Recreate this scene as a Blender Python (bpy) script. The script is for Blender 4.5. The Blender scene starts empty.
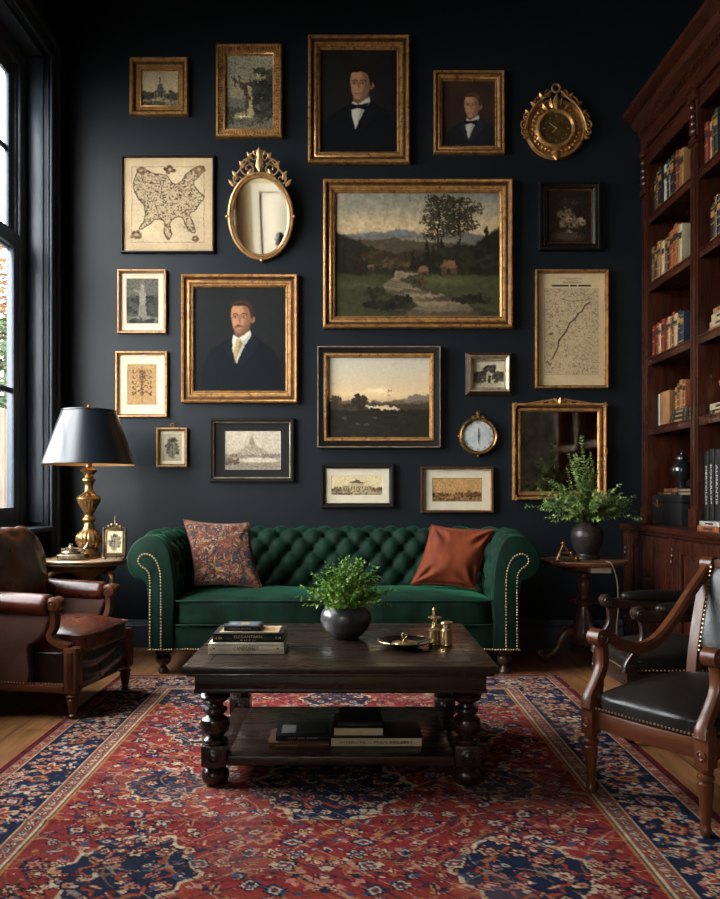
import bpy, bmesh, math, random
import numpy as np
from mathutils import Vector, Matrix, noise as mnoise

PI = math.pi
F, CX, CY, H, D = 840.0, 350.0, 495.0, 0.95, 5.25   # focal length in px, eye line, eye height, depth of the end wall
COL = bpy.context.scene.collection


def at(px, py, y):
    return Vector(((px - CX) * y / F, y, H + (CY - py) * y / F))


def lin(c):
    out = []
    for v in c[:3]:
        v = v / 255.0
        out.append(v / 12.92 if v <= 0.04045 else ((v + 0.055) / 1.055) ** 2.4)
    return tuple(out)


# ------------------------------------------------------------------ mesh builder
def cat(pts, n=6, closed=False):
    """Catmull-Rom through pts (tuples of any length)."""
    P = [np.array(p, float) for p in pts]
    m = len(P)
    out = []
    rng = range(m if closed else m - 1)
    for i in rng:
        if closed:
            p0, p1, p2, p3 = P[(i - 1) % m], P[i], P[(i + 1) % m], P[(i + 2) % m]
        else:
            p1, p2 = P[i], P[i + 1]
            p0 = P[i - 1] if i > 0 else 2 * p1 - p2
            p3 = P[i + 2] if i + 2 < m else 2 * p2 - p1
        for k in range(n):
            t = k / n
            out.append(0.5 * ((2 * p1) + (-p0 + p2) * t + (2 * p0 - 5 * p1 + 4 * p2 - p3) * t * t + (-p0 + 3 * p1 - 3 * p2 + p3) * t ** 3))
    if not closed:
        out.append(P[-1])
    return [tuple(p) for p in out]


class MB:
    def __init__(self):
        self.v, self.f, self.mi = [], [], []
        self.M = None

    def add(self, verts, faces, mi=0, M=None):
        b = len(self.v)
        M = M if M is not None else self.M
        if M is not None:
            verts = [M @ Vector(p) for p in verts]
        self.v.extend(tuple(p) for p in verts)
        for f in faces:
            self.f.append(tuple(b + i for i in f))
            self.mi.append(mi)
        return self

    def bm(self, bm, mi=0, M=None):
        bm.verts.index_update()
        self.add([v.co.copy() for v in bm.verts], [[v.index for v in f.verts] for f in bm.faces], mi, M)
        bm.free()
        return self

    def box(self, lo, hi, bev=0.0, mi=0, M=None, seg=2):
        lo, hi = [min(a, b) for a, b in zip(lo, hi)], [max(a, b) for a, b in zip(lo, hi)]
        if bev <= 0:
            x0, y0, z0 = lo
            x1, y1, z1 = hi
            vs = [(x0, y0, z0), (x1, y0, z0), (x1, y1, z0), (x0, y1, z0), (x0, y0, z1), (x1, y0, z1), (x1, y1, z1), (x0, y1, z1)]
            return self.add(vs, [(0, 3, 2, 1), (4, 5, 6, 7), (0, 1, 5, 4), (1, 2, 6, 5), (2, 3, 7, 6), (3, 0, 4, 7)], mi, M)
        b = bmesh.new()
        bmesh.ops.create_cube(b, size=1)
        for v in b.verts:
            v.co = Vector([(lo[i] + hi[i]) / 2 + v.co[i] * (hi[i] - lo[i]) for i in range(3)])
        bev = min(bev, 0.45 * min(hi[i] - lo[i] for i in range(3)))
        bmesh.ops.bevel(b, geom=list(b.edges), offset=bev, segments=seg, profile=0.6, affect='EDGES')
        return self.bm(b, mi, M)

    def lathe(self, prof, seg=28, c=(0, 0, 0), mi=0, M=None, mod=None):
        """prof: (r, z) bottom to top, mod(theta, i) -> radius factor"""
        vs, fs = [], []
        n = len(prof)
        for i, (r, z) in enumerate(prof):
            for k in range(seg):
                a = 2 * PI * k / seg
                rr = r * (mod(a, i, z) if mod else 1)
                vs.append((c[0] + rr * math.cos(a), c[1] + rr * math.sin(a), c[2] + z))
        for i in range(n - 1):
            for k in range(seg):
                k2 = (k + 1) % seg
                fs.append((i * seg + k, i * seg + k2, (i + 1) * seg + k2, (i + 1) * seg + k))
        if prof[0][0] > 1e-6:
            fs.append(tuple(range(seg))[::-1])
        if prof[-1][0] > 1e-6:
            fs.append(tuple((n - 1) * seg + k for k in range(seg)))
        return self.add(vs, fs, mi, M)

    def sweep(self, pts, prof, mi=0, M=None, up=(0, 0, 1), scale=None, closed=False, caps=True):
        """prof: closed 2D loop (a along side vector, b along up-ish vector)."""
        P = [Vector(p) for p in pts]
        n, m = len(P), len(prof)
        upv = Vector(up)
        vs, fs = [], []
        for i, p in enumerate(P):
            if closed:
                t = P[(i + 1) % n] - P[i - 1]
            else:
                t = P[min(i + 1, n - 1)] - P[max(i - 1, 0)]
            t.normalize()
            s = t.cross(upv)
            if s.length < 1e-4:
                s = t.cross(Vector((1, 0.01, 0)))
            s.normalize()
            u = s.cross(t)
            sc = scale[i] if scale is not None else 1
            sa, sb = sc if isinstance(sc, tuple) else (sc, sc)
            for a, b in prof:
                vs.append(p + s * a * sa + u * b * sb)
        for i in range(n if closed else n - 1):
            j = (i + 1) % n
            for k in range(m):
                k2 = (k + 1) % m
                fs.append((i * m + k, i * m + k2, j * m + k2, j * m + k))
        if caps and not closed:
            fs.append(tuple(range(m))[::-1])
            fs.append(tuple((n - 1) * m + k for k in range(m)))
        return self.add(vs, fs, mi, M)

    def tube(self, pts, r, seg=8, mi=0, M=None, up=(0, 0, 1), closed=False):
        prof = [(math.cos(2 * PI * k / seg), math.sin(2 * PI * k / seg)) for k in range(seg)]
        rr = [r] * len(pts) if not isinstance(r, (list, tuple)) else list(r)
        return self.sweep(pts, prof, mi, M, up, rr, closed)

    def ball(self, c, r, seg=10, rings=6, mi=0, M=None):
        r = (r, r, r) if not isinstance(r, (tuple, list)) else r
        vs, fs = [(c[0], c[1], c[2] - r[2])], []
        for i in range(1, rings):
            ph = -PI / 2 + PI * i / rings
            for k in range(seg):
                a = 2 * PI * k / seg
                vs.append((c[0] + r[0] * math.cos(ph) * math.cos(a), c[1] + r[1] * math.cos(ph) * math.sin(a), c[2] + r[2] * math.sin(ph)))
        vs.append((c[0], c[1], c[2] + r[2]))
        top = len(vs) - 1
        for k in range(seg):
            k2 = (k + 1) % seg
            fs.append((0, 1 + k2, 1 + k))
            fs.append((top, top - seg + k, top - seg + k2))
            for i in range(rings - 2):
                a = 1 + i * seg
                fs.append((a + k, a + k2, a + seg + k2, a + seg + k))
        return self.add(vs, fs, mi, M)

    def prism(self, out, d0, d1, mi=0, M=None, plane='xz', bev=0.0):
        """outline in a plane, from depth d0 to d1 along the third axis, edges rounded by bev"""
        def P(a, b, d):
            return {'xz': (a, d, b), 'yz': (d, a, b), 'xy': (a, b, d)}[plane]
        n = len(out)
        area = sum(out[i][0] * out[(i + 1) % n][1] - out[(i + 1) % n][0] * out[i][1] for i in range(n))
        if area < 0:
            out = out[::-1]
        def inset(o, k):
            r = []
            for i in range(n):
                a, b, c = Vector(o[i - 1]), Vector(o[i]), Vector(o[(i + 1) % n])
                t = (c - a)
                if t.length < 1e-9:
                    t = Vector((1, 0))
                t.normalize()
                r.append((b.x - t.y * k, b.y + t.x * k))
            return r
        sg = 1 if d1 > d0 else -1
        loops = [(out, d0), (out, d1)] if bev <= 0 else [(inset(out, bev), d0), (inset(out, bev * .3), d0 + sg * bev * .3), (out, d0 + sg * bev), (out, d1 - sg * bev), (inset(out, bev * .3), d1 - sg * bev * .3), (inset(out, bev), d1)]
        vs = [P(a, b, d) for o, d in loops for a, b in o]
        fs = []
        L = len(loops)
        for i in range(L - 1):
            for k in range(n):
                k2 = (k + 1) % n
                fs.append((i * n + k, i * n + k2, (i + 1) * n + k2, (i + 1) * n + k))
        fs.append(tuple(range(n))[::-1])
        fs.append(tuple((L - 1) * n + k for k in range(n)))
        return self.add(vs, fs, mi, M)

    def grid(self, fn, nu, nv, mi=0, M=None, closed_u=False):
        vs = [fn(i / (nu if closed_u else nu - 1), j / (nv - 1)) for j in range(nv) for i in range(nu)]
        fs = []
        for j in range(nv - 1):
            for i in range(nu if closed_u else nu - 1):
                i2 = (i + 1) % nu
                fs.append((j * nu + i, j * nu + i2, (j + 1) * nu + i2, (j + 1) * nu + i))
        return self.add(vs, fs, mi, M)

    def cushion(self, lo, hi, e=5.0, crown=0.02, sub=14, wr=0.0, seed=0, mi=0, M=None, bottom=False):
        """soft upholstered block between lo and hi, crowned on top"""
        b = bmesh.new()
        bmesh.ops.create_cube(b, size=2)
        bmesh.ops.subdivide_edges(b, edges=list(b.edges), cuts=sub, use_grid_fill=True)
        c = [(lo[i] + hi[i]) / 2 for i in range(3)]
        s = [(hi[i] - lo[i]) / 2 for i in range(3)]
        for v in b.verts:
            p = v.co
            q = (abs(p.x) ** e + abs(p.y) ** e + abs(p.z) ** e) ** (1 / e)
            x, y, z = p / q
            cr = max(0, (1 - x * x)) * max(0, (1 - y * y))
            zz = c[2] + z * s[2]
            if z > 0 or bottom:
                zz += crown * cr * z
            w = Vector((c[0] + x * s[0], c[1] + y * s[1], zz))
            if wr:
                nn = mnoise.noise(w * 9 + Vector((seed, 0, 0))) + .5 * mnoise.noise(w * 22 + Vector((0, seed, 0)))
                w += Vector((x, y, z)).normalized() * wr * nn
            v.co = w
        return self.bm(b, mi, M)

    def build(self, name, mats, parent=None, origin=None, ang=40, flat=False):
        me = bpy.data.meshes.new(name)
        v = np.array(self.v, dtype=np.float64).reshape(-1, 3)
        if origin is not None:
            v = v - np.array(origin)
        me.from_pydata(v.tolist(), [], self.f)
        mats = mats if isinstance(mats, (list, tuple)) else [mats]
        for m in mats:
            me.materials.append(m)
        if len(mats) > 1:
            me.polygons.foreach_set('material_index', self.mi)
        b = bmesh.new()
        b.from_mesh(me)
        bmesh.ops.recalc_face_normals(b, faces=b.faces)
        b.to_mesh(me)
        b.free()
        if not flat:
            me.shade_smooth()
            me.set_sharp_from_angle(angle=math.radians(ang))
        me.update()
        o = bpy.data.objects.new(name, me)
        COL.objects.link(o)
        if parent is not None:
            o.parent = parent
        return o


def tag(o, label, category, group=None):
    o['label'] = label
    o['category'] = category
    if group:
        o['group'] = group
    return o


def thing(name, label, category, loc=(0, 0, 0), rotz=0.0, group=None):
    o = bpy.data.objects.new(name, None)
    o.empty_display_size = 0.05
    COL.objects.link(o)
    o.location = loc
    o.rotation_euler = (0, 0, rotz)
    return tag(o, label, category, group)


def struct(o, label=None):
    o['kind'] = 'structure'
    if label:
        o['label'] = label
    return o


def text_mb(s, size, M, mi=0, extrude=0.0004, mb=None, fit=None):
    cu = bpy.data.curves.new('lettering', 'FONT')
    cu.body = s
    cu.size = size
    cu.align_x = 'CENTER'
    cu.align_y = 'CENTER'
    cu.extrude = extrude
    cu.resolution_u = 2
    o = bpy.data.objects.new('lettering', cu)
    COL.objects.link(o)
    bpy.context.view_layer.update()
    me = bpy.data.meshes.new_from_object(o.evaluated_get(bpy.context.evaluated_depsgraph_get()))
    mb = mb or MB()
    vs = [v.co.copy() for v in me.vertices]
    if fit and vs:
        w = max(v.x for v in vs) - min(v.x for v in vs)
        k = fit / w
        for v in vs:
            v.x *= k
    mb.add(vs, [tuple(p.vertices) for p in me.polygons], mi, M)
    bpy.data.objects.remove(o)
    bpy.data.curves.remove(cu)
    bpy.data.meshes.remove(me)
    return mb


# ------------------------------------------------------------------ materials
def _nodes(name):
    m = bpy.data.materials.new(name)
    m.use_nodes = True
    nt = m.node_tree
    return m, nt, nt.nodes, nt.links, nt.nodes['Principled BSDF']


def mat(name, col, rough=0.5, metal=0.0, col2=None, scale=8.0, stretch=(1, 1, 1), bump=0.0, bscale=60.0, spec=0.5, sheen=0.0, sheen_tint=None, coat=0.0, rough_var=0.0, detail=5.0, trans=0.0, ior=1.45, emit=None, thr=(0.35, 0.65), bdist=0.004, voronoi=False):
    m, nt, N, L, P = _nodes(name)
    c = lin(col) + (1,)
    P.inputs['Base Color'].default_value = c
    P.inputs['Roughness'].default_value = rough
    P.inputs['Metallic'].default_value = metal
    P.inputs['Specular IOR Level'].default_value = spec
    P.inputs['IOR'].default_value = ior
    P.inputs['Coat Weight'].default_value = coat
    P.inputs['Coat Roughness'].default_value = 0.15
    P.inputs['Transmission Weight'].default_value = trans
    if sheen:
        P.inputs['Sheen Weight'].default_value = sheen
        P.inputs['Sheen Roughness'].default_value = 0.35
        P.inputs['Sheen Tint'].default_value = (lin(sheen_tint) if sheen_tint else (1, 1, 1)) + (1,)
    if emit:
        P.inputs['Emission Color'].default_value = lin(emit[0]) + (1,)
        P.inputs['Emission Strength'].default_value = emit[1]
    tc = N.new('ShaderNodeTexCoord')
    mp = N.new('ShaderNodeMapping')
    L.new(tc.outputs['Object'], mp.inputs['Vector'])
    mp.inputs['Scale'].default_value = stretch
    if col2 is not None:
        nz = N.new('ShaderNodeTexNoise')
        nz.inputs['Scale'].default_value = scale
        nz.inputs['Detail'].default_value = detail
        nz.inputs['Roughness'].default_value = 0.6
        L.new(mp.outputs['Vector'], nz.inputs['Vector'])
        rp = N.new('ShaderNodeValToRGB')
        rp.color_ramp.elements[0].position = thr[0]
        rp.color_ramp.elements[0].color = c
        rp.color_ramp.elements[1].position = thr[1]
        rp.color_ramp.elements[1].color = lin(col2) + (1,)
        L.new(nz.outputs['Fac'], rp.inputs['Fac'])
        L.new(rp.outputs['Color'], P.inputs['Base Color'])
    if rough_var:
        nz2 = N.new('ShaderNodeTexNoise')
        nz2.inputs['Scale'].default_value = scale * 1.7
        nz2.inputs['Detail'].default_value = 4
        L.new(mp.outputs['Vector'], nz2.inputs['Vector'])
        mr = N.new('ShaderNodeMapRange')
        mr.inputs['From Min'].default_value = 0.3
        mr.inputs['From Max'].default_value = 0.7
        mr.inputs['To Min'].default_value = max(0, rough - rough_var)
        mr.inputs['To Max'].default_value = min(1, rough + rough_var)
        L.new(nz2.outputs['Fac'], mr.inputs['Value'])
        L.new(mr.outputs['Result'], P.inputs['Roughness'])
    if bump:
        bz = N.new('ShaderNodeTexVoronoi' if voronoi else 'ShaderNodeTexNoise')
        bz.inputs['Scale'].default_value = bscale
        if not voronoi:
            bz.inputs['Detail'].default_value = 4
        L.new(mp.outputs['Vector'], bz.inputs['Vector'])
        bp = N.new('ShaderNodeBump')
        bp.inputs['Strength'].default_value = bump
        bp.inputs['Distance'].default_value = bdist
        L.new(bz.outputs['Distance' if voronoi else 'Fac'], bp.inputs['Height'])
        L.new(bp.outputs['Normal'], P.inputs['Normal'])
    return m


def painted(name, rough=0.6, bump=0.15, bscale=220.0, spec=0.3, sheen=0.0):
    """picture surface: colour comes from the mesh's own colour attribute"""
    m, nt, N, L, P = _nodes(name)
    a = N.new('ShaderNodeVertexColor')
    a.layer_name = 'pigment'
    L.new(a.outputs['Color'], P.inputs['Base Color'])
    P.inputs['Roughness'].default_value = rough
    P.inputs['Specular IOR Level'].default_value = spec
    if sheen:
        P.inputs['Sheen Weight'].default_value = sheen
        P.inputs['Sheen Roughness'].default_value = 0.5
    tc = N.new('ShaderNodeTexCoord')
    bz = N.new('ShaderNodeTexNoise')
    bz.inputs['Scale'].default_value = bscale
    bz.inputs['Detail'].default_value = 3
    L.new(tc.outputs['Object'], bz.inputs['Vector'])
    bp = N.new('ShaderNodeBump')
    bp.inputs['Strength'].default_value = bump
    bp.inputs['Distance'].default_value = 0.002
    L.new(bz.outputs['Fac'], bp.inputs['Height'])
    L.new(bp.outputs['Normal'], P.inputs['Normal'])
    return m


def wood(name, dark, light, rough=0.35, axis='z', scale=6.0, coat=0.2, bump=0.08, spec=0.5):
    st = {'x': (0.12, 1, 1), 'y': (1, 0.12, 1), 'z': (1, 1, 0.12)}[axis]
    return mat(name, dark, rough, 0, light, scale * 4, st, bump, scale * 14, spec=spec, coat=coat, rough_var=0.1, detail=7, thr=(0.3, 0.72), bdist=0.002)


# ------------------------------------------------------------------ pigment rasters
def _smooth(t):
    return t * t * (3 - 2 * t)


def vnoise(nx, ny, sx, sy, seed, octv=4, rough=0.55):
    """value noise, sx, sy = cells across at the first octave"""
    rs = np.random.RandomState(seed)
    out = np.zeros((ny, nx))
    amp, tot = 1.0, 0.0
    for o in range(octv):
        cx, cy = max(1, int(sx * 2 ** o)), max(1, int(sy * 2 ** o))
        g = rs.rand(cy + 2, cx + 2)
        x = np.linspace(0, cx, nx, endpoint=False)
        y = np.linspace(0, cy, ny, endpoint=False)
        xi, yi = x.astype(int), y.astype(int)
        fx, fy = _smooth(x - xi)[None, :], _smooth(y - yi)[:, None]
        a = g[yi][:, xi]
        b = g[yi][:, xi + 1]
        c = g[yi + 1][:, xi]
        d = g[yi + 1][:, xi + 1]
        out += amp * ((a * (1 - fx) + b * fx) * (1 - fy) + (c * (1 - fx) + d * fx) * fy)
        tot += amp
        amp *= rough
    return out / tot


class Paint:
    """raster of pigment: x 0..1 left to right, y 0..1 top to bottom, colours sRGB 0..255"""
    def __init__(self, w, h, step=0.0042, seed=1):
        self.w, self.h = w, h
        self.nx, self.ny = max(8, int(round(w / step))), max(8, int(round(h / step)))
        self.x, self.y = np.meshgrid(np.linspace(0, 1, self.nx), np.linspace(0, 1, self.ny))
        self.c = np.zeros((self.ny, self.nx, 3))
        self.a = w / h
        self.seed = seed
        self.px = 1.0 / self.nx

    def noise(self, s, seed=0, octv=4, sy=None):
        return vnoise(self.nx, self.ny, s, sy if sy is not None else max(1, s / self.a), self.seed * 77 + seed, octv)

    def put(self, m, col):
        m = np.clip(m, 0, 1)[..., None]
        col = np.asarray(col, float)
        self.c = self.c * (1 - m) + col * m
        return self

    def vgrad(self, stops):
        ys = [s[0] for s in stops]
        for k in range(3):
            self.c[..., k] = np.interp(self.y, ys, [s[1][k] for s in stops])
        return self

    def ell(self, cx, cy, rx, ry, col, soft=0.25, rot=0.0, k=1.0):
        dx, dy = (self.x - cx) * self.a, self.y - cy
        c, s = math.cos(rot), math.sin(rot)
        u, v = (dx * c + dy * s) / (rx * self.a), (-dx * s + dy * c) / ry
        d = np.sqrt(u * u + v * v)
        return self.put(np.clip((1 + soft / 2 - d) / soft, 0, 1) * k, col)

    def mask(self, pts, soft=1.2):
        n = len(pts)
        ins = np.zeros(self.x.shape, bool)
        dist = np.full(self.x.shape, 1e9)
        for i in range(n):
            x0, y0 = pts[i]
            x1, y1 = pts[(i + 1) % n]
            if y0 != y1:
                c = ((y0 > self.y) != (y1 > self.y)) & (self.x < (x1 - x0) * (self.y - y0) / (y1 - y0) + x0)
                ins ^= c
            dist = np.minimum(dist, self._seg(x0, y0, x1, y1))
        sd = np.where(ins, dist, -dist) / (self.px * self.a)
        return np.clip(sd / soft + 0.5, 0, 1)

    def _seg(self, x0, y0, x1, y1):
        ax, ay, bx, by = x0 * self.a, y0, x1 * self.a, y1
        dx, dy = bx - ax, by - ay
        L = dx * dx + dy * dy + 1e-12
        t = np.clip(((self.x * self.a - ax) * dx + (self.y - ay) * dy) / L, 0, 1)
        return np.hypot(self.x * self.a - ax - t * dx, self.y - ay - t * dy)

    def poly(self, pts, col, soft=1.4, k=1.0):
        return self.put(self.mask(pts, soft) * k, col)

    def stroke(self, pts, w, col, k=1.0, soft=None):
        d = np.full(self.x.shape, 1e9)
        for p, q in zip(pts[:-1], pts[1:]):
            d = np.minimum(d, self._seg(p[0], p[1], q[0], q[1]))
        soft = soft or self.px * self.a * 1.2
        return self.put(np.clip((w / 2 + soft / 2 - d) / soft, 0, 1) * k, col)

    def mul(self, f):
        self.c *= f[..., None] if isinstance(f, np.ndarray) else f
        return self

    def rough(self, amp=2.0, cells=18, seed=0):
        """break up edges as a loaded brush would"""
        a = (vnoise(self.nx, self.ny, cells, max(2, cells / self.a), 900 + seed, 3) - .5) * 2 * amp * 2
        b = (vnoise(self.nx, self.ny, cells, max(2, cells / self.a), 950 + seed, 3) - .5) * 2 * amp * 2
        jj, ii = np.mgrid[0:self.ny, 0:self.nx]
        i2 = np.clip(np.round(ii + a).astype(int), 0, self.nx - 1)
        j2 = np.clip(np.round(jj + b).astype(int), 0, self.ny - 1)
        self.c = self.c[j2, i2]
        return self

    def plane(self, name, material, parent, y=0.0, cz=0.0, cx=0.0, gain=1.0, warp=None, flat_z=None):
        """upright (facing -Y) or lying (flat_z) sheet carrying the pigment"""
        nx, ny = self.nx, self.ny
        X = (self.x - 0.5) * self.w + cx
        Z = (0.5 - self.y) * self.h + cz
        if flat_z is None:
            co = np.stack([X, np.full_like(X, y), Z], -1)
        else:
            co = np.stack([X, Z, np.full_like(X, flat_z) if warp is None else warp], -1)
        me = bpy.data.meshes.new(name)
        nf = (nx - 1) * (ny - 1)
        me.vertices.add(nx * ny)
        me.vertices.foreach_set('co', co.reshape(-1))
        idx = np.arange(nx * ny).reshape(ny, nx)
        q = np.stack([idx[:-1, :-1], idx[1:, :-1], idx[1:, 1:], idx[:-1, 1:]], -1).reshape(-1)
        me.loops.add(nf * 4)
        me.polygons.add(nf)
        me.polygons.foreach_set('loop_start', np.arange(0, nf * 4, 4))
        me.loops.foreach_set('vertex_index', q)
        me.update(calc_edges=True)
        me.validate()
        s = np.clip(self.c, 0, 255) / 255.0
        l = np.where(s <= 0.04045, s / 12.92, ((s + 0.055) / 1.055) ** 2.4) * gain
        col = np.concatenate([np.clip(l, 0, 0.9), np.ones((ny, nx, 1))], -1)
        at_ = me.color_attributes.new('pigment', 'FLOAT_COLOR', 'POINT')
        at_.data.foreach_set('color', col.reshape(-1).astype(np.float32))
        me.materials.append(material)
        me.shade_smooth()
        o = bpy.data.objects.new(name, me)
        COL.objects.link(o)
        if parent is not None:
            o.parent = parent
        return o
# ------------------------------------------------------------------ shared materials
M_WALL = mat('navy_wall_paint', (17, 22, 27), 0.44, col2=(20, 25, 30), scale=3, bump=0.04, bscale=300, spec=0.27)
M_TRIM = mat('navy_trim_paint', (54, 61, 71), 0.34, spec=0.5)
M_CREAM = mat('cream_wall_paint', (196, 178, 140), 0.7, spec=0.2)
M_WHITE = mat('white_door_paint', (205, 196, 176), 0.45)
M_CEIL = mat('dark_ceiling_paint', (40, 45, 52), 0.7, spec=0.2)
M_GOLD = mat('old_gilt', (190, 140, 82), 0.33, 0.5, (122, 80, 42), 26, (1, 1, 1), 0.25, 90, thr=(0.35, 0.75), rough_var=0.1)
M_GOLD_LITE = mat('pale_gilt', (184, 142, 94), 0.34, 0.5, (128, 90, 52), 20, (1, 1, 1), 0.2, 90, thr=(0.35, 0.75), rough_var=0.1)
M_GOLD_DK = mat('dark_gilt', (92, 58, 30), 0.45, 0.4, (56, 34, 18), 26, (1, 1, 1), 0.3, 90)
M_BLACKF = mat('ebonised_frame_wood', (17, 14, 13), 0.36, 0, (26, 20, 17), 30, (1, 1, 1), 0.1, 90, spec=.35)
M_SILVER = mat('tarnished_silver_leaf', (180, 162, 134), 0.34, 0.5, (124, 106, 82), 22, (1, 1, 1), 0.2, 90)
M_WALNUTF = mat('brown_frame_wood', (70, 45, 28), 0.4, 0.1, (46, 28, 18), 40, (1, 1, 1), 0.15, 90)
M_BRASS = mat('aged_brass', (150, 114, 68), 0.27, 0.7, (100, 70, 38), 14, (1, 1, 1), 0.1, 60, rough_var=0.1)
M_BRASS_BR = mat('polished_brass', (206, 176, 128), 0.22, 0.75, (166, 132, 86), 18, rough_var=0.06)
M_PAINT = painted('pigment_on_canvas', 0.6, 0.1, 260, 0.1)
M_PRINT = painted('ink_on_paper', 0.8, 0.05, 400, 0.15)
M_MAT_CREAM = mat('cream_card', (196, 184, 160), 0.85, 0, (188, 175, 150), 14, spec=0.15)
M_MAT_DARK = mat('charcoal_card', (33, 31, 30), 0.85, spec=0.15)
M_MAT_GOLD = mat('gold_slip', (170, 126, 70), 0.42, 0.7, (140, 98, 50), 30)
M_MIRROR = mat('silvered_glass', (232, 228, 220), 0.02, 1.0)
M_MIRROR_OLD = mat('foxed_silvered_glass', (170, 160, 146), 0.06, 1.0, (120, 108, 94), 12)
M_WALNUT = wood('dark_walnut', (27, 18, 14), (46, 30, 22), 0.3, 'x', coat=0.3, bump=.02)
M_WALNUT_Z = wood('dark_walnut_turned', (26, 17, 14), (44, 28, 21), 0.28, 'z', coat=0.3, bump=.02)
M_MAHOG = wood('mahogany_upright', (32, 13, 7), (62, 26, 13), 0.3, 'z', coat=0.15, bump=.02, spec=.45)
M_MAHOG_Y = wood('mahogany_lengthwise', (32, 13, 7), (62, 26, 13), 0.3, 'y', coat=0.15, bump=.02, spec=.45)
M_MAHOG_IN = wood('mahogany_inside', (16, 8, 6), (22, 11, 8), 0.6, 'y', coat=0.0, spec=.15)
M_CHAIRWOOD = wood('chair_walnut', (62, 31, 17), (98, 53, 29), 0.36, 'z', coat=0.08, bump=.03, spec=.38)
M_CHAIRWOOD_X = wood('chair_walnut_rail', (62, 31, 17), (98, 53, 29), 0.36, 'x', coat=0.08, bump=.03, spec=.38)
M_CHAIRWOOD_Y = wood('chair_walnut_arm', (62, 31, 17), (98, 53, 29), 0.34, 'y', coat=0.15, bump=.03, spec=.4)
M_CHAIRWOOD_SHADE = wood('dark_stained_chair_wood', (34, 20, 15), (52, 31, 22), 0.32, 'y', coat=0.2, bump=.03)  # chair walnut darkened for the second armchair, shade put into the colour
M_DKWOOD = wood('dark_turned_foot', (40, 26, 20), (66, 42, 30), 0.3, 'z')
M_PEDESTAL = wood('pedestal_mahogany', (58, 35, 25), (92, 58, 42), 0.32, 'z', coat=0.3)
M_NAIL = mat('brass_nailheads', (176, 148, 108), 0.28, 0.8)
M_PAGES = mat('book_pages', (206, 190, 158), 0.85, 0, (176, 158, 124), 60, (1, 1, 14), 0.2, 120, spec=0.1)

# ------------------------------------------------------------------ the room
XL, XR, YR, ZC = -1.80, 2.28, -3.3, 4.2
WT = 0.20


def boxes(name, lst, m, ang=40):
    b = MB()
    for lo, hi in lst:
        b.box(lo, hi)
    return b.build(name, m, ang=ang)


def make_floor():
    m, nt, N, L, P = _nodes('oak_floorboards')
    tc = N.new('ShaderNodeTexCoord')
    mp = N.new('ShaderNodeMapping')
    mp.inputs['Rotation'].default_value = (0, 0, PI / 2)
    L.new(tc.outputs['Object'], mp.inputs['Vector'])
    br = N.new('ShaderNodeTexBrick')
    br.inputs['Scale'].default_value = 1.0
    br.inputs['Brick Width'].default_value = 1.7
    br.inputs['Row Height'].default_value = 0.15
    br.inputs['Mortar Size'].default_value = 0.0025
    br.offset = 0.37
    br.inputs['Color1'].default_value = lin((172, 122, 78)) + (1,)
    br.inputs['Color2'].default_value = lin((140, 94, 58)) + (1,)
    br.inputs['Mortar'].default_value = lin((34, 20, 12)) + (1,)
    L.new(mp.outputs['Vector'], br.inputs['Vector'])
    m2 = N.new('ShaderNodeMapping')
    m2.inputs['Scale'].default_value = (14, 1.0, 1)
    L.new(tc.outputs['Object'], m2.inputs['Vector'])
    nz = N.new('ShaderNodeTexNoise')
    nz.inputs['Scale'].default_value = 4
    nz.inputs['Detail'].default_value = 8
    nz.inputs['Distortion'].default_value = 0.6
    L.new(m2.outputs['Vector'], nz.inputs['Vector'])
    rp = N.new('ShaderNodeValToRGB')
    rp.color_ramp.elements[0].position = 0.32
    rp.color_ramp.elements[0].color = (0.45, 0.42, 0.4, 1)
    rp.color_ramp.elements[1].position = 0.65
    rp.color_ramp.elements[1].color = (1.1, 1.1, 1.1, 1)
    L.new(nz.outputs['Fac'], rp.inputs['Fac'])
    mx = N.new('ShaderNodeMixRGB')
    mx.blend_type = 'MULTIPLY'
    mx.inputs['Fac'].default_value = 1
    L.new(br.outputs['Color'], mx.inputs['Color1'])
    L.new(rp.outputs['Color'], mx.inputs['Color2'])
    L.new(mx.outputs['Color'], P.inputs['Base Color'])
    P.inputs['Roughness'].default_value = 0.28
    bp = N.new('ShaderNodeBump')
    bp.inputs['Strength'].default_value = 0.25
    bp.inputs['Distance'].default_value = 0.003
    L.new(br.outputs['Fac'], bp.inputs['Height'])
    bp.invert = True
    L.new(bp.outputs['Normal'], P.inputs['Normal'])
    o = boxes('floor', [((XL - WT, YR - .2, -0.1), (XR + .2, D + .2, 0))], m)
    return struct(o)


make_floor()
struct(boxes('ceiling', [((XL - WT, YR - .2, ZC), (XR + .2, D + .2, ZC + .1))], M_CEIL))
struct(boxes('wall_back', [((XL - WT, D, 0), (XR + .2, D + .2, ZC))], M_WALL))
struct(boxes('wall_right', [((XR, YR, 0), (XR + .2, D, ZC))], M_WALL))
WZ0, WZ1 = 0.74, 3.56
WINS = [(2.45, 4.99)]
YC = -0.9         # beyond this the room is cream
REARW = (-2.9, -1.15)


def wall_left_boxes():
    out = []
    ys = [YC] + [y for w in sorted(WINS) for y in w] + [D]
    for a, b in zip(ys[0::2], ys[1::2]):
        out.append(((XL - WT, a, 0), (XL, b, ZC)))
    for a, b in WINS:
        out.append(((XL - WT, a, 0), (XL, b, WZ0)))
        out.append(((XL - WT, a, WZ1), (XL, b, ZC)))
    return out


struct(boxes('wall_left', wall_left_boxes(), M_WALL))
a, b = REARW
struct(boxes('wall_left_rear', [((XL - WT, YR, 0), (XL, a, ZC)), ((XL - WT, b, 0), (XL, YC, ZC)), ((XL - WT, a, 0), (XL, b, WZ0)), ((XL - WT, a, WZ1), (XL, b, ZC))], M_CREAM))
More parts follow.
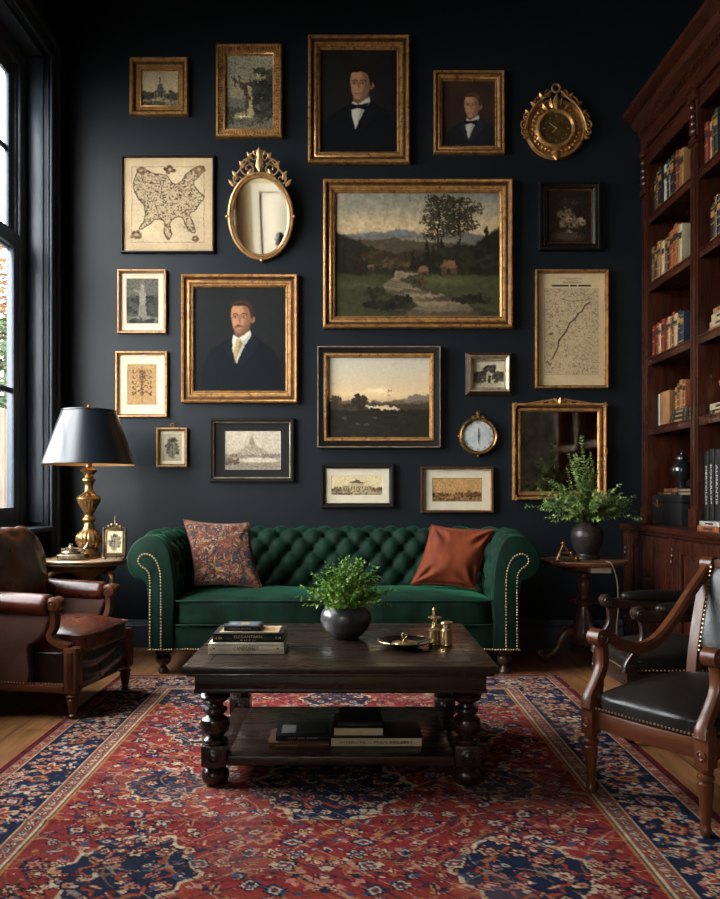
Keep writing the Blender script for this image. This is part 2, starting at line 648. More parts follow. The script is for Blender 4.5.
# end wall behind the viewer, with a panelled door
DX0, DX1, DZ = -1.42, -0.52, 2.2
struct(boxes('wall_rear', [((XL - WT, YR - .2, 0), (DX0, YR, ZC)), ((DX1, YR - .2, 0), (XR + .2, YR, ZC)), ((DX0, YR - .2, DZ), (DX1, YR, ZC))], M_CREAM))


def rear_door():
    r = struct(thing('door_1', 'white panelled door in the cream wall seen in the oval mirror', 'door', ((DX0 + DX1) / 2, YR, 0)))
    del r['category']
    w = (DX1 - DX0) / 2
    b = MB().box((-w, -.07, 0.005), (w, -.03, DZ), .004)
    for x0, x1 in ((-w + .1, -.05), (.05, w - .1)):
        for z0, z1 in ((.2, .95), (1.1, 2.05)):
            b.box((x0, -.032, z0), (x1, -.022, z1), .004)
            b.box((x0 + .05, -.026, z0 + .05), (x1 - .05, -.014, z1 - .05), .01)
    b.build('door_leaf', M_WHITE, r)
    c = MB()
    c.box((-w - .12, -.002, 0), (-w, .03, DZ + .12), .006)
    c.box((w, -.002, 0), (w + .12, .03, DZ + .12), .006)
    c.box((-w, -.002, DZ), (w, .03, DZ + .12), .006)
    c.build('door_casing', M_WHITE, r)
    k = MB().lathe([(.005, 0), (.012, .01), (.012, .03), (.028, .045), (.028, .06), (.0, .075)], 14, M=Matrix.Translation((w - .07, -.03, 1.0)) @ Matrix.Rotation(-PI / 2, 4, 'X'))
    k.build('door_knob', M_BRASS, r)


rear_door()


def window(n, y0, y1, m):
    r = thing('window_%d' % n, 'tall sash window', 'window', (XL, (y0 + y1) / 2, WZ0))
    del r['category'], r['label']
    struct(r)
    o = (XL, (y0 + y1) / 2, WZ0)
    g = MB()
    xf, xs = XL - .115, XL - .118        # frame face, sash face
    fw, sw = .11, .085
    e = 0.001
    # fixed box frame with stepped beads
    for a, b in ((y0 + e, y0 + fw), (y1 - fw, y1 - e)):
        g.box((XL - .196, a, WZ0 + e), (xf, b, WZ1 - e), .006)
        mid = b if a < (y0 + y1) / 2 else a
        g.box((XL - .16, mid - .02, WZ0 + .04), (xf - .016, mid + .02, WZ1 - .1), .006)
    g.box((XL - .196, y0 + fw, WZ1 - .11), (xf, y1 - fw, WZ1 - e), .006)
    g.box((XL - .196, y0 + fw, WZ0 + e), (xf, y1 - fw, WZ0 + .05), .006)
    g.build('window_frame', m, r, o)
    zm = 2.41
    for k, (za, zb, xo) in enumerate(((WZ0 + .05, zm + .05, xs), (zm - .05, WZ1 - .11, xs - .03))):
        s = MB()
        ya, yb = y0 + fw, y1 - fw
        s.box((xo - .028, ya, za), (xo, ya + sw, zb), .008)
        s.box((xo - .028, yb - sw, za), (xo, yb, zb), .008)
        s.box((xo - .028, ya + sw, za), (xo, yb - sw, za + .09), .008)
        s.box((xo - .028, ya + sw, zb - .09), (xo, yb - sw, zb), .008)
        nv = 4
        for i in range(1, nv):
            yy = ya + (yb - ya) * i / nv
            s.box((xo - .026, yy - .014, za + .08), (xo - .006, yy + .014, zb - .08), .005)
        zz = 1.545 if k == 0 else 2.93
        s.box((xo - .025, ya + sw - .01, zz - .016), (xo - .007, yb - sw + .01, zz + .016), .005)
        so = s.build('sash', m, r, o)
        p = MB().box((xo - .016, ya + sw - .005, za + .085), (xo - .013, yb - sw + .005, zb - .085))
        p.build('pane', M_GLASS, so, None if False else o)
    # deep panelled lining, casing and sill
    l = MB()
    l.box((XL - .11, y1 - .012, WZ0 + .05), (XL - .02, y1 - .001, WZ1 - .02), .004)
    l.box((XL - .11, y0 + .001, WZ0 + .05), (XL - .02, y0 + .012, WZ1 - .02), .004)
    l.box((XL - .11, y0 + .02, WZ1 - .012), (XL - .02, y1 - .02, WZ1 - .001), .004)
    l.build('lining', m, r, o)
    c = MB()
    cw = .13
    for a, b, s in ((y1, y1 + cw, 1), (y0 - cw, y0, -1)):
        c.box((XL + .001, a, .2), (XL + .022, b, WZ1 + cw), .004)
        i, q = (a, b) if s > 0 else (b, a)
        c.box((XL + .001, i + s * .0, .2), (XL + .03, i + s * .02, WZ1 + .02), .006)
        c.box((XL + .001, q - s * .035, .2), (XL + .042, q, WZ1 + cw), .01)
    c.box((XL + .001, y0, WZ1), (XL + .022, y1, WZ1 + cw), .004)
    c.box((XL + .001, y0, WZ1), (XL + .03, y1, WZ1 + .02), .006)
    c.box((XL + .001, y0 - cw, WZ1 + cw - .035), (XL + .042, y1 + cw, WZ1 + cw), .01)
    c.build('casing', m, r, o)
    s = MB().box((XL - .11, y0 + .001, WZ0 - .001), (XL + .05, y1 - .001, WZ0 + .025), .008)
    s.build('window_sill', m, r, o)
    return r


def glass_mat():
    m, nt, N, L, P = _nodes('window_glass')
    N.remove(P)
    out = N['Material Output']
    t = N.new('ShaderNodeBsdfTransparent')
    t.inputs['Color'].default_value = (0.95, 0.97, 0.97, 1)
    g = N.new('ShaderNodeBsdfGlossy')
    g.inputs['Roughness'].default_value = 0.02
    lw = N.new('ShaderNodeLayerWeight')
    pw = N.new('ShaderNodeMath')
    pw.operation = 'POWER'
    pw.inputs[1].default_value = 5
    L.new(lw.outputs['Facing'], pw.inputs[0])
    fr = N.new('ShaderNodeMath')
    fr.operation = 'MULTIPLY_ADD'
    fr.inputs[1].default_value = 0.9
    fr.inputs[2].default_value = 0.04
    L.new(pw.outputs[0], fr.inputs[0])
    mx = N.new('ShaderNodeMixShader')
    L.new(fr.outputs[0], mx.inputs['Fac'])
    L.new(t.outputs[0], mx.inputs[1])
    L.new(g.outputs[0], mx.inputs[2])
    L.new(mx.outputs[0], out.inputs['Surface'])
    return m


M_GLASS = glass_mat()
for n, (a, b) in enumerate(WINS):
    window(n + 1, a, b, M_TRIM)
window(2, REARW[0], REARW[1], M_WHITE)


def baseboard(name, p0, p1, nrm, m):
    """moulded skirting from p0 to p1 on a wall whose inward normal is nrm"""
    prof = [(0.001, 0), (.024, 0), (.024, .11), (.02, .125), (.024, .135), (.016, .15), (.012, .168), (.001, .172)]
    b = MB()
    n = Vector(nrm)
    vs = []
    for p in (p0, p1):
        for d, z in prof:
            vs.append((p[0] + n.x * d, p[1] + n.y * d, z))
    k = len(prof)
    b.add(vs, [(i, (i + 1) % k, k + (i + 1) % k, k + i) for i in range(k)] + [tuple(range(k)), tuple(range(k, 2 * k))])
    return struct(b.build(name, m, ang=30))


baseboard('baseboard_back', (XL + .03, D), (1.70, D), (0, -1), M_TRIM)
baseboard('baseboard_left', (XL, YC), (XL, D - .03), (1, 0), M_TRIM)
baseboard('baseboard_right', (XR, YR + .03), (XR, 2.4), (-1, 0), M_TRIM)
# slim picture of a cornice where wall and ceiling meet
struct(MB().prism([(D - .001, ZC - .001), (D - .14, ZC - .001), (D - .13, ZC - .03), (D - .05, ZC - .07), (D - .03, ZC - .14), (D - .001, ZC - .15)], XL + .01, XR - .01, plane='yz').build('trim_1', M_TRIM))

# ------------------------------------------------------------------ outside
struct(boxes('ground_outside', [((-16, -8, -0.5), (XL - WT - .02, 26, -0.4))], mat('garden_soil', (44, 42, 32), 0.9, 0, (34, 40, 24), 3)))


def garden():
    m = wood('weathered_fence_board', (58, 46, 36), (76, 62, 48), 0.8, 'z', coat=0, spec=.2)
    r = thing('garden_fence', 'tan board fence outside beyond the window', 'fence', (-4.6, 8.0, -0.4))
    for k in range(42):
        y = -2 + k * .22
        MB().box((-.012, y - .102, .0), (.012, y + .102, 2.5), .004).build('fence_board', m, r)
    q = MB()
    for z in (.4, 1.35, 2.3):
        q.box((-.05, -2.1, z - .045), (-.0121, 7.2, z + .045), .004)
    q.build('fence_rail', m, r)
    rs = random.Random(5)
    bark = mat('tree_bark', (84, 66, 50), .9, 0, (60, 46, 36), 10)
    for (x, y, z, rad, c1, c2, lab, nm) in ((-6.0, 14.0, 2.6, 1.4, (48, 62, 34), (34, 48, 24), 'leafy green tree just beyond the garden fence', 'garden_tree'),
                                   (-6.7, 16.4, 4.5, 1.4, (96, 68, 40), (80, 54, 32), 'tree in orange autumn leaf rising beyond the green tree outside', 'garden_tree')):
        t = thing(nm, lab, 'tree', (x, y, -0.4))
        lf = mat('leaves_' + lab.split()[1], c1, .7, 0, c2, 3, spec=.2)
        b = MB()
        for i in range(2600):
            while True:
                d = Vector((rs.uniform(-1, 1), rs.uniform(-1, 1), rs.uniform(-1, 1)))
                if .2 < d.length < 1:
                    break
            p = Vector((0, 0, z + .4)) + d * rad
            q = Matrix.Rotation(rs.uniform(0, 6.3), 3, 'Z') @ Matrix.Rotation(rs.uniform(0, 3), 3, 'X')
            s = rs.uniform(.05, .1)
            b.add([p + q @ Vector(c) * s for c in ((-1, 0, 0), (0, -.5, .1), (1, 0, 0), (0, .5, .1))], [(0, 1, 2, 3)])
        b.build('crown', lf, t, flat=True)
        MB().tube([(0, 0, 0), (.05, 0, z * .5), (-.03, .05, z + .4)], [.16, .12, .05], 9).build('trunk', bark, t)


garden()

# ------------------------------------------------------------------ camera, sky, view
def set_camera():
    cd = bpy.data.cameras.new('camera')
    cd.sensor_width = 36
    cd.lens = F * 36 / 899
    cd.shift_x = (360 - CX) / 899
    cd.shift_y = (CY - 449.5) / 899
    cd.clip_start = 0.05
    cd.clip_end = 200
    c = bpy.data.objects.new('camera', cd)
    COL.objects.link(c)
    c.location = (0, 0, H)
    c.rotation_euler = (PI / 2, 0, 0)
    bpy.context.scene.camera = c


set_camera()
SKY = 26.0
w = bpy.data.worlds.new('overcast_sky')
bpy.context.scene.world = w
w.use_nodes = True
bg = w.node_tree.nodes['Background']
bg.inputs['Color'].default_value = (0.97, 0.98, 1.0, 1)
bg.inputs['Strength'].default_value = SKY
vs = bpy.context.scene.view_settings
vs.view_transform = 'Standard'
vs.look = 'None'
vs.exposure = 0.0
vs.gamma = 1.0
vs.use_curve_mapping = False


def portal(y0, y1):
    ld = bpy.data.lights.new('window_portal', 'AREA')
    ld.shape = 'RECTANGLE'
    ld.size, ld.size_y = (y1 - y0), WZ1 - WZ0
    ld.cycles.is_portal = True
    o = bpy.data.objects.new('window_portal', ld)
    COL.objects.link(o)
    o.location = (XL - .199, (y0 + y1) / 2, (WZ0 + WZ1) / 2)
    o.rotation_euler = (PI / 2, 0, -PI / 2)
    return o


for a, b in WINS + [REARW]:
    portal(a, b)
# ------------------------------------------------------------------ pictures on the end wall
def frame_loops(w, h, prof, mb=None, cz=0.0):
    """mitred moulding: prof = (inset, height off the wall, material) from the outer edge inwards"""
    mb = mb or MB()
    for i in range(len(prof) - 1):
        (d0, z0, m0), (d1, z1, _m) = prof[i], prof[i + 1]
        vs = []
        for d, z in ((d0, z0), (d1, z1)):
            a, c = w / 2 - d, h / 2 - d
            vs += [(-a, -z, cz - c), (a, -z, cz - c), (a, -z, cz + c), (-a, -z, cz + c)]
        mb.add(vs, [(k, (k + 1) % 4, 4 + (k + 1) % 4, 4 + k) for k in range(4)], m0)
    return mb


PROFILES = {
    # deep gilt scoop
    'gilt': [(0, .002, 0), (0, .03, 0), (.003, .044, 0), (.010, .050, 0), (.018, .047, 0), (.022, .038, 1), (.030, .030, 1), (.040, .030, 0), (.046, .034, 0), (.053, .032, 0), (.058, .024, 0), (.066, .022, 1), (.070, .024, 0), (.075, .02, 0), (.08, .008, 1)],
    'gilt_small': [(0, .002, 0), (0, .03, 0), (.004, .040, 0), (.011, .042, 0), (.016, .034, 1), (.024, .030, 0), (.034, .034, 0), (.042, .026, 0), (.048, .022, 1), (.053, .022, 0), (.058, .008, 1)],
    'box': [(0, .002, 0), (0, .045, 0), (.006, .052, 0), (.014, .05, 0), (.022, .036, 1), (.036, .024, 0), (.046, .022, 2), (.060, .02, 2), (.064, .022, 0), (.068, .008, 1)],
    'ornate': [(0, .002, 0), (0, .036, 0), (.004, .046, 0), (.012, .046, 0), (.018, .038, 1), (.030, .028, 0), (.044, .024, 0), (.05, .028, 0), (.056, .024, 0), (.06, .008, 1)],
    'black': [(0, .002, 0), (0, .03, 0), (.004, .038, 0), (.014, .038, 0), (.018, .030, 0), (.030, .026, 0), (.034, .03, 0), (.042, .024, 0), (.046, .02, 1), (.052, .018, 1), (.054, .008, 0)],
    'black_gold': [(0, .002, 0), (0, .036, 0), (.004, .046, 2), (.009, .046, 0), (.014, .040, 0), (.040, .032, 0), (.046, .036, 1), (.056, .036, 1), (.066, .022, 1), (.070, .008, 0)],
    'thin_black': [(0, .002, 0), (0, .024, 0), (.003, .028, 0), (.010, .028, 0), (.013, .022, 0), (.014, .008, 0)],
    'black_lip': [(0, .002, 0), (0, .03, 0), (.004, .036, 0), (.014, .036, 0), (.02, .026, 0), (.024, .026, 1), (.029, .022, 1), (.031, .008, 0)],
    'slim_gold': [(0, .002, 0), (0, .028, 0), (.003, .034, 0), (.009, .034, 0), (.013, .024, 1), (.018, .022, 0), (.021, .008, 1)],
    'slim_brown': [(0, .002, 0), (0, .028, 0), (.003, .034, 0), (.010, .034, 0), (.015, .026, 1), (.018, .024, 1), (.02, .008, 0)],
    'bevel': [(0, .002, 0), (0, .012, 0), (.004, .018, 0), (.022, .042, 1), (.027, .042, 1), (.042, .026, 1), (.05, .022, 1), (.052, .008, 1)],
}


def hung(name, label, cat_, box, prof, mats, paint=None, card=None, border=0, slip=None, group=None, pname='picture', gain=1.0, ornament=None, inset_px=None):
    """box: the frame's edges in the photo; the frame hangs flat on the end wall"""
    x0, y0, x1, y1 = box
    yf = D - 0.035
    p0, p1 = at(x0, y1, yf), at(x1, y0, yf)
    w, h = p1.x - p0.x, p1.z - p0.z
    r = thing(name, label, cat_, ((p0.x + p1.x) / 2, D - 0.001, (p0.z + p1.z) / 2), 0, group)
    pr = PROFILES[prof]
    mb = frame_loops(w, h, pr)
    if ornament:
        ornament(mb, w, h, pr)
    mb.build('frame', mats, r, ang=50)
    ins = pr[-1][0] - .004
    iw, ih = w - 2 * ins, h - 2 * ins
    MB().box((-iw / 2, -.0045, -ih / 2), (iw / 2, -.003, ih / 2)).build('backing', M_BLACKF, r)
    by = [border] * 4 if not isinstance(border, (tuple, list)) else list(border)   # left, right, top, bottom
    if card:
        aw0, aw1, ah0, ah1 = -iw / 2 + by[0], iw / 2 - by[1], -ih / 2 + by[3], ih / 2 - by[2]
        c = MB()
        o_ = [(-iw / 2, -ih / 2), (iw / 2, -ih / 2), (iw / 2, ih / 2), (-iw / 2, ih / 2)]
        i_ = [(aw0, ah0), (aw1, ah0), (aw1, ah1), (aw0, ah1)]
        j_ = [(aw0 + .002, ah0 + .002), (aw1 - .002, ah0 + .002), (aw1 - .002, ah1 - .002), (aw0 + .002, ah1 - .002)]
        vs = [(a, -.0085, b) for a, b in o_] + [(a, -.0085, b) for a, b in i_] + [(a, -.0062, b) for a, b in j_]
        c.add(vs, [(k, (k + 1) % 4, 4 + (k + 1) % 4, 4 + k) for k in range(4)])
        c.add(vs, [(4 + k, 4 + (k + 1) % 4, 8 + (k + 1) % 4, 8 + k) for k in range(4)], 1)
        c.build('mount', [card, slip or M_MAT_CREAM], r)
        pw, ph, pcx, pcz = aw1 - aw0, ah1 - ah0, (aw0 + aw1) / 2, (ah0 + ah1) / 2
    else:
        pw, ph, pcx, pcz = iw, ih, 0, 0
    if paint:
        p = paint(pw, ph)
        p.plane(pname, M_PAINT if gain < 0 else (M_PAINT if card is None else M_PRINT), r, y=-.0058, cz=pcz, cx=pcx, gain=abs(gain))
    return r, w, h


def beads(mb, w, h, inset, z, r, step, mi=0, squash=1.0):
    for (ax, az, bx, bz) in ((-1, 1, 1, 1), (-1, -1, 1, -1), (-1, -1, -1, 1), (1, -1, 1, 1)):
        a = Vector((ax * (w / 2 - inset), -z, az * (h / 2 - inset)))
        b = Vector((bx * (w / 2 - inset), -z, bz * (h / 2 - inset)))
        n = max(2, int((b - a).length / step))
        for i in range(n):
            p = a.lerp(b, (i + .5) / n)
            mb.ball(p, (r, r * squash, r), 6, 4, mi)


def leafy(mb, w, h, pr):
    """rows of cast leaves on the scoop, beads at the sight edge"""
    for k, (ins, z, r) in enumerate(((.024, .034, .008), (.036, .028, .007), (.047, .027, .004), (.012, .047, .004))):
        beads(mb, w, h, ins, z, r, r * (2.2 if k < 2 else 2.0), 0, .7)


def ropey(mb, w, h, pr):
    beads(mb, w, h, .009, .040, .0035, .009, 0, .8)


# ---- pigment
def grain(p, amt=.1, seed=3):
    n = p.noise(70, seed, 2) - .5
    p.mul(1 + n * amt * 2)
    return p


def portrait(hx, hy, s, hair, skin=(206, 150, 112), tie=None, bow=False, moustache=False, beard=0, bgc=((30, 27, 24), (20, 20, 22)), coat=(20, 23, 29), seed=1, age=0):
    def fn(w, h):
        p = Paint(w, h, 0.0034, seed)
        a = p.a
        n = p.noise(3, 1)
        p.vgrad([(0, bgc[0]), (1, bgc[1])])
        p.ell(hx - .05, hy + .12, .55, .5, tuple(c * 1.5 for c in bgc[0]), 1.6, 0, .55)
        p.mul(.75 + .5 * n)

        def X(u):
            return hx + u * s / a

        def Y(v):
            return hy + v * s
        # coat: sloping shoulders to the lower edge
        body = [(X(-.32), Y(.92)), (X(-.9), Y(1.22)), (X(-1.55), Y(1.62)), (X(-1.95), Y(2.4)), (X(-2.1), 1.05), (X(2.25), 1.05), (X(2.05), Y(2.3)), (X(1.65), Y(1.55)), (X(1.0), Y(1.1)), (X(.45), Y(.72))]
        p.poly(body, coat, 3)
        dark = tuple(c * .6 for c in coat)
        lite = tuple(c * 1.55 + 4 for c in coat)
        # neck and collar
        p.poly([(X(-.3), Y(.45)), (X(.45), Y(.3)), (X(.5), Y(.85)), (X(.1), Y(1.15)), (X(-.35), Y(.95))], tuple(c * .62 for c in skin), 2.5)
        linen = (220, 210, 190)
        p.poly([(X(-.38), Y(.84)), (X(-.1), Y(1.02)), (X(.5), Y(.62)), (X(.56), Y(.86)), (X(.16), Y(1.5)), (X(-.22), Y(2.35)), (X(-.42), Y(1.6)), (X(-.44), Y(1.1))], linen, 2)
        p.poly([(X(.1), Y(1.16)), (X(.54), Y(.78)), (X(.16), Y(1.5)), (X(-.2), Y(2.3))], tuple(c * .72 for c in linen), 3, .7)
        if tie is not None:
            p.poly([(X(-.26), Y(1.08)), (X(.02), Y(1.06)), (X(.12), Y(1.3)), (X(-.04), Y(1.62)), (X(-.3), Y(2.3)), (X(-.36), Y(1.7)), (X(-.3), Y(1.4))], tie, 2)
            p.poly([(X(-.04), Y(1.12)), (X(.12), Y(1.3)), (X(-.04), Y(1.62)), (X(-.3), Y(2.3)), (X(-.14), Y(1.6))], tuple(c * .7 for c in tie), 2.5, .8)
            for k in range(5):
                p.stroke([(X(-.34), Y(1.35 + k * .17)), (X(-.02), Y(1.22 + k * .17))], .022 * s, tuple(c * .66 for c in tie), .5)
        if bow:
            p.poly([(X(-.5), Y(1.0)), (X(-.12), Y(1.08)), (X(.42), Y(.96)), (X(.36), Y(1.34)), (X(-.06), Y(1.22)), (X(-.46), Y(1.32))], (16, 15, 16), 2)
            p.ell(X(-.06), Y(1.15), .1 * s / a, .1 * s, (30, 28, 28), .5)
        # lapels
        p.poly([(X(-.42), Y(1.0)), (X(-.52), Y(1.7)), (X(-.26), Y(2.5)), (X(-.62), Y(1.95)), (X(-.86), Y(1.5))], lite, 3, .55)
        p.poly([(X(.56), Y(.86)), (X(.95), Y(1.25)), (X(.7), Y(1.75)), (X(-.1), Y(2.6)), (X(.14), Y(1.6))], lite, 3, .55)
        p.stroke([(X(-.22), Y(2.35)), (X(-.2), 1.02)], .03 * s, dark, .8)
        p.stroke([(X(-1.3), Y(2.1)), (X(-1.15), 1.02)], .05 * s, dark, .7, .05 * s)
        p.stroke([(X(1.35), Y(2.0)), (X(1.3), 1.02)], .05 * s, dark, .7, .05 * s)
        p.stroke([(X(.55), Y(2.15)), (X(.95), Y(2.05))], .03 * s, lite, .8)
        # head
        p.ell(X(.08), Y(-.28), .62 * s / a, .66 * s, hair, .18)
        p.ell(X(.62), Y(.06), .13 * s / a, .2 * s, tuple(c * .8 for c in skin), .35, .1)
        face = [(X(-.47), Y(-.48)), (X(-.36), Y(-.7)), (X(0), Y(-.74)), (X(.4), Y(-.62)), (X(.52), Y(-.2)), (X(.5), Y(.28)), (X(.3), Y(.62)), (X(.02), Y(.78)), (X(-.24), Y(.72)), (X(-.4), Y(.42)), (X(-.47), Y(.05)), (X(-.5), Y(-.2))]
        p.poly(cat(face, 4, True), skin, 2.5)
        sh = p.mask(cat([(X(.14), Y(-.7)), (X(.54), Y(-.62)), (X(.6), Y(.3)), (X(.28), Y(.7)), (X(.06), Y(.8)), (X(.16), Y(.3)), (X(.24), Y(-.1))], 4, True), 6)
        p.put(sh * .55, tuple(c * .5 for c in skin))
        p.ell(X(-.2), Y(-.45), .2 * s / a, .14 * s, tuple(min(255, c * 1.12) for c in skin), 1.2, 0, .6)
        p.ell(X(-.26), Y(.2), .12 * s / a, .12 * s, (214, 140, 108), 1.4, 0, .5)
        # hair line
        p.poly(cat([(X(-.5), Y(-.34)), (X(-.44), Y(-.62)), (X(-.1), Y(-.66)), (X(.34), Y(-.62)), (X(.5), Y(-.25)), (X(.56), Y(.05)), (X(.66), Y(-.1)), (X(.7), Y(-.5)), (X(.42), Y(-.92)), (X(-.02), Y(-1.0)), (X(-.42), Y(-.86)), (X(-.56), Y(-.55))], 4, True), hair, 2.2)
        p.stroke(cat([(X(-.3), Y(-.82)), (X(.1), Y(-.9)), (X(.5), Y(-.66))], 4), .05 * s, tuple(c * 1.7 + 8 for c in hair), .5, .06 * s)
        # eyes, brows, nose, mouth
        for ex, wd in ((-.27, .105), (.17, .115)):
            p.ell(X(ex), Y(-.1), wd * 1.25 * s / a, .085 * s, tuple(c * .58 for c in skin), .9, 0, .8)
            p.ell(X(ex), Y(-.085), wd * .8 * s / a, .036 * s, (196, 182, 166), .5, 0, .8)
            p.ell(X(ex - .01), Y(-.085), .042 * s / a, .044 * s, (28, 20, 18), .5)
            p.stroke(cat([(X(ex - wd * 1.3), Y(-.2)), (X(ex), Y(-.255)), (X(ex + wd * 1.35), Y(-.2))], 4), .045 * s, tuple(c * .9 + 4 for c in hair), .85)
        p.poly([(X(-.08), Y(-.16)), (X(.02), Y(-.12)), (X(.03), Y(.16)), (X(.06), Y(.24)), (X(-.12), Y(.28))], tuple(c * .68 for c in skin), 2.5, .75)
        p.ell(X(-.13), Y(.2), .05 * s / a, .06 * s, tuple(min(255, c * 1.1) for c in skin), 1)
        if moustache:
            p.poly(cat([(X(-.32), Y(.42)), (X(-.12), Y(.31)), (X(.2), Y(.42)), (X(.0), Y(.41)), (X(-.12), Y(.40)), (X(-.24), Y(.42))], 3, True), tuple(c * 1.3 + 12 for c in hair), 2)
        p.stroke(cat([(X(-.28), Y(.47)), (X(-.1), Y(.45)), (X(.1), Y(.47))], 4), .036 * s, (120, 62, 52), .85)
        p.ell(X(-.1), Y(.54), .12 * s / a, .04 * s, (180, 112, 90), .9, 0, .6)
        if beard:
            p.put(p.mask(cat([(X(-.44), Y(.36)), (X(-.1), Y(.6)), (X(.3), Y(.36)), (X(.46), Y(.1)), (X(.44), Y(.5)), (X(.06), Y(.84)), (X(-.32), Y(.7))], 4, True), 5) * beard, tuple(c * 1.2 + 12 for c in hair))
        p.rough(.7, 26, seed)
        return grain(p, .06).mul(.86)
    return fn


def ridge(p, base, amp, cells, seed, col, soft=2.0, k=1.0, slope=0.0):
    rs = np.random.RandomState(seed)
    n = vnoise(p.nx, 2, cells, 1, seed, 5, .5)[0]
    y = base - amp * (n - .5) * 2 + slope * (p.x[0] - .5)
    m = np.clip((p.y - y[None, :]) * p.ny / soft + .5, 0, 1)
    return p.put(m * k, col)


def foliage(p, cx, cy, rx, ry, col, seed, n=60, r=.02, k=1.0):
    rs = random.Random(seed)
    for i in range(n):
        a, d = rs.uniform(0, 6.283), rs.uniform(0, 1) ** .6
        rr = r * rs.uniform(.5, 1.3)
        v = rs.uniform(.75, 1.35)
        p.ell(cx + rx * d * math.cos(a), cy + ry * d * math.sin(a), rr / p.a * 1.3, rr, tuple(c * v for c in col), .5, rs.uniform(-.5, .5), k)


def fir(p, x, y0, h, col):
    w = h * .22 / p.a
    pts = [(x, y0 - h)]
    for i in range(1, 7):
        t = i / 6
        pts += [(x + w * t * (1 if i % 1 == 0 else .7), y0 - h + h * t), (x + w * t * .55, y0 - h + h * t * .97)]
    left = [(2 * x - q, r) for q, r in pts[1:]][::-1]
    p.poly(pts + left, col, 2)


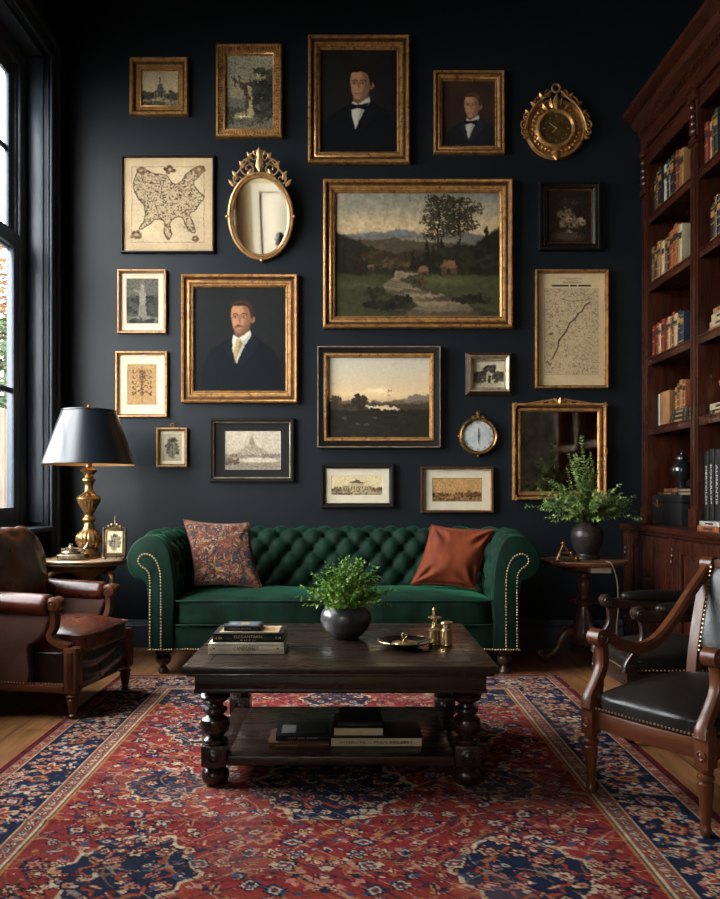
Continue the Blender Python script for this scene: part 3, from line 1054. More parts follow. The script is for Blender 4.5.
def river_landscape(w, h):
    p = Paint(w, h, 0.0036, 11)
    p.vgrad([(0, (140, 138, 120)), (.12, (176, 162, 132)), (.24, (222, 188, 138)), (.34, (232, 192, 140)), (.5, (160, 140, 112)), (1, (60, 58, 40))])
    n = p.noise(4, 2, 5, 7)
    p.put(np.clip((n - .5) * 3, 0, 1) * np.clip(1 - p.y / .34, 0, 1) * .65, (206, 176, 140))
    p.put(np.clip((.48 - n) * 3, 0, 1) * np.clip(1 - p.y / .3, 0, 1) * .5, (104, 116, 116))
    ridge(p, .315, .045, 5, 21, (128, 126, 118), 3)
    ridge(p, .345, .035, 4, 22, (116, 110, 98), 3)
    p.ell(.52, .4, .2, .035, (176, 150, 112), 1.4, 0, .7)
    ridge(p, .40, .05, 3, 27, (86, 74, 56), 3, 1, .04)
    ridge(p, .47, .045, 6, 29, (62, 52, 38), 3)
    # far bank trees, left and right masses
    p.poly(cat([(-.05, .33), (.08, .36), (.2, .43), (.32, .5), (.42, .56), (.36, .66), (-.05, .75)], 5, True), (44, 40, 28), 6)
    p.poly(cat([(1.05, .3), (.9, .36), (.82, .46), (.7, .5), (.6, .52), (.5, .56), (.52, .64), (.75, .72), (1.05, .8)], 5, True), (38, 36, 26), 6)
    for i, (x, y, hh) in enumerate(((.05, .66, .24), (.1, .67, .2), (.14, .67, .3), (.17, .68, .2), (.47, .62, .17), (.5, .62, .13), (.92, .66, .4), (.97, .66, .36), (.86, .64, .26), (.43, .6, .12), (.56, .56, .2), (.6, .56, .18), (.65, .56, .22))):
        fir(p, x, y, hh, (32 + i % 3 * 6, 32 + i % 2 * 5, 22))
    foliage(p, .27, .53, .12, .05, (62, 48, 30), 5, 60, .02)
    foliage(p, .35, .57, .1, .04, (74, 58, 36), 6, 40, .016)
    foliage(p, .8, .54, .2, .1, (44, 42, 28), 8, 90, .028)
    # meadows
    p.poly(cat([(-.05, .68), (.15, .66), (.3, .66), (.34, .7), (.28, .75), (.36, .82), (.48, .9), (.36, .97), (.1, 1.05), (-.05, 1.05)], 5, True), (62, 62, 36), 5)
    p.poly(cat([(.42, .7), (.55, .66), (.8, .66), (1.05, .7), (1.05, .96), (.9, .94), (.74, .86), (.56, .78), (.46, .74)], 5, True), (72, 72, 42), 5)
    p.ell(.66, .71, .16, .03, (104, 98, 58), 1.3, 0, .7)
    p.ell(.16, .74, .16, .03, (84, 82, 48), 1.3, 0, .7)
    # river
    riv = p.mask(cat([(.36, .64), (.44, .635), (.5, .65), (.44, .67), (.4, .70), (.46, .75), (.58, .8), (.72, .86), (.82, .92), (.86, 1.03), (.46, 1.03), (.44, .97), (.5, .91), (.42, .84), (.3, .79), (.3, .73), (.36, .68)], 6, True), 4)
    p.put(riv, (112, 96, 70))
    nr = p.noise(3, 9, 4, 34)
    p.put(riv * np.clip((nr - .5) * 4, 0, 1) * .75, (172, 146, 106))
    p.put(riv * np.clip((.49 - nr) * 5, 0, 1) * .8, (66, 56, 40))
    p.put(riv * np.clip((p.y - .88) * 6, 0, .7), (84, 70, 50))
    # banks, rocks, bushes
    foliage(p, .24, .8, .06, .04, (46, 42, 26), 12, 40, .016)
    foliage(p, .41, .86, .07, .03, (40, 36, 24), 13, 30, .014)
    foliage(p, .32, .90, .16, .035, (38, 36, 24), 14, 60, .018)
    foliage(p, .82, .86, .12, .03, (44, 38, 26), 15, 50, .016)
    foliage(p, .5, .72, .07, .02, (60, 48, 30), 16, 26, .01)
    for k in range(6):
        p.stroke([(.395, .88), (.36 + k * .014, .79 + abs(k - 2.5) * .012)], .004, (46, 38, 24))
    # cottages
    for (x, y, sx) in ((.69, .6, .045), (.535, .625, .032), (.215, .6, .02)):
        p.poly([(x - sx, y), (x + sx, y), (x + sx, y + sx * 1.3), (x - sx, y + sx * 1.3)], (88, 66, 46))
        p.poly([(x - sx * 1.2, y + .004), (x - sx * .6, y - sx * 1.2), (x + sx * .8, y - sx * 1.2), (x + sx * 1.25, y + .004)], (132, 92, 60))
        p.poly([(x - sx * .2, y + sx * .4), (x + sx * .2, y + sx * .4), (x + sx * .2, y + sx * 1.3), (x - sx * .2, y + sx * 1.3)], (54, 38, 26))
    # the two tall trees
    for (x, top, base, lean) in ((.635, .03, .66, -.012), (.745, .05, .62, .01)):
        p.stroke(cat([(x, base), (x + lean, .4), (x + lean * .5, .2), (x + lean * 2, top)], 6), .019, (50, 38, 26))
        rs = random.Random(int(x * 100))
        for k in range(15):
            y0 = .08 + k * .020
            sgn = 1 if k % 2 else -1
            L = rs.uniform(.04, .105) * (1.1 - abs(k - 6) * .05)
            ex, ey = x + sgn * L, y0 - rs.uniform(.02, .06)
            p.stroke([(x + lean, y0 + .03), (ex, ey)], .005, (52, 42, 28))
            foliage(p, ex, ey, .045, .032, (56, 50, 32), k + int(x * 1000), 46, .0055, .8)
            foliage(p, (ex + x) / 2, (ey + y0) / 2, .045, .028, (48, 44, 28), k + 50, 34, .005, .8)
    p.rough(2.2, 40, 3)
    n2 = p.noise(60, 31, 3)
    p.c = p.c * .85 + p.c.mean(-1, keepdims=True) * .11
    p.mul(.72 + .32 * n2)
    return p


def sunset(w, h):
    p = Paint(w, h, 0.0036, 17)
    p.vgrad([(0, (196, 186, 164)), (.25, (206, 184, 150)), (.45, (226, 188, 136)), (.55, (196, 160, 118)), (.62, (84, 70, 54)), (.7, (38, 34, 28)), (1, (22, 22, 21))])
    n = p.noise(3, 2, 5, 12)
    p.put(np.clip((n - .5) * 3.2, 0, 1) * np.clip(1.1 - p.y / .52, 0, 1) * .5, (150, 138, 122))
    p.ell(.5, .42, .1, .03, (255, 226, 170), 1.5, 0, .9)
    p.ell(.5, .47, .3, .04, (240, 200, 140), 1.6, 0, .6)
    p.poly([(.64, .55), (.76, .51), (.84, .47), (.88, .455), (.93, .47), (1.02, .46), (1.02, .56)], (124, 108, 92), 3)
    ridge(p, .545, .012, 9, 4, (102, 84, 62), 2)
    ridge(p, .575, .014, 14, 5, (66, 54, 40), 2)
    p.poly(cat([(.36, .615), (.5, .595), (.62, .61), (.7, .64), (.6, .665), (.46, .65)], 5, True), (216, 186, 138), 2)
    ridge(p, .655, .02, 16, 6, (38, 34, 26), 2)
    foliage(p, .31, .55, .075, .09, (50, 39, 26), 3, 120, .014)
    p.stroke([(.31, .55), (.31, .68)], .014, (40, 32, 22))
    foliage(p, .07, .53, .055, .06, (66, 50, 34), 4, 70, .012)
    p.stroke([(.07, .53), (.07, .66)], .01, (50, 38, 26))
    foliage(p, .19, .6, .08, .03, (50, 42, 28), 5, 30, .014)
    p.stroke([(.595, .63), (.595, .42)], .004, (70, 58, 44), .8)
    foliage(p, .61, .415, .05, .010, (120, 98, 74), 6, 16, .005)
    foliage(p, .47, .66, .05, .04, (34, 30, 22), 7, 30, .018)
    rs = random.Random(9)
    for i in range(90):
        x, y = rs.uniform(0, 1), rs.uniform(.7, .97)
        p.ell(x, y, .03, .012, (50, 44, 34) if i % 3 else (26, 26, 24), .8, 0, .6)
    for (x, y) in ((.16, .76), (.3, .84), (.38, .83), (.25, .97), (.46, .74)):
        p.ell(x, y, .022, .014, (78, 66, 50), .9)
    p.rough(2.0, 34, 5)
    p.c = p.c * .82 + p.c.mean(-1, keepdims=True) * .10
    return grain(p, .04)


def old_tree(w, h):
    p = Paint(w, h, 0.0034, 23)
    p.vgrad([(0, (186, 176, 148)), (.2, (150, 142, 118)), (.45, (170, 152, 118)), (.7, (120, 108, 84)), (1, (166, 146, 108))])
    n = p.noise(3, 3)
    p.put(np.clip((n - .5) * 3, 0, 1) * .6 * (p.y < .6), (112, 110, 98))
    ridge(p, .57, .03, 4, 2, (108, 104, 88), 3)
    foliage(p, .78, .36, .3, .18, (66, 64, 52), 3, 130, .03)
    foliage(p, .8, .62, .24, .28, (50, 50, 42), 4, 130, .03)
    foliage(p, .2, .78, .22, .08, (72, 70, 56), 5, 60, .022)
    p.poly(cat([(.36, .84), (.42, .66), (.38, .5), (.28, .4), (.2, .34), (.18, .26), (.24, .34), (.4, .36), (.52, .36), (.6, .42), (.58, .56), (.62, .76), (.66, .86)], 5, True), (70, 62, 48), 3)
    p.poly(cat([(.46, .8), (.5, .6), (.46, .42), (.54, .44), (.56, .62), (.58, .8)], 5, True), (170, 150, 112), 3)
    for a, b in (((.24, .36), (.14, .3)), ((.3, .4), (.3, .28)), ((.56, .38), (.8, .3)), ((.56, .4), (.66, .24)), ((.2, .34), (.2, .42))):
        p.stroke([a, b], .022, (70, 64, 50))
    foliage(p, .66, .3, .16, .05, (150, 136, 104), 8, 30, .016)
    foliage(p, .36, .82, .18, .05, (176, 156, 118), 9, 40, .018)
    foliage(p, .5, .88, .4, .05, (76, 70, 54), 10, 60, .018)
    for i in range(5):
        p.stroke(cat([(.02, .93 + i * .012), (.4, .9 + i * .02), (.98, .96 + i * .01)], 4), .008, (120, 106, 80), .6)
    p.rough(2.4, 26, 7)
    t = p.noise(44, 9, 3)
    p.mul(.62 + .62 * t)
    return grain(p, .08, 7)


def engraving(kind, paper=(200, 178, 138), ink=(58, 46, 34), seed=1, tone=1.0):
    """small monochrome prints of buildings, statues and groves"""
    def fn(w, h):
        p = Paint(w, h, 0.0026, seed)
        p.c[:] = paper
        n = p.noise(4, 1, 2)
        p.mul(.93 + .14 * n)
        def mix(t):
            return tuple(i + (q - i) * t for i, q in zip(ink, paper))
        rs = random.Random(seed)
        if kind in ('dome', 'mansion', 'pavilion', 'town'):
            g = .74
            p.poly([(0, g), (1, g), (1, 1), (0, 1)], mix(.45), 3, .7)
            foliage(p, .15, g - .04, .2, .08, mix(.2), seed, 50, .05)
            foliage(p, .86, g - .04, .18, .1, mix(.2), seed + 1, 50, .05)
            if kind == 'dome':
                p.poly([(.34, g), (.34, g - .2), (.66, g - .2), (.66, g)], mix(.55), 1.4)
                p.ell(.5, g - .22, .09, .18, mix(.35), .2)
                p.stroke([(.5, g - .36), (.5, g - .55)], .03, mix(.1))
                for k in range(4):
                    p.stroke([(.38 + k * .08, g), (.38 + k * .08, g - .16)], .03, mix(.1))
            elif kind == 'mansion':
                p.poly([(.2, g), (.2, g - .22), (.8, g - .22), (.8, g)], mix(.6), 1.4)
                p.poly([(.36, g), (.36, g - .38), (.64, g - .38), (.64, g)], mix(.75), 1.4)
                p.poly([(.34, g - .36), (.5, g - .56), (.66, g - .36)], mix(.2), 1.4)
                for k in range(11):
                    p.stroke([(.24 + k * .052, g - .04), (.24 + k * .052, g - .16)], .04, mix(.05))
            elif kind == 'pavilion':
                p.poly([(.36, g), (.36, g - .3), (.64, g - .3), (.64, g)], mix(.8), 1.4)
                p.poly([(.3, g - .28), (.5, g - .52), (.7, g - .28)], mix(.08), 1.4)
                p.poly([(.45, g), (.45, g - .18), (.55, g - .18), (.55, g)], mix(0), 1.4)
                p.stroke([(.5, g - .5), (.5, g - .62)], .02, mix(.1))
            else:
                for k in range(16):
                    x = .06 + k * .058
                    hh = rs.uniform(.06, .16)
                    p.poly([(x, g), (x, g - hh), (x + .05, g - hh), (x + .05, g)], mix(rs.uniform(.15, .6)), 1.2)
            p.ell(.5, g + .08, .3, .05, mix(.85), .9, 0, .7)
            foliage(p, .3, .92, .3, .05, mix(.25), seed + 2, 30, .04)
            for k in range(26):
                p.ell(rs.uniform(.05, .95), rs.uniform(g, .96), .018, .03, mix(rs.uniform(0, .5)), .6)
        elif kind == 'statue':
            p.mul(.62)
            foliage(p, .25, .62, .3, .22, mix(.25), seed, 90, .05)
            foliage(p, .8, .6, .25, .24, mix(.2), seed + 3, 90, .05)
            p.poly([(.36, .84), (.4, .56), (.6, .56), (.64, .84)], mix(.75), 1.6)
            p.poly(cat([(.42, .56), (.4, .38), (.44, .24), (.56, .24), (.6, .38), (.58, .56)], 4, True), mix(.85), 1.6)
            p.ell(.5, .19, .06, .06, mix(.9), .4)
            p.stroke([(.42, .32), (.26, .26)], .05, mix(.8))
            p.ell(.5, .9, .45, .06, mix(.75), .7, 0, .8)
            foliage(p, .5, .94, .4, .04, mix(.2), seed + 6, 30, .03)
        elif kind == 'grove':
            foliage(p, .22, .62, .22, .2, mix(.2), seed, 80, .05)
            foliage(p, .8, .62, .2, .2, mix(.2), seed + 3, 80, .05)
            foliage(p, .52, .3, .18, .16, mix(.12), seed + 4, 60, .05)
            p.poly([(.4, .82), (.42, .44), (.5, .36), (.58, .44), (.62, .82)], mix(.85), 1.6)
            p.poly([(.47, .82), (.48, .56), (.56, .56), (.57, .82)], mix(.05), 1.6)
            p.ell(.5, .88, .4, .08, mix(.8), .7, 0, .8)
        elif kind == 'figure':
            foliage(p, .5, .5, .34, .36, mix(.35), seed, 60, .05)
            p.ell(.52, .24, .12, .08, mix(.1), .5)
            p.poly(cat([(.4, .86), (.38, .5), (.44, .32), (.6, .32), (.66, .52), (.62, .86)], 4, True), mix(.6), 2)
            p.stroke([(.42, .4), (.24, .6)], .06, mix(.15))
            p.stroke([(.5, .36), (.48, .84)], .03, mix(.1))
        elif kind == 'blooms':
            p.c[:] = (38, 28, 22)
            for i in range(26):
                a, d = rs.uniform(0, 6.28), rs.uniform(0, 1) ** .5
                x, y = .54 + .3 * d * math.cos(a), .56 + .26 * d * math.sin(a)
                v = rs.uniform(.3, 1)
                p.ell(x, y, .07, .06, tuple(c * v for c in (176, 148, 112)), .7, rs.uniform(0, 3))
                p.ell(x + .01, y + .01, .03, .02, tuple(c * v * .5 for c in (150, 110, 84)), .8)
            foliage(p, .52, .22, .14, .1, (46, 38, 28), seed, 24, .04)
            p.ell(.5, .86, .3, .08, (70, 56, 42), .8)
        elif kind == 'crest':
            for k in range(5):
                y = .2 + k * .13
                p.ell(.5, y, .07 + .05 * math.sin(k * 1.3 + 1), .06, mix(.15), .5, 0, .7)
                p.ell(.5, y, .035, .035, mix(.9), .5, 0, .8)
                for sg in (-1, 1):
                    p.stroke(cat([(.5, y), (.5 + sg * .14, y - .07), (.5 + sg * .24, y + .03), (.5 + sg * .32, y - .02)], 4), .016, mix(.2))
                    p.ell(.5 + sg * .3, y - .03, .03, .02, mix(.25), .6)
            p.stroke([(.5, .08), (.5, .92)], .014, mix(.1))
            p.stroke([(.2, .74), (.5, .6), (.8, .76)], .016, mix(.2))
        elif kind == 'peak':
            p.vgrad([(0, (186, 172, 152)), (.5, (182, 166, 144)), (1, (166, 150, 128))])
            p.poly([(.2, .6), (.34, .44), (.42, .34), (.45, .16), (.49, .12), (.52, .3), (.62, .42), (.78, .58)], mix(.7), 4, .8)
            p.poly([(.44, .3), (.45, .16), (.49, .12), (.52, .3), (.5, .5)], mix(.5), 3, .7)
            ridge(p, .6, .02, 8, seed, mix(.55), 2)
            for k in range(40):
                x = rs.uniform(0, 1)
                p.stroke([(x, .66), (x, .66 - rs.uniform(.02, .1))], .012, mix(rs.uniform(.1, .5)))
            p.ell(.6, .76, .4, .06, mix(1.05), .6)
            foliage(p, .12, .8, .14, .08, mix(.25), seed, 40, .03)
            for k in range(9):
                p.stroke([(rs.uniform(.1, .5), .9 + k * .008), (rs.uniform(.6, .95), .9 + k * .008)], .008, mix(.5), .6)
        p.rough(1.6, 26, seed)
        lum = p.c.mean(-1) / 255
        t = p.noise(38, 6, 3)
        p.mul(1 + (t - .55) * np.clip(1.1 - 1.2 * lum, .08, .9))
        hatch = .5 + .5 * np.sin((p.y * p.ny + .3 * p.x * p.nx) * 1.9)
        p.mul(1 - .1 * hatch)
        return grain(p, .06, 5).mul(tone)
    return fn


def wander(rs, x, y, dx, dy, n, j):
    pts = [(x, y)]
    for i in range(n):
        x += dx / n + rs.uniform(-j, j)
        y += dy / n + rs.uniform(-j, j)
        pts.append((x, y))
    return pts


def old_map(w, h):
    p = Paint(w, h, 0.0030, 31)
    paper, ink = (222, 194, 154), (72, 56, 42)
    p.c[:] = paper
    p.mul(.9 + .2 * p.noise(4, 1))
    e = np.minimum(np.minimum(p.x, 1 - p.x), np.minimum(p.y, 1 - p.y))
    p.put(np.clip(.12 - e, 0, .12) * 2.2, (186, 142, 90))
    a, b, c, d = .10, .90, .10, .90
    p.stroke([(a, c), (b, c), (b, d), (a, d), (a, c)], .004, ink, .7)
    land = cat([(.14, .2), (.22, .12), (.34, .17), (.48, .19), (.56, .28), (.64, .26), (.72, .16), (.84, .1), (.86, .18), (.78, .27), (.84, .36), (.9, .42), (.84, .5), (.8, .56), (.74, .6), (.78, .7), (.8, .8), (.72, .76), (.66, .64), (.58, .64), (.52, .7), (.54, .82), (.5, .87), (.46, .8), (.46, .68), (.36, .66), (.28, .72), (.18, .76), (.24, .66), (.24, .52), (.16, .42), (.12, .32)], 4, True)
    m = p.mask(land, 2)
    p.put(m * .3, (170, 138, 98))
    p.stroke(land + [land[0]], .010, ink, .9)
    p.rough(.8, 40, 9)
    rs = random.Random(4)
    for i in range(70):
        x, y = rs.uniform(.14, .82), rs.uniform(.16, .66)
        q = wander(rs, x, y, rs.uniform(-.14, .14), rs.uniform(-.1, .1), 6, .016)
        d0 = np.full(p.x.shape, 0.0)
        s = Paint.stroke
        before = p.c.copy()
        p.stroke(q, .004, ink, .75)
        p.c = before * (1 - m[..., None]) + p.c * m[..., None]
    nn = p.noise(70, 8, 2)
    p.put(m * np.clip((nn - .55) * 5, 0, .75), ink)
    for (x, y, r) in ((.52, .13, .05), (.2, .14, .05), (.84, .13, .06), (.15, .82, .06), (.8, .86, .03)):
        foliage(p, x, y, r, r * .7, (112, 86, 58), int(x * 90), 26, .014)
        p.ell(x, y, r * .4, r * .3, paper, .6, 0, .7)
    for k in range(8):
        t = k * PI / 4
        p.stroke([(.68, .74), (.68 + .07 * math.cos(t), .74 + .07 * math.sin(t))], .0025, ink, .6)
    for i in range(120):
        x, y = rs.uniform(.12, .88), rs.uniform(.12, .88)
        p.stroke([(x, y), (x + rs.uniform(.008, .03), y + rs.uniform(-.002, .002))], .0028, ink, .5)
    return grain(p, .06)


def road_map(w, h):
    p = Paint(w, h, 0.0030, 37)
    paper, ink = (206, 180, 138), (74, 62, 50)
    p.c[:] = paper
    p.mul(.92 + .16 * p.noise(3, 1))
    p.put(((p.x > .1) & (p.x < .9) & (p.y > .14) & (p.y < .9)) * .45, (186, 162, 124))
    p.stroke([(.1, .14), (.9, .14), (.9, .9), (.1, .9), (.1, .14)], .003, ink, .35)
    rs = random.Random(6)
    p.stroke([(.34, .045), (.66, .05)], .004, ink, .7)
    p.stroke([(.42, .06), (.6, .066)], .006, ink, .5)
    for k in range(7):
        p.stroke([(.38 + k * .04, .085), (.405 + k * .04, .085)], .008, ink, .6)
    for k in range(19):
        if k in (8, 12):
            continue
        p.stroke([(.22 + k * .03, .113), (.242 + k * .03, .113)], .014, (40, 32, 26), .95)
    for i in range(130):
        q = wander(rs, rs.uniform(.1, .88), rs.uniform(.16, .88), rs.uniform(-.12, .12), rs.uniform(-.06, .06), 5, .012)
        q = [(min(.9, max(.1, x)), min(.9, max(.14, y))) for x, y in q]
        p.stroke(q, .0026, ink, .42)
    main = [(.22, .76), (.3, .66), (.31, .6), (.42, .52), (.48, .44), (.56, .41), (.6, .36), (.66, .34), (.7, .29), (.78, .26)]
    p.stroke(main, .011, (58, 46, 36), .9)
    p.stroke([(.42, .52), (.36, .56), (.32, .61)], .008, ink, .8)
    p.stroke([(.35, .23), (.5, .25), (.72, .24), (.8, .22)], .006, ink, .7)
    p.stroke([(.14, .78), (.18, .82), (.2, .8)], .01, ink, .7)
    p.ell(.2, .54, .03, .012, ink, .8, 0, .7)
    p.put(np.clip((p.noise(60, 4, 2) - .6) * 5, 0, .4) * ((p.x > .1) & (p.x < .9) & (p.y > .14) & (p.y < .9)), ink)
    return grain(p, .05)


# ---- every picture, from the left and the top
hung('picture_frame', 'small deep square gilt frame with a tiny domed building, highest at the left', 'picture', (130, 58, 188, 115), 'box', [M_GOLD, M_GOLD_DK, M_MAT_GOLD], engraving('dome', (190, 170, 134), (40, 32, 26), 3), gain=.9)
hung('picture_frame', 'ornate leafy gilt frame with a grey painting of a broken old tree', 'picture', (216, 44, 282, 137), 'ornate', [M_GOLD, M_GOLD_DK], old_tree, ornament=leafy)
hung('picture_frame', 'tall gilt framed portrait of a dark haired man in a black bow tie', 'picture', (308, 35, 410, 163), 'gilt', [M_GOLD, M_GOLD_DK],
     portrait(.51, .34, .185, (30, 22, 18), (196, 140, 104), bow=True, seed=5, coat=(15, 16, 19), bgc=((32, 28, 24), (18, 18, 19))))
hung('picture_frame', 'small gilt framed portrait of a fair haired man in a bow tie', 'picture', (434, 70, 505, 153), 'gilt_small', [M_GOLD, M_GOLD_DK],
     portrait(.55, .387, .215, (84, 56, 36), (206, 146, 112), bow=True, seed=6, bgc=((58, 42, 34), (40, 30, 27)), coat=(34, 33, 37)), ornament=ropey)
hung('picture_frame', 'large square antique map in a thin black frame', 'map', (120, 154, 214, 252), 'thin_black', [M_BLACKF], old_map, gain=.62)
hung('picture_frame', 'large gilt framed landscape of a winding river with two tall trees', 'painting', (323, 179, 513, 328), 'gilt', [M_GOLD, M_GOLD_DK], river_landscape)
hung('picture_frame', 'black frame with a dark painting of pale blooms, below the gilt clock', 'picture', (539, 181, 601, 250), 'black', [M_BLACKF, M_GOLD_DK], engraving('blooms', seed=9), gain=1)
hung('picture_frame', 'small gilt frame with a grey print of a pale statue', 'print', (117, 269, 166, 333), 'slim_gold', [M_GOLD_LITE, M_GOLD_DK], engraving('statue', (150, 143, 126), (34, 33, 30), 13), M_MAT_CREAM, (.034, .034, .034, .046))
hung('picture_frame', 'broad gilt framed portrait of a man with a moustache and pale tie', 'picture', (181, 274, 298, 403), 'gilt', [M_GOLD, M_GOLD_DK],
     portrait(.505, .30, .185, (54, 36, 25), (184, 128, 92), tie=(186, 156, 108), moustache=True, beard=.35, seed=8, bgc=((28, 27, 26), (16, 18, 22)), coat=(15, 18, 23)))
hung('picture_frame', 'tall narrow framed road map with a heading and one bold route', 'map', (536, 269, 609, 388), 'slim_gold', [M_GOLD, M_GOLD_DK], road_map, gain=.85)
hung('picture_frame', 'cream mounted print of an ornamental crest, left of the moustached portrait', 'print', (115, 351, 167, 417), 'slim_gold', [M_GOLD, M_GOLD_DK], engraving('crest', (168, 132, 88), (62, 42, 26), 15), M_MAT_CREAM, (.052, .052, .06, .06))


def hanging_ring(root, h, m):
    pts = [(.012 * math.cos(t), -.012, h / 2 + .016 + .012 * math.sin(t)) for t in [2 * PI * k / 14 for k in range(14)]]
    b = MB().tube(pts, .0028, 6, up=(0, 1, 0), closed=True)
    b.ball((0, -.012, h / 2 + .001), .006, 8, 5)
    b.build('hanging_ring', m, root)


r_, w_, h_ = hung('picture_frame', 'tiny framed figure print hanging from a ring, above the patterned pillow', 'print', (156, 427.5, 187, 467), 'slim_gold', [M_GOLD_LITE, M_GOLD_DK], engraving('figure', (166, 154, 128), (44, 38, 32), 17), M_MAT_CREAM, .02)
hanging_ring(r_, h_, M_BRASS)
hung('picture_frame', 'black frame with a wide charcoal mount around a pale mountain print', 'print', (209, 418, 294, 482), 'black_lip', [M_BLACKF, M_SILVER], engraving('peak', (190, 174, 150), (66, 54, 44), 19), M_MAT_DARK, (.068, .058, .052, .052))
hung('picture_frame', 'black and gold framed sunset painting with a dark plain', 'painting', (317, 346, 441, 448), 'black_gold', [M_BLACKF, M_GOLD, M_SILVER], sunset)
hung('picture_frame', 'small silvery frame sloping inwards round a print of a shrine among trees', 'print', (466, 352, 513, 395), 'bevel', [M_WALNUTF, M_SILVER], engraving('grove', (204, 190, 158), (40, 34, 28), 21), gain=1)
hung('picture_frame', 'black framed wide print of a mansion, directly below the sunset painting', 'print', (320, 463.5, 394, 508), 'black_lip', [M_BLACKF, M_BLACKF], engraving('mansion', (206, 184, 142), (70, 54, 38), 23), M_MAT_CREAM, (.042, .042, .048, .052))
hung('picture_frame', 'brown framed wide print of a crowded town, below the round silver clock', 'print', (421, 466.5, 494, 513), 'slim_brown', [M_WALNUTF, M_GOLD], engraving('town', (180, 136, 84), (66, 42, 26), 25), M_MAT_CREAM, (.056, .056, .055, .055), M_GOLD_DK)


# ---- mirrors
def scroll_tube(mb, c, r0, turns, start, d, rad, y, mi=0):
    pts, rr = [], []
    n = int(14 * turns)
    for i in range(n + 1):
        t = i / n
        a = start + d * 2 * PI * turns * t
        r = r0 * (1 - .78 * t)
        pts.append((c[0] + r * math.cos(a), y, c[1] + r * math.sin(a)))
        rr.append(rad * (1 - .4 * t))
    mb.tube(pts, rr, 6, mi, up=(0, 1, 0))
    mb.ball(pts[-1], rad * 1.3, 7, 5, mi)


def leaf_mb(mb, base, tip, wd, y, th=.006, mi=0):
    b, t = Vector((base[0], 0, base[1])), Vector((tip[0], 0, tip[1]))
    d = t - b
    n = Vector((-d.z, 0, d.x)).normalized()
    vs = []
    prof = [(0, .25), (.3, 1), (.65, .8), (1, .05)]
    for s, k in prof:
        p = b + d * s
        vs += [p + n * wd * k + Vector((0, y, 0)), p + Vector((0, y - th * (1 - .3 * s), 0)), p - n * wd * k + Vector((0, y, 0))]
    fs = []
    for i in range(3):
        fs += [(i * 3, i * 3 + 1, i * 3 + 4, i * 3 + 3), (i * 3 + 1, i * 3 + 2, i * 3 + 5, i * 3 + 4)]
    mb.add(vs, fs, mi)


def oval_ring(rx, rz, prof, seg=64, cz=0.0, mi=0, mb=None):
    """moulding round an oval: prof = (inset, height)"""
    mb = mb or MB()
    vs = []
    for d, z in prof:
        for k in range(seg):
            a = 2 * PI * k / seg
            vs.append(((rx - d) * math.cos(a), -z, cz + (rz - d) * math.sin(a)))
    fs = [(i * seg + k, i * seg + (k + 1) % seg, (i + 1) * seg + (k + 1) % seg, (i + 1) * seg + k) for i in range(len(prof) - 1) for k in range(seg)]
    mb.add(vs, fs, mi)
    return mb


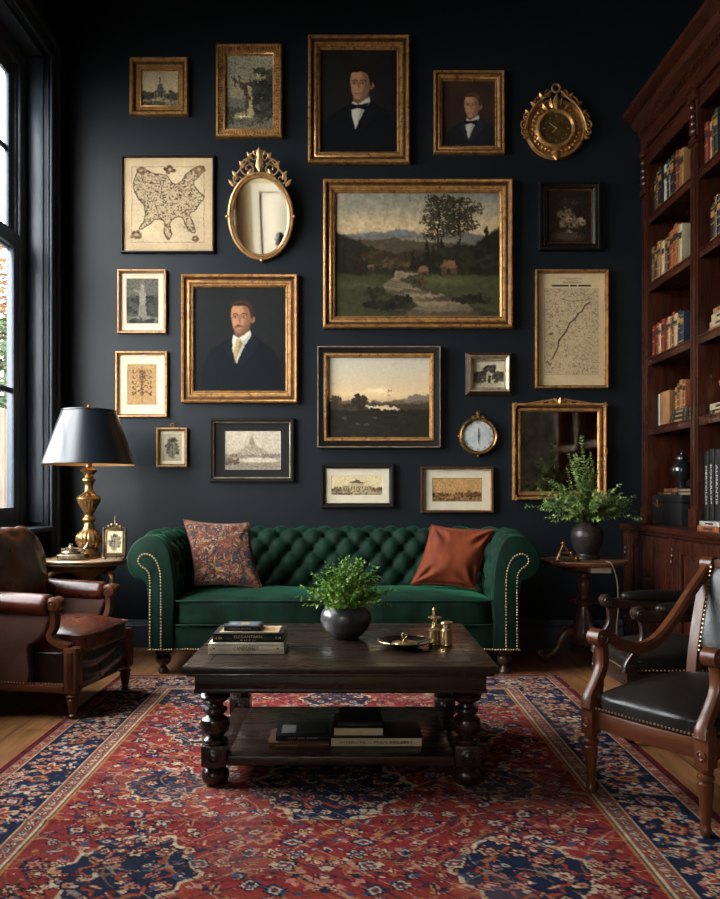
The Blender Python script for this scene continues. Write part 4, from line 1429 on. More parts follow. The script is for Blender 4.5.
def oval_mirror():
    yf = D - .03
    c = at(261.5, 217.5, yf)
    rx, rz = 33 * yf / F, 42 * yf / F
    r = thing('wall_mirror', 'oval gilt mirror with a pierced scrolling crest, leaning off the wall', 'mirror', (c.x, D - .002, c.z - rz))
    T = Matrix.Rotation(math.radians(MIRROR_TILT), 4, 'X')
    M0 = Matrix.Translation((0, -.004, 0)) @ T
    b = MB()
    oval_ring(rx, rz, [(0, .002), (0, .018), (.004, .026), (.012, .028), (.017, .02), (.021, .018), (.026, .024), (.033, .022), (.038, .012)], 72, rz, 0, b)
    for k in range(72):
        a = 2 * PI * k / 72
        b.ball(((rx - .019) * math.cos(a), -.02, rz + (rz - .019) * math.sin(a)), .0038, 6, 4)
    b.M = None
    fr = MB().add(b.v, b.f, 0, M0)
    fr.build('frame', M_GOLD_LITE, r)
    # glass
    seg = 72
    g = MB()
    vs = [((rx - .034) * math.cos(2 * PI * k / seg), -.012, rz + (rz - .034) * math.sin(2 * PI * k / seg)) for k in range(seg)]
    vs += [(x, -.006, z) for x, y, z in vs]
    g.add(vs, [tuple(range(seg)), tuple(range(2 * seg - 1, seg - 1, -1))] + [(k, (k + 1) % seg, seg + (k + 1) % seg, seg + k) for k in range(seg)], 0, M0)
    g.build('mirror_glass', M_MIRROR, r, ang=20)
    # crest
    q = MB()
    zt = 2 * rz
    s = yf / F
    y = -.018
    for sg in (-1, 1):
        scroll_tube(q, (sg * 11 * s, zt + 3 * s), 9 * s, 1.3, PI * (.5 if sg > 0 else .5), -sg, .0062, y)
        scroll_tube(q, (sg * 21 * s, zt - 7 * s), 6 * s, 1.2, PI / 2, -sg, .0055, y)
        scroll_tube(q, (sg * 6 * s, zt + 13 * s), 6 * s, 1.2, -PI / 2, sg, .005, y)
        q.tube([(sg * 26 * s, y, zt - 14 * s), (sg * 23 * s, y, zt - 2 * s), (sg * 15 * s, y, zt + 6 * s), (sg * 8 * s, y, zt + 16 * s), (sg * 2 * s, y, zt + 20 * s)], [.003, .005, .006, .005, .003], 6, up=(0, 1, 0))
        for (bx, bz, tx, tz, wd) in ((25, -14, 31, -7, 2), (22, -6, 27, 1, 2), (15, 4, 20, 10, 2.2), (8, 12, 12, 18, 2), (4, 15, 6, 20, 1.6), (12, -4, 8, 3, 2)):
            leaf_mb(q, (sg * bx * s, zt + bz * s), (sg * tx * s, zt + tz * s), wd * s, y)
    leaf_mb(q, (0, zt), (0, zt + 16 * s), 4 * s, y - .004, .01)
    leaf_mb(q, (0, zt + 12 * s), (0, zt + 23 * s), 3 * s, y - .002, .008)
    q.ball((0, y - .004, zt + 19 * s), .009, 8, 6)
    for a in (0, PI, -PI / 2):
        MB().ball((rx * math.cos(a), -.022, rz + rz * math.sin(a)), .012, 8, 6, 0, M0).build('stud', M_GOLD_LITE, r)
    for sg in (-1, 1):
        pass
    c2 = MB().add(q.v, q.f, 0, M0)
    c2.build('crest_moulding', M_GOLD_LITE, r, ang=60)


MIRROR_TILT = 12.0
oval_mirror()


def gilt_mirror():
    x0, y0, x1, y1 = 513, 403, 607, 500
    yf = D - .035
    p0, p1 = at(x0, y1, yf), at(x1, y0, yf)
    w, h = p1.x - p0.x, p1.z - p0.z
    r = thing('wall_mirror', 'square gilt mirror with beaded edge and small crest, behind the green sprigs', 'mirror', ((p0.x + p1.x) / 2, D - .001, (p0.z + p1.z) / 2))
    pr = [(0, .002, 0), (0, .03, 0), (.004, .042, 0), (.014, .042, 0), (.02, .03, 1), (.032, .026, 0), (.04, .03, 0), (.048, .026, 0), (.054, .012, 1)]
    b = frame_loops(w, h, pr)
    beads(b, w, h, .009, .043, .006, .013, 0, .8)
    beads(b, w, h, .044, .03, .003, .008, 0, .8)
    for sx in (-1, 1):
        for sz in (-1, 1):
            for k in range(5):
                a = k * PI / 2.5
                b.ball((sx * (w / 2 - .014) + .012 * math.cos(a), -.042, sz * (h / 2 - .014) + .012 * math.sin(a)), .007, 6, 4)
        b.ball((sx * (w / 2 - .01), -.046, 0), (.012, .008, .03), 8, 6)
    b.build('frame', [M_GOLD, M_GOLD_DK], r)
    q = MB()
    zt = h / 2
    for sg in (-1, 1):
        scroll_tube(q, (sg * .05, zt + .002), .02, 1.2, PI * .5, -sg, .005, -.034)
        scroll_tube(q, (sg * .11, zt - .002), .014, 1.2, PI * .5, -sg, .0045, -.034)
        q.tube([(sg * .2, -.034, zt - .002), (sg * .14, -.034, zt + .006), (sg * .08, -.034, zt + .014), (sg * .02, -.034, zt + .024)], [.003, .005, .006, .005], 6, up=(0, 1, 0))
        leaf_mb(q, (sg * .01, zt), (sg * .04, zt + .03), .01, -.036)
    leaf_mb(q, (0, zt - .01), (0, zt + .036), .014, -.04, .012)
    q.build('crest_moulding', M_GOLD, r, ang=60)
    iw, ih = w / 2 - .048, h / 2 - .048
    MB().box((-iw, -.013, -ih), (iw, -.006, ih)).build('mirror_glass', M_MIRROR_OLD, r)


gilt_mirror()


# ---- clocks
M_DIAL_GOLD = mat('dark_gold_dial', (128, 100, 54), 0.35, 0.7, (92, 70, 36), 30)
M_DIAL_SILVER = mat('silver_dial', (196, 198, 192), 0.5, 0.25, (166, 168, 164), 18)
M_HAND_LITE = mat('pale_clock_hand', (226, 206, 160), 0.35, 0.6)
M_INK = mat('black_enamel', (16, 15, 15), 0.4)


def disc(mb, r, y0, y1, cz=0.0, seg=56, mi=0):
    mb.prism([(r * math.cos(2 * PI * k / seg), cz + r * math.sin(2 * PI * k / seg)) for k in range(seg)], y0, y1, mi)


def hand(mb, ang, L, wd, y, tail=.15, cz=0.0):
    d = Vector((math.sin(ang), math.cos(ang)))
    n = Vector((d.y, -d.x))
    o = [d * -L * tail + n * wd * .6, d * L * .7 + n * wd, d * L, d * L * .7 - n * wd, d * -L * tail - n * wd * .6]
    mb.prism([(p.x, cz + p.y) for p in o], y, y - .0015)


def gilt_clock():
    yf = D - .03
    s = yf / F
    c = at(556, 128.5, yf)
    r = thing('wall_clock', 'ornate gilt cartouche clock with a dark gold dial, high on the right', 'clock', (c.x, D - .002, c.z))
    R = 30 * s
    b = MB()
    oval_ring(R, R, [(0, .002), (0, .02), (.005, .03), (.012, .032), (.018, .022), (.05, .02), (.062, .03), (.07, .044), (.08, .044), (.088, .034), (.09, .03)], 64, 0, 0, b)
    rs = random.Random(3)
    for k in range(34):
        a = 2 * PI * k / 34
        rr = 22.5 * s + rs.uniform(-.008, .008)
        b.ball((rr * math.cos(a), -.024, rr * math.sin(a)), (.011 + rs.uniform(-.003, .004), .012, .011), 7, 5)
    for k in range(48):
        a = 2 * PI * k / 48
        b.ball((19 * s * math.cos(a), -.036, 19 * s * math.sin(a)), .0045, 6, 4)
    b.build('frame', [M_GOLD], r)
    q = MB()
    for sg in (-1, 1):
        pts = [(sg * 31 * s, -.03, -2 * s), (sg * 28 * s, -.034, 10 * s), (sg * 21 * s, -.036, 22 * s), (sg * 12 * s, -.036, 30 * s), (sg * 5 * s, -.034, 37 * s)]
        q.tube(cat(pts, 5), [.010] * 11 + [.008] * 10, 7, up=(0, 1, 0))
        for (x, z, rad) in ((31, 3, 5), (29, 11, 4), (17, 26, 5), (8, 34, 4), (31, -4, 4)):
            scroll_tube(q, (sg * x * s, z * s), rad * s, 1.2, PI / 2, -sg, .006, -.034)
        for (bx, bz, tx, tz) in ((26, 14, 31, 18), (20, 23, 26, 26), (13, 30, 17, 35), (28, -8, 33, -10), (9, 18, 14, 24), (4, 20, 6, 30)):
            leaf_mb(q, (sg * bx * s, bz * s), (sg * tx * s, tz * s), 2.6 * s, -.034, .012)
    leaf_mb(q, (0, 18 * s), (0, 34 * s), 4 * s, -.04, .014)
    leaf_mb(q, (0, -22 * s), (0, -32 * s), 4 * s, -.034, .014)
    q.build('crest_moulding', M_GOLD, r, ang=60)
    t = MB().tube([(4 * s * math.cos(a), -.03, 40 * s + 4 * s * math.sin(a)) for a in [2 * PI * k / 18 for k in range(18)]], .007, 8, up=(0, 1, 0), closed=True)
    t.build('hanging_ring', M_GOLD, r)
    d = MB()
    disc(d, R - .085, -.022, -.03)
    dl = d.build('dial', M_DIAL_GOLD, r, ang=20)
    mk = MB()
    for k in range(12):
        a = k * PI / 6
        L = .012 if k % 3 == 0 else .006
        M = Matrix.Rotation(a, 4, 'Y')
        mk.box((-.0016, -.0312, .070), (.0016, -.0302, .070 + L), M=M)
    mk.build('hour_marking', M_HAND_LITE, dl)
    hb = MB()
    hand(hb, math.radians(-52), .055, .002, -.032)
    hb.build('hand', M_HAND_LITE, r)
    hb = MB()
    hand(hb, math.radians(-140), .04, .0022, -.034)
    disc(hb, .005, -.033, -.037, seg=16)
    hb.build('hand', M_HAND_LITE, r)


gilt_clock()


def silver_clock():
    yf = D - .03
    s = yf / F
    c = at(478.5, 436, yf)
    r = thing('wall_clock', 'small round silver faced clock with a brass rim, beside the sunset painting', 'clock', (c.x, D - .002, c.z))
    R = 19 * s
    b = MB()
    oval_ring(R, R, [(0, .002), (0, .026), (.003, .034), (.008, .038), (.014, .034), (.017, .028), (.022, .03), (.026, .022)], 64, 0, 0, b)
    b.build('rim', M_BRASS, r)
    q = MB()
    q.lathe([(.008, 0), (.011, .008), (.006, .014), (.01, .02), (.01, .028), (.004, .034)], 12, (0, -.016, R - .002))
    q.tube([(.011 * math.cos(a), -.016, R + .026 + .012 * math.sin(a)) for a in [2 * PI * k / 14 for k in range(14)]], .003, 6, up=(0, 1, 0), closed=True)
    for sg in (-1, 1):
        scroll_tube(q, (sg * .03, R - .004), .011, 1.1, PI / 2, -sg, .0036, -.018)
        q.ball((sg * (R + .003), -.016, 0), .008, 8, 5)
        q.tube([(sg * .005, -.018, R + .012), (sg * .018, -.018, R + .008), (sg * .036, -.018, R + .002)], [.004, .004, .003], 6, up=(0, 1, 0))
    q.ball((0, -.016, -R - .004), .009, 8, 5)
    q.build('finial_moulding', M_BRASS, r)
    d = MB()
    disc(d, R - .022, -.016, -.022)
    dl = d.build('dial', M_DIAL_SILVER, r, ang=20)
    rom = ['XII', 'I', 'II', 'III', 'IIII', 'V', 'VI', 'VII', 'VIII', 'IX', 'X', 'XI']
    t = MB()
    for k, n in enumerate(rom):
        a = k * PI / 6
        M = Matrix.Rotation(a, 4, 'Y') @ Matrix.Translation((0, -.0224, R - .036)) @ Matrix.Rotation(PI / 2, 4, 'X')
        text_mb(n, .023, M, mb=t, extrude=.0002)
    t.build('numeral_lettering', M_INK, dl, flat=True)
    for ang, L, wd in ((0, .056, .0018), (PI, .05, .0022)):
        hb = MB()
        hand(hb, ang, L, wd, -.024 if ang == 0 else -.0258)
        hb.build('hand', M_INK, r)
    g = MB()
    disc(g, .005, -.024, -.029, seg=14)
    g.build('hand_boss', M_INK, r)


silver_clock()
# ------------------------------------------------------------------ chesterfield
def velvet(name, c1, c2, tint, sheen=.35):
    return mat(name, c1, 0.7, 0, c2, 9, (1, 1, .35), 0.35, 26, spec=0.15, sheen=sheen, sheen_tint=tint, detail=6, bdist=.006)


M_VELVET = velvet('bottle_green_velvet', (5, 22, 15), (14, 42, 30), (70, 150, 110), .4)
SX, SY = -.086, 4.83
sofa = thing('chesterfield_sofa', 'bottle green velvet chesterfield sofa with a deeply buttoned back', 'sofa', (SX, SY, 0))
A = .84                     # half inner width
YF, YB = 4.43 - SY, 4.95 - SY
PROFILE = cat([(0, .30), (-.005, .42), (.0, .52), (.012, .62), (.035, .70), (.075, .75), (.125, .762), (.18, .745), (.225, .70), (.247, .64), (.24, .575), (.205, .53), (.165, .515), (.142, .48), (.135, .36), (.135, .22), (.135, .13)], 5)
PROFILE = [(a, .13 + (z - .13) * .962) for a, z in PROFILE]


def u_path():
    """plan of the seat's inner edge: arm, rounded corner, back, corner, arm; (x, y, nx, ny, s)"""
    R = .13
    out = []
    st = .013
    def seg(p, q, n):
        L = (q - p).length
        k = max(2, int(L / st))
        for i in range(k):
            a = p.lerp(q, i / k)
            out.append((a.x, a.y, n[0], n[1]))
    def arc(c, a0, a1):
        k = 14
        for i in range(k):
            a = a0 + (a1 - a0) * i / k
            out.append((c[0] + R * math.cos(a), c[1] + R * math.sin(a), math.cos(a), math.sin(a)))
    seg(Vector((-A, YF)), Vector((-A, YB - R)), (-1, 0))
    arc((-A + R, YB - R), PI, PI / 2)
    seg(Vector((-A + R, YB)), Vector((A - R, YB)), (0, 1))
    arc((A - R, YB - R), PI / 2, 0)
    seg(Vector((A, YB - R)), Vector((A, YF)), (1, 0))
    out.append((A, YF, 1, 0))
    s, res = 0, []
    for i, p in enumerate(out):
        if i:
            # arc length a little out from the inner edge, so that the tufts do not crowd in the corners
            q = out[i - 1]
            s += math.hypot(p[0] + .04 * p[2] - q[0] - .04 * q[2], p[1] + .04 * p[3] - q[1] - .04 * q[3])
        res.append(p + (s,))
    return res


def chesterfield():
    U = u_path()
    S = U[-1][4]
    pl = [0]
    for a, b in zip(PROFILE[:-1], PROFILE[1:]):
        pl.append(pl[-1] + math.hypot(b[0] - a[0], b[1] - a[1]))
    ncol = int(round(S / .066))
    pu, pv = S / ncol, .087
    v0 = .17                   # first button row along the profile
    buttons = []
    rows = []
    top_l = next(l for l, p in zip(pl, PROFILE) if p[0] > .17)

    def disp(s, l):
        w = _smooth(min(1, max(0, (l - .08) / .08))) * _smooth(min(1, max(0, (top_l + .05 - l) / .12)))
        es = min(s, S - s)
        w *= _smooth(min(1, max(0, (es - .02) / .07)))
        a = (s - S / 2) / pu
        b = (l - v0) / pv
        p, q = (a + b) / 2, (a - b) / 2 + .5 * 0
        f = abs(math.sin(PI * p) * math.sin(PI * q))
        dp = abs(p - round(p))
        dq = abs(q - round(q))
        hole = math.exp(-((dp * dp + dq * dq) / .018))
        return w * (.034 * f ** .5 - .006 - .026 * hole)

    nP = len(PROFILE)
    pts = np.zeros((len(U), nP, 3))
    nrm = np.zeros((len(U), nP, 2))
    for j in range(nP):
        a, b = PROFILE[max(0, j - 1)], PROFILE[min(nP - 1, j + 1)]
        t = Vector((b[0] - a[0], b[1] - a[1])).normalized()
        nrm[:, j] = (-t.y, t.x)         # out of the upholstery: towards the seat, then up
    for i, (x, y, nx, ny, s) in enumerate(U):
        for j, (o, z) in enumerate(PROFILE):
            d = disp(s, pl[j]) if j < nP * .72 else 0
            oo, zz = o + nrm[i, j, 0] * d, z + nrm[i, j, 1] * d
            pts[i, j] = (x + nx * oo, y + ny * oo, zz)
    # buttons where the folds meet
    k = -ncol
    for ai in range(-ncol, ncol + 1):
        for bi in range(-1, 5):
            if (ai + bi) % 2:
                continue
            s, l = S / 2 + ai * pu, v0 + bi * pv
            if not (.07 < s < S - .07) or l < .1 or l > top_l + .02:
                continue
            i = min(range(len(U)), key=lambda q: abs(U[q][4] - s))
            j = min(range(nP), key=lambda q: abs(pl[q] - l))
            nx, ny = U[i][2], U[i][3]
            n3 = Vector((nx * nrm[i, j, 0], ny * nrm[i, j, 0], nrm[i, j, 1]))
            buttons.append((Vector(pts[i, j]), n3))
    i1 = next(i for i, u in enumerate(U) if u[1] >= YB - .04)
    i2 = len(U) - 1 - i1
    for nm, a, b in (('arm', 0, i1), ('backrest', i1, i2), ('arm', i2, len(U) - 1)):
        m = MB()
        n = b - a + 1
        m.add(pts[a:b + 1].reshape(-1, 3).tolist(), [(i * nP + j, i * nP + j + 1, (i + 1) * nP + j + 1, (i + 1) * nP + j) for i in range(n - 1) for j in range(nP - 1)])
        if nm == 'arm':
            # scroll-shaped front panel
            sg = -1 if a == 0 else 1
            o = [(sg * (A + p[0]), p[1]) for p in PROFILE] + [(sg * A, .13)]
            m.prism(o, YF + .012, YF - .018, plane='xz', bev=.010)
            part = m.build('arm', M_VELVET, sofa, ang=60)
            nl = MB()
            path = cat([(.125, .14), (.125, .3), (.125, .5), (.142, .555), (.172, .577), (.186, .605), (.172, .632), (.142, .640), (.106, .622), (.08, .575), (.068, .5), (.067, .3), (.067, .14)], 30)
            acc, last = 0, None
            for p in path:
                if last is not None:
                    acc += math.hypot(p[0] - last[0], p[1] - last[1])
                if last is None or acc > .0135:
                    nl.ball((sg * (A + p[0]), YF - .018, p[1]), (.0056, .0055, .0056), 8, 5)
                    acc = 0
                last = p
            nl.build('nail_stud_trim', M_NAIL, part)
        else:
            m.build(nm, M_VELVET, sofa, ang=60)
    for c, n in buttons:
        q = n.to_track_quat('Z', 'Y').to_matrix().to_4x4()
        MB().ball((0, 0, .002), (.0105, .0105, .006), 9, 5, 0, Matrix.Translation(c) @ q).build('button', M_VELVET, sofa)
    # rail below the seat
    b = MB().box((-A - .02, YF - .006, .13), (A + .02, YF + .5, .262), .012)
    rail = b.build('seat_rail', M_VELVET, sofa)
    nl = MB()
    n = int((2 * A + .27) / .0138)
    for i in range(n + 1):
        nl.ball((-A - .135 + (2 * A + .27) * i / n, YF - (.019 if abs(-A - .135 + (2 * A + .27) * i / n) > A else .007), .137), (.0056, .0055, .0056), 8, 5)
    nl.build('nail_stud_trim', M_NAIL, rail)
    for sg in (-1, 1):
        x0, x1 = (-A - .004, -.004) if sg < 0 else (.004, A + .004)
        c = MB().cushion((x0, YF - .02, .252), (x1, YB + .0, .405), 8, .035, 26, .006, sg * 5 + 7)
        cu = c.build('seat_cushion', M_VELVET, sofa, ang=80)
        w = MB()
        for z in (.392, .266):
            lp = []
            r, ya, yb = .035, YF - .017, YB - .004
            xa, xb = x0 + .004, x1 - .004
            for (cx, cy, a0) in ((xa + r, ya + r, PI), (xb - r, ya + r, 1.5 * PI), (xb - r, yb - r, 0), (xa + r, yb - r, PI / 2)):
                for kk in range(6):
                    t = a0 + kk * PI / 10
                    lp.append((cx + r * math.cos(t), cy + r * math.sin(t), z))
            w.tube(lp, .0055, 6, closed=True)
        w.build('piping', M_VELVET, cu)
    ft = [(.022, 0), (.03, .01), (.026, .022), (.017, .032), (.016, .042), (.03, .05), (.04, .065), (.043, .082), (.036, .096), (.028, .102), (.044, .108), (.044, .13)]
    for sx in (-1, 1):
        for y in (YF + .055, 5.14 - SY):
            MB().lathe(ft, 24, (sx * (A + .07), y, 0)).build('foot', M_DKWOOD, sofa)


chesterfield()


# ------------------------------------------------------------------ scatter cushions
def pillow_mesh(w, h, T, seed=0, n=44, wr=.006, pinch=.09, shear=0.0):
    b = MB()
    def side(sg):
        vs = []
        for j in range(n):
            for i in range(n):
                u, v = -1 + 2 * i / (n - 1), -1 + 2 * j / (n - 1)
                x = u * w / 2 * (1 - pinch * (1 - v * v) ** 1.0)
                z = v * h / 2 * (1 - pinch * (1 - u * u) ** 1.0)
                t = (max(0, 1 - u * u) * max(0, 1 - v * v)) ** .42
                # pulls running in from the corners
                cr = 0
                for cu, cv in ((-1, -1), (1, -1), (-1, 1), (1, 1)):
                    dx, dy = u - cu, v - cv
                    d = math.hypot(dx, dy)
                    cr += math.sin(math.atan2(dy, dx) * 9 + seed + cu) * math.exp(-((d - .45) / .3) ** 2)
                q = Vector((x * 8, z * 8, seed + sg))
                y = -sg * (T / 2 * t + (wr * cr + wr * 1.4 * mnoise.noise(q)) * min(1, t * 1.6))
                vs.append((x + shear * z, y, z))
        return vs
    fs = [(j * n + i, j * n + i + 1, (j + 1) * n + i + 1, (j + 1) * n + i) for j in range(n - 1) for i in range(n - 1)]
    b.add(side(1), fs)
    b.add(side(-1), fs)
    # welted edge
    lp = []
    for k in range(4 * 24):
        e, t = divmod(k, 24)
        a = -1 + 2 * t / 24
        u, v = [(a, -1), (1, a), (-a, 1), (-1, -a)][e]
        lp.append((u * w / 2 * (1 - pinch * (1 - v * v)) + shear * v * h / 2 * (1 - pinch * (1 - u * u)), 0, v * h / 2 * (1 - pinch * (1 - u * u))))
    return b, lp


def scatter(label, c, w, h, T, lean, roll, yaw, m, mw, seed, shear=0.0, wr=.006):
    r = thing('scatter_cushion', label, 'cushion', c, 0)
    r.rotation_euler = (lean, roll, yaw)
    b, lp = pillow_mesh(w, h, T, seed, wr=wr, shear=shear)
    b.build('cover', m, r, ang=80)
    MB().tube(lp, .0045, 6, up=(0, 1, 0), closed=True).build('piping', mw, r)
    return r


M_RUST = velvet('rust_velvet', (92, 40, 22), (128, 61, 35), (214, 150, 116), .3)


def kilim_mat():
    m, nt, N, L, P = _nodes('patterned_kilim_cloth')
    tc = N.new('ShaderNodeTexCoord')
    mp = N.new('ShaderNodeMapping')
    mp.inputs['Scale'].default_value = (1, .0, 1)
    L.new(tc.outputs['Object'], mp.inputs['Vector'])
    cols = [(122, 62, 38), (40, 35, 34), (138, 106, 76), (106, 48, 31), (44, 48, 54), (128, 74, 44), (88, 44, 31), (112, 90, 68)]
    v1 = N.new('ShaderNodeTexVoronoi')
    v1.inputs['Scale'].default_value = 78
    nz = N.new('ShaderNodeTexNoise')
    nz.inputs['Scale'].default_value = 14
    nz.inputs['Detail'].default_value = 3
    L.new(mp.outputs['Vector'], nz.inputs['Vector'])
    mx = N.new('ShaderNodeMixRGB')
    mx.inputs['Fac'].default_value = .10
    L.new(mp.outputs['Vector'], mx.inputs['Color1'])
    L.new(nz.outputs['Color'], mx.inputs['Color2'])
    L.new(mx.outputs['Color'], v1.inputs['Vector'])
    rp = N.new('ShaderNodeValToRGB')
    rp.color_ramp.interpolation = 'CONSTANT'
    while len(rp.color_ramp.elements) < len(cols):
        rp.color_ramp.elements.new(.5)
    for i, c in enumerate(cols):
        rp.color_ramp.elements[i].position = i / len(cols)
        rp.color_ramp.elements[i].color = lin(c) + (1,)
    sp = N.new('ShaderNodeSeparateColor')
    L.new(v1.outputs['Color'], sp.inputs['Color'])
    L.new(sp.outputs[0], rp.inputs['Fac'])
    v2 = N.new('ShaderNodeTexVoronoi')
    v2.inputs['Scale'].default_value = 78
    v2.feature = 'DISTANCE_TO_EDGE'
    L.new(mx.outputs['Color'], v2.inputs['Vector'])
    lt = N.new('ShaderNodeMath')
    lt.operation = 'LESS_THAN'
    lt.inputs[1].default_value = .06
    L.new(v2.outputs['Distance'], lt.inputs[0])
    m2 = N.new('ShaderNodeMixRGB')
    L.new(lt.outputs[0], m2.inputs['Fac'])
    L.new(rp.outputs['Color'], m2.inputs['Color1'])
    m2.inputs['Color2'].default_value = lin((46, 36, 34)) + (1,)
    L.new(m2.outputs['Color'], P.inputs['Base Color'])
    P.inputs['Roughness'].default_value = .85
    P.inputs['Sheen Weight'].default_value = .2
    P.inputs['Specular IOR Level'].default_value = .2
    return m


M_KILIM = kilim_mat()
M_KILIM_EDGE = mat('cushion_welt', (120, 62, 42), .8, 0, (60, 44, 40), 40)
pc = at(222, 556, 4.74)
scatter('multicoloured patterned cushion at the left end of the green sofa', (pc.x + .012, 4.68, .622), .365, .372, .12, math.radians(-17), math.radians(3), math.radians(4), M_KILIM, M_KILIM_EDGE, 2, -.26)
pc = at(453, 558, 4.74)
scatter('plain rust velvet cushion at the right end of the green sofa', (pc.x - .008, 4.68, .606), .352, .345, .13, math.radians(-16), math.radians(4), math.radians(-4), M_RUST, M_RUST, 5, .27, .011)
# ------------------------------------------------------------------ coffee table
RZ = 0.009          # top of the rug
CTX, CTY = -.03, 3.09
ct = thing('coffee_table', 'dark walnut coffee table with heavy turned legs and a lower shelf', 'coffee table', (CTX, CTY, RZ))
TT = .411 - RZ      # table top above the rug
ST = .105 - RZ


def coffee():
    hw, hd = .5, .45
    b = MB()
    b.box((-hw, -hd, TT - .026), (hw, hd, TT), .007)
    b.box((-hw + .012, -hd + .012, TT - .036), (hw - .012, hd - .012, TT - .0255), .005)
    # scored border round the top: four narrow proud strips
    for lo, hi in (((-hw + .07, -hd + .07), (hw - .07, -hd + .078)), ((-hw + .07, hd - .078), (hw - .07, hd - .07)), ((-hw + .07, -hd + .0785), (-hw + .078, hd - .0785)), ((hw - .078, -hd + .0785), (hw - .07, hd - .0785))):
        b.box((lo[0], lo[1], TT - .001), (hi[0], hi[1], TT + .0014), .0005)
    b.build('table_top', M_WALNUT, ct)
    a = MB()
    ax, ay = hw - .035, hd - .035
    z0, z1 = TT - .088, TT - .0362
    a.box((-ax, -ay, z0), (ax, -ay + .024, z1), .003)
    a.box((-ax, ay - .024, z0), (ax, ay, z1), .003)
    a.box((-ax, -ay + .0245, z0), (-ax + .024, ay - .0245, z1), .003)
    a.box((ax - .024, -ay + .0245, z0), (ax, ay - .0245, z1), .003)
    for y in (-ay,):
        a.box((-ax - .003, y - .004, z0 - .004), (ax + .003, y + .006, z0 + .008), .002)
        a.box((-.004, y - .0025, z0 + .012), (.004, y + .002, z1 - .008), .001)
    a.build('apron', M_WALNUT, ct)
    lx, ly = .41, .345
    prof = [(.030, .066), (.042, .056), (.046, .038), (.042, .016), (.03, .0)][::-1]
    foot = [(.030, 0), (.041, .010), (.046, .028), (.043, .044), (.032, .054), (.036, .058), (.036, .063)]
    shaft = [(.036, .132), (.04, .138), (.04, .146), (.03, .151), (.024, .158), (.034, .163), (.045, .175), (.05, .192), (.045, .207), (.03, .217), (.026, .223), (.038, .229), (.041, .236), (.038, .243), (.027, .248), (.024, .256), (.032, .262), (.047, .271), (.05, .281), (.044, .29), (.03, .296), (.036, .300), (.036, .306)]
    shaft = [(r, z * (TT - .090) / .306 if z > .2 else z) for r, z in shaft]
    lyb = .30
    for sx in (-1, 1):
        for sy in (-1, 1):
            m = MB()
            ly = .345 if sy < 0 else lyb
            m.lathe(foot, 26, (sx * lx, sy * ly, 0))
            m.box((sx * lx - .041, sy * ly - .041, .0632), (sx * lx + .041, sy * ly + .041, .1318), .006)
            # carved roundel on the block
            for f in (-1, 1):
                m.lathe([(.024, 0), (.024, .004), (.018, .006), (.014, .003), (.0, .007)], 20, M=Matrix.Translation((sx * lx, sy * ly + f * .041, .0975)) @ Matrix.Rotation(-f * PI / 2, 4, 'X'))
            m.lathe(shaft, 26, (sx * lx, sy * ly, 0))
            m.build('leg', M_WALNUT_Z, ct)
    ly = .345
    s = MB()
    s.box((-lx + .0415, -ly - .03, ST - .032), (lx - .0415, lyb - .03, ST), .006)
    s.box((-lx - .02, -ly + .0415, ST - .030), (-lx + .0415, lyb - .0415, ST - .001), .004)
    s.box((lx - .0415, -ly + .0415, ST - .030), (lx + .02, lyb - .0415, ST - .001), .004)
    s.build('lower_shelf', M_WALNUT, ct)


coffee()


# ------------------------------------------------------------------ books lying flat
def book_mats(name, col, rough=.5):
    return mat(name, col, rough, 0, tuple(max(0, c * .82) for c in col), 18, spec=.4)


def flat_book(label, px, depth_front, z, wpx, th, dep, col, rotz=0.0, spine=None, spine_col=(220, 205, 170), cover=None, group=None, name='book', pages_front=False):
    """book lying flat; its long spine faces the viewer.  px: centre x in the photo at the front edge"""
    x = (px - CX) * depth_front / F
    w = wpx * depth_front / F
    r = thing(name, label, 'book', (x, depth_front + dep / 2, z), rotz, group)
    cm = book_mats('cover_' + '_'.join(label.split()[:4]), col)
    c = MB()
    t = .0028
    y0, y1 = -dep / 2, dep / 2
    c.box((-w / 2, y0, 0), (w / 2, y1, t), .001)
    c.box((-w / 2, y0, th - t), (w / 2, y1, th), .001)
    if not pages_front:
        n = 7
        out = [(y0 + .004 - .005 * math.sin(PI * k / (n - 1)), t + (th - 2 * t) * k / (n - 1)) for k in range(n)] + [(y0 + .0075, th - t), (y0 + .0075, t)]
        c.prism(out, -w / 2 + .0004, w / 2 - .0004, plane='yz')
    cv = c.build('cover', cm, r)
    MB().box((-w / 2 + .004, y0 + .008 - (.004 if pages_front else 0), t + .0002), (w / 2 - .004, y1 - .005, th - t - .0002)).build('page_block', M_PAGES, r)
    if spine:
        lm = mat('lettering_' + '_'.join(label.split()[:4]), spine_col, .5)
        for s, fx, sz, fit, *dz in spine:
            T = Matrix.Translation((fx * w, y0 - .0015 + (.0008 if pages_front else 0), th / 2 + (dz[0] if dz else 0))) @ Matrix.Rotation(PI / 2, 4, 'X')
            text_mb(s, sz, T, fit=fit).build('spine_lettering', lm, cv, flat=True)
    if cover:
        cover(r, cv, w, dep, th)
    return r


def plate_rect(mb, x0, y0, x1, y1, z, mi=0):
    mb.box((x0, y0, z - .0002), (x1, y1, z + .0005), 0, mi)


ZT = .4125
g_top = 'books stacked on the coffee table'


def cover_art(col_field, shapes):
    def fn(r, cv, w, dep, th):
        b = MB()
        ms = []
        for k, (x0, y0, x1, y1, col) in enumerate([(-.42, -.36, .42, .4, col_field)] + shapes):
            ms.append(mat('cover_picture_%d' % len(bpy.data.materials), col, .45, 0, tuple(c * .8 for c in col), 30))
            b.box((x0 * w, y0 * dep, th - .0001 + k * .0002), (x1 * w, y1 * dep, th + .0004 + k * .0002), 0, k)
        b.build('cover_picture', ms, cv)
    return fn


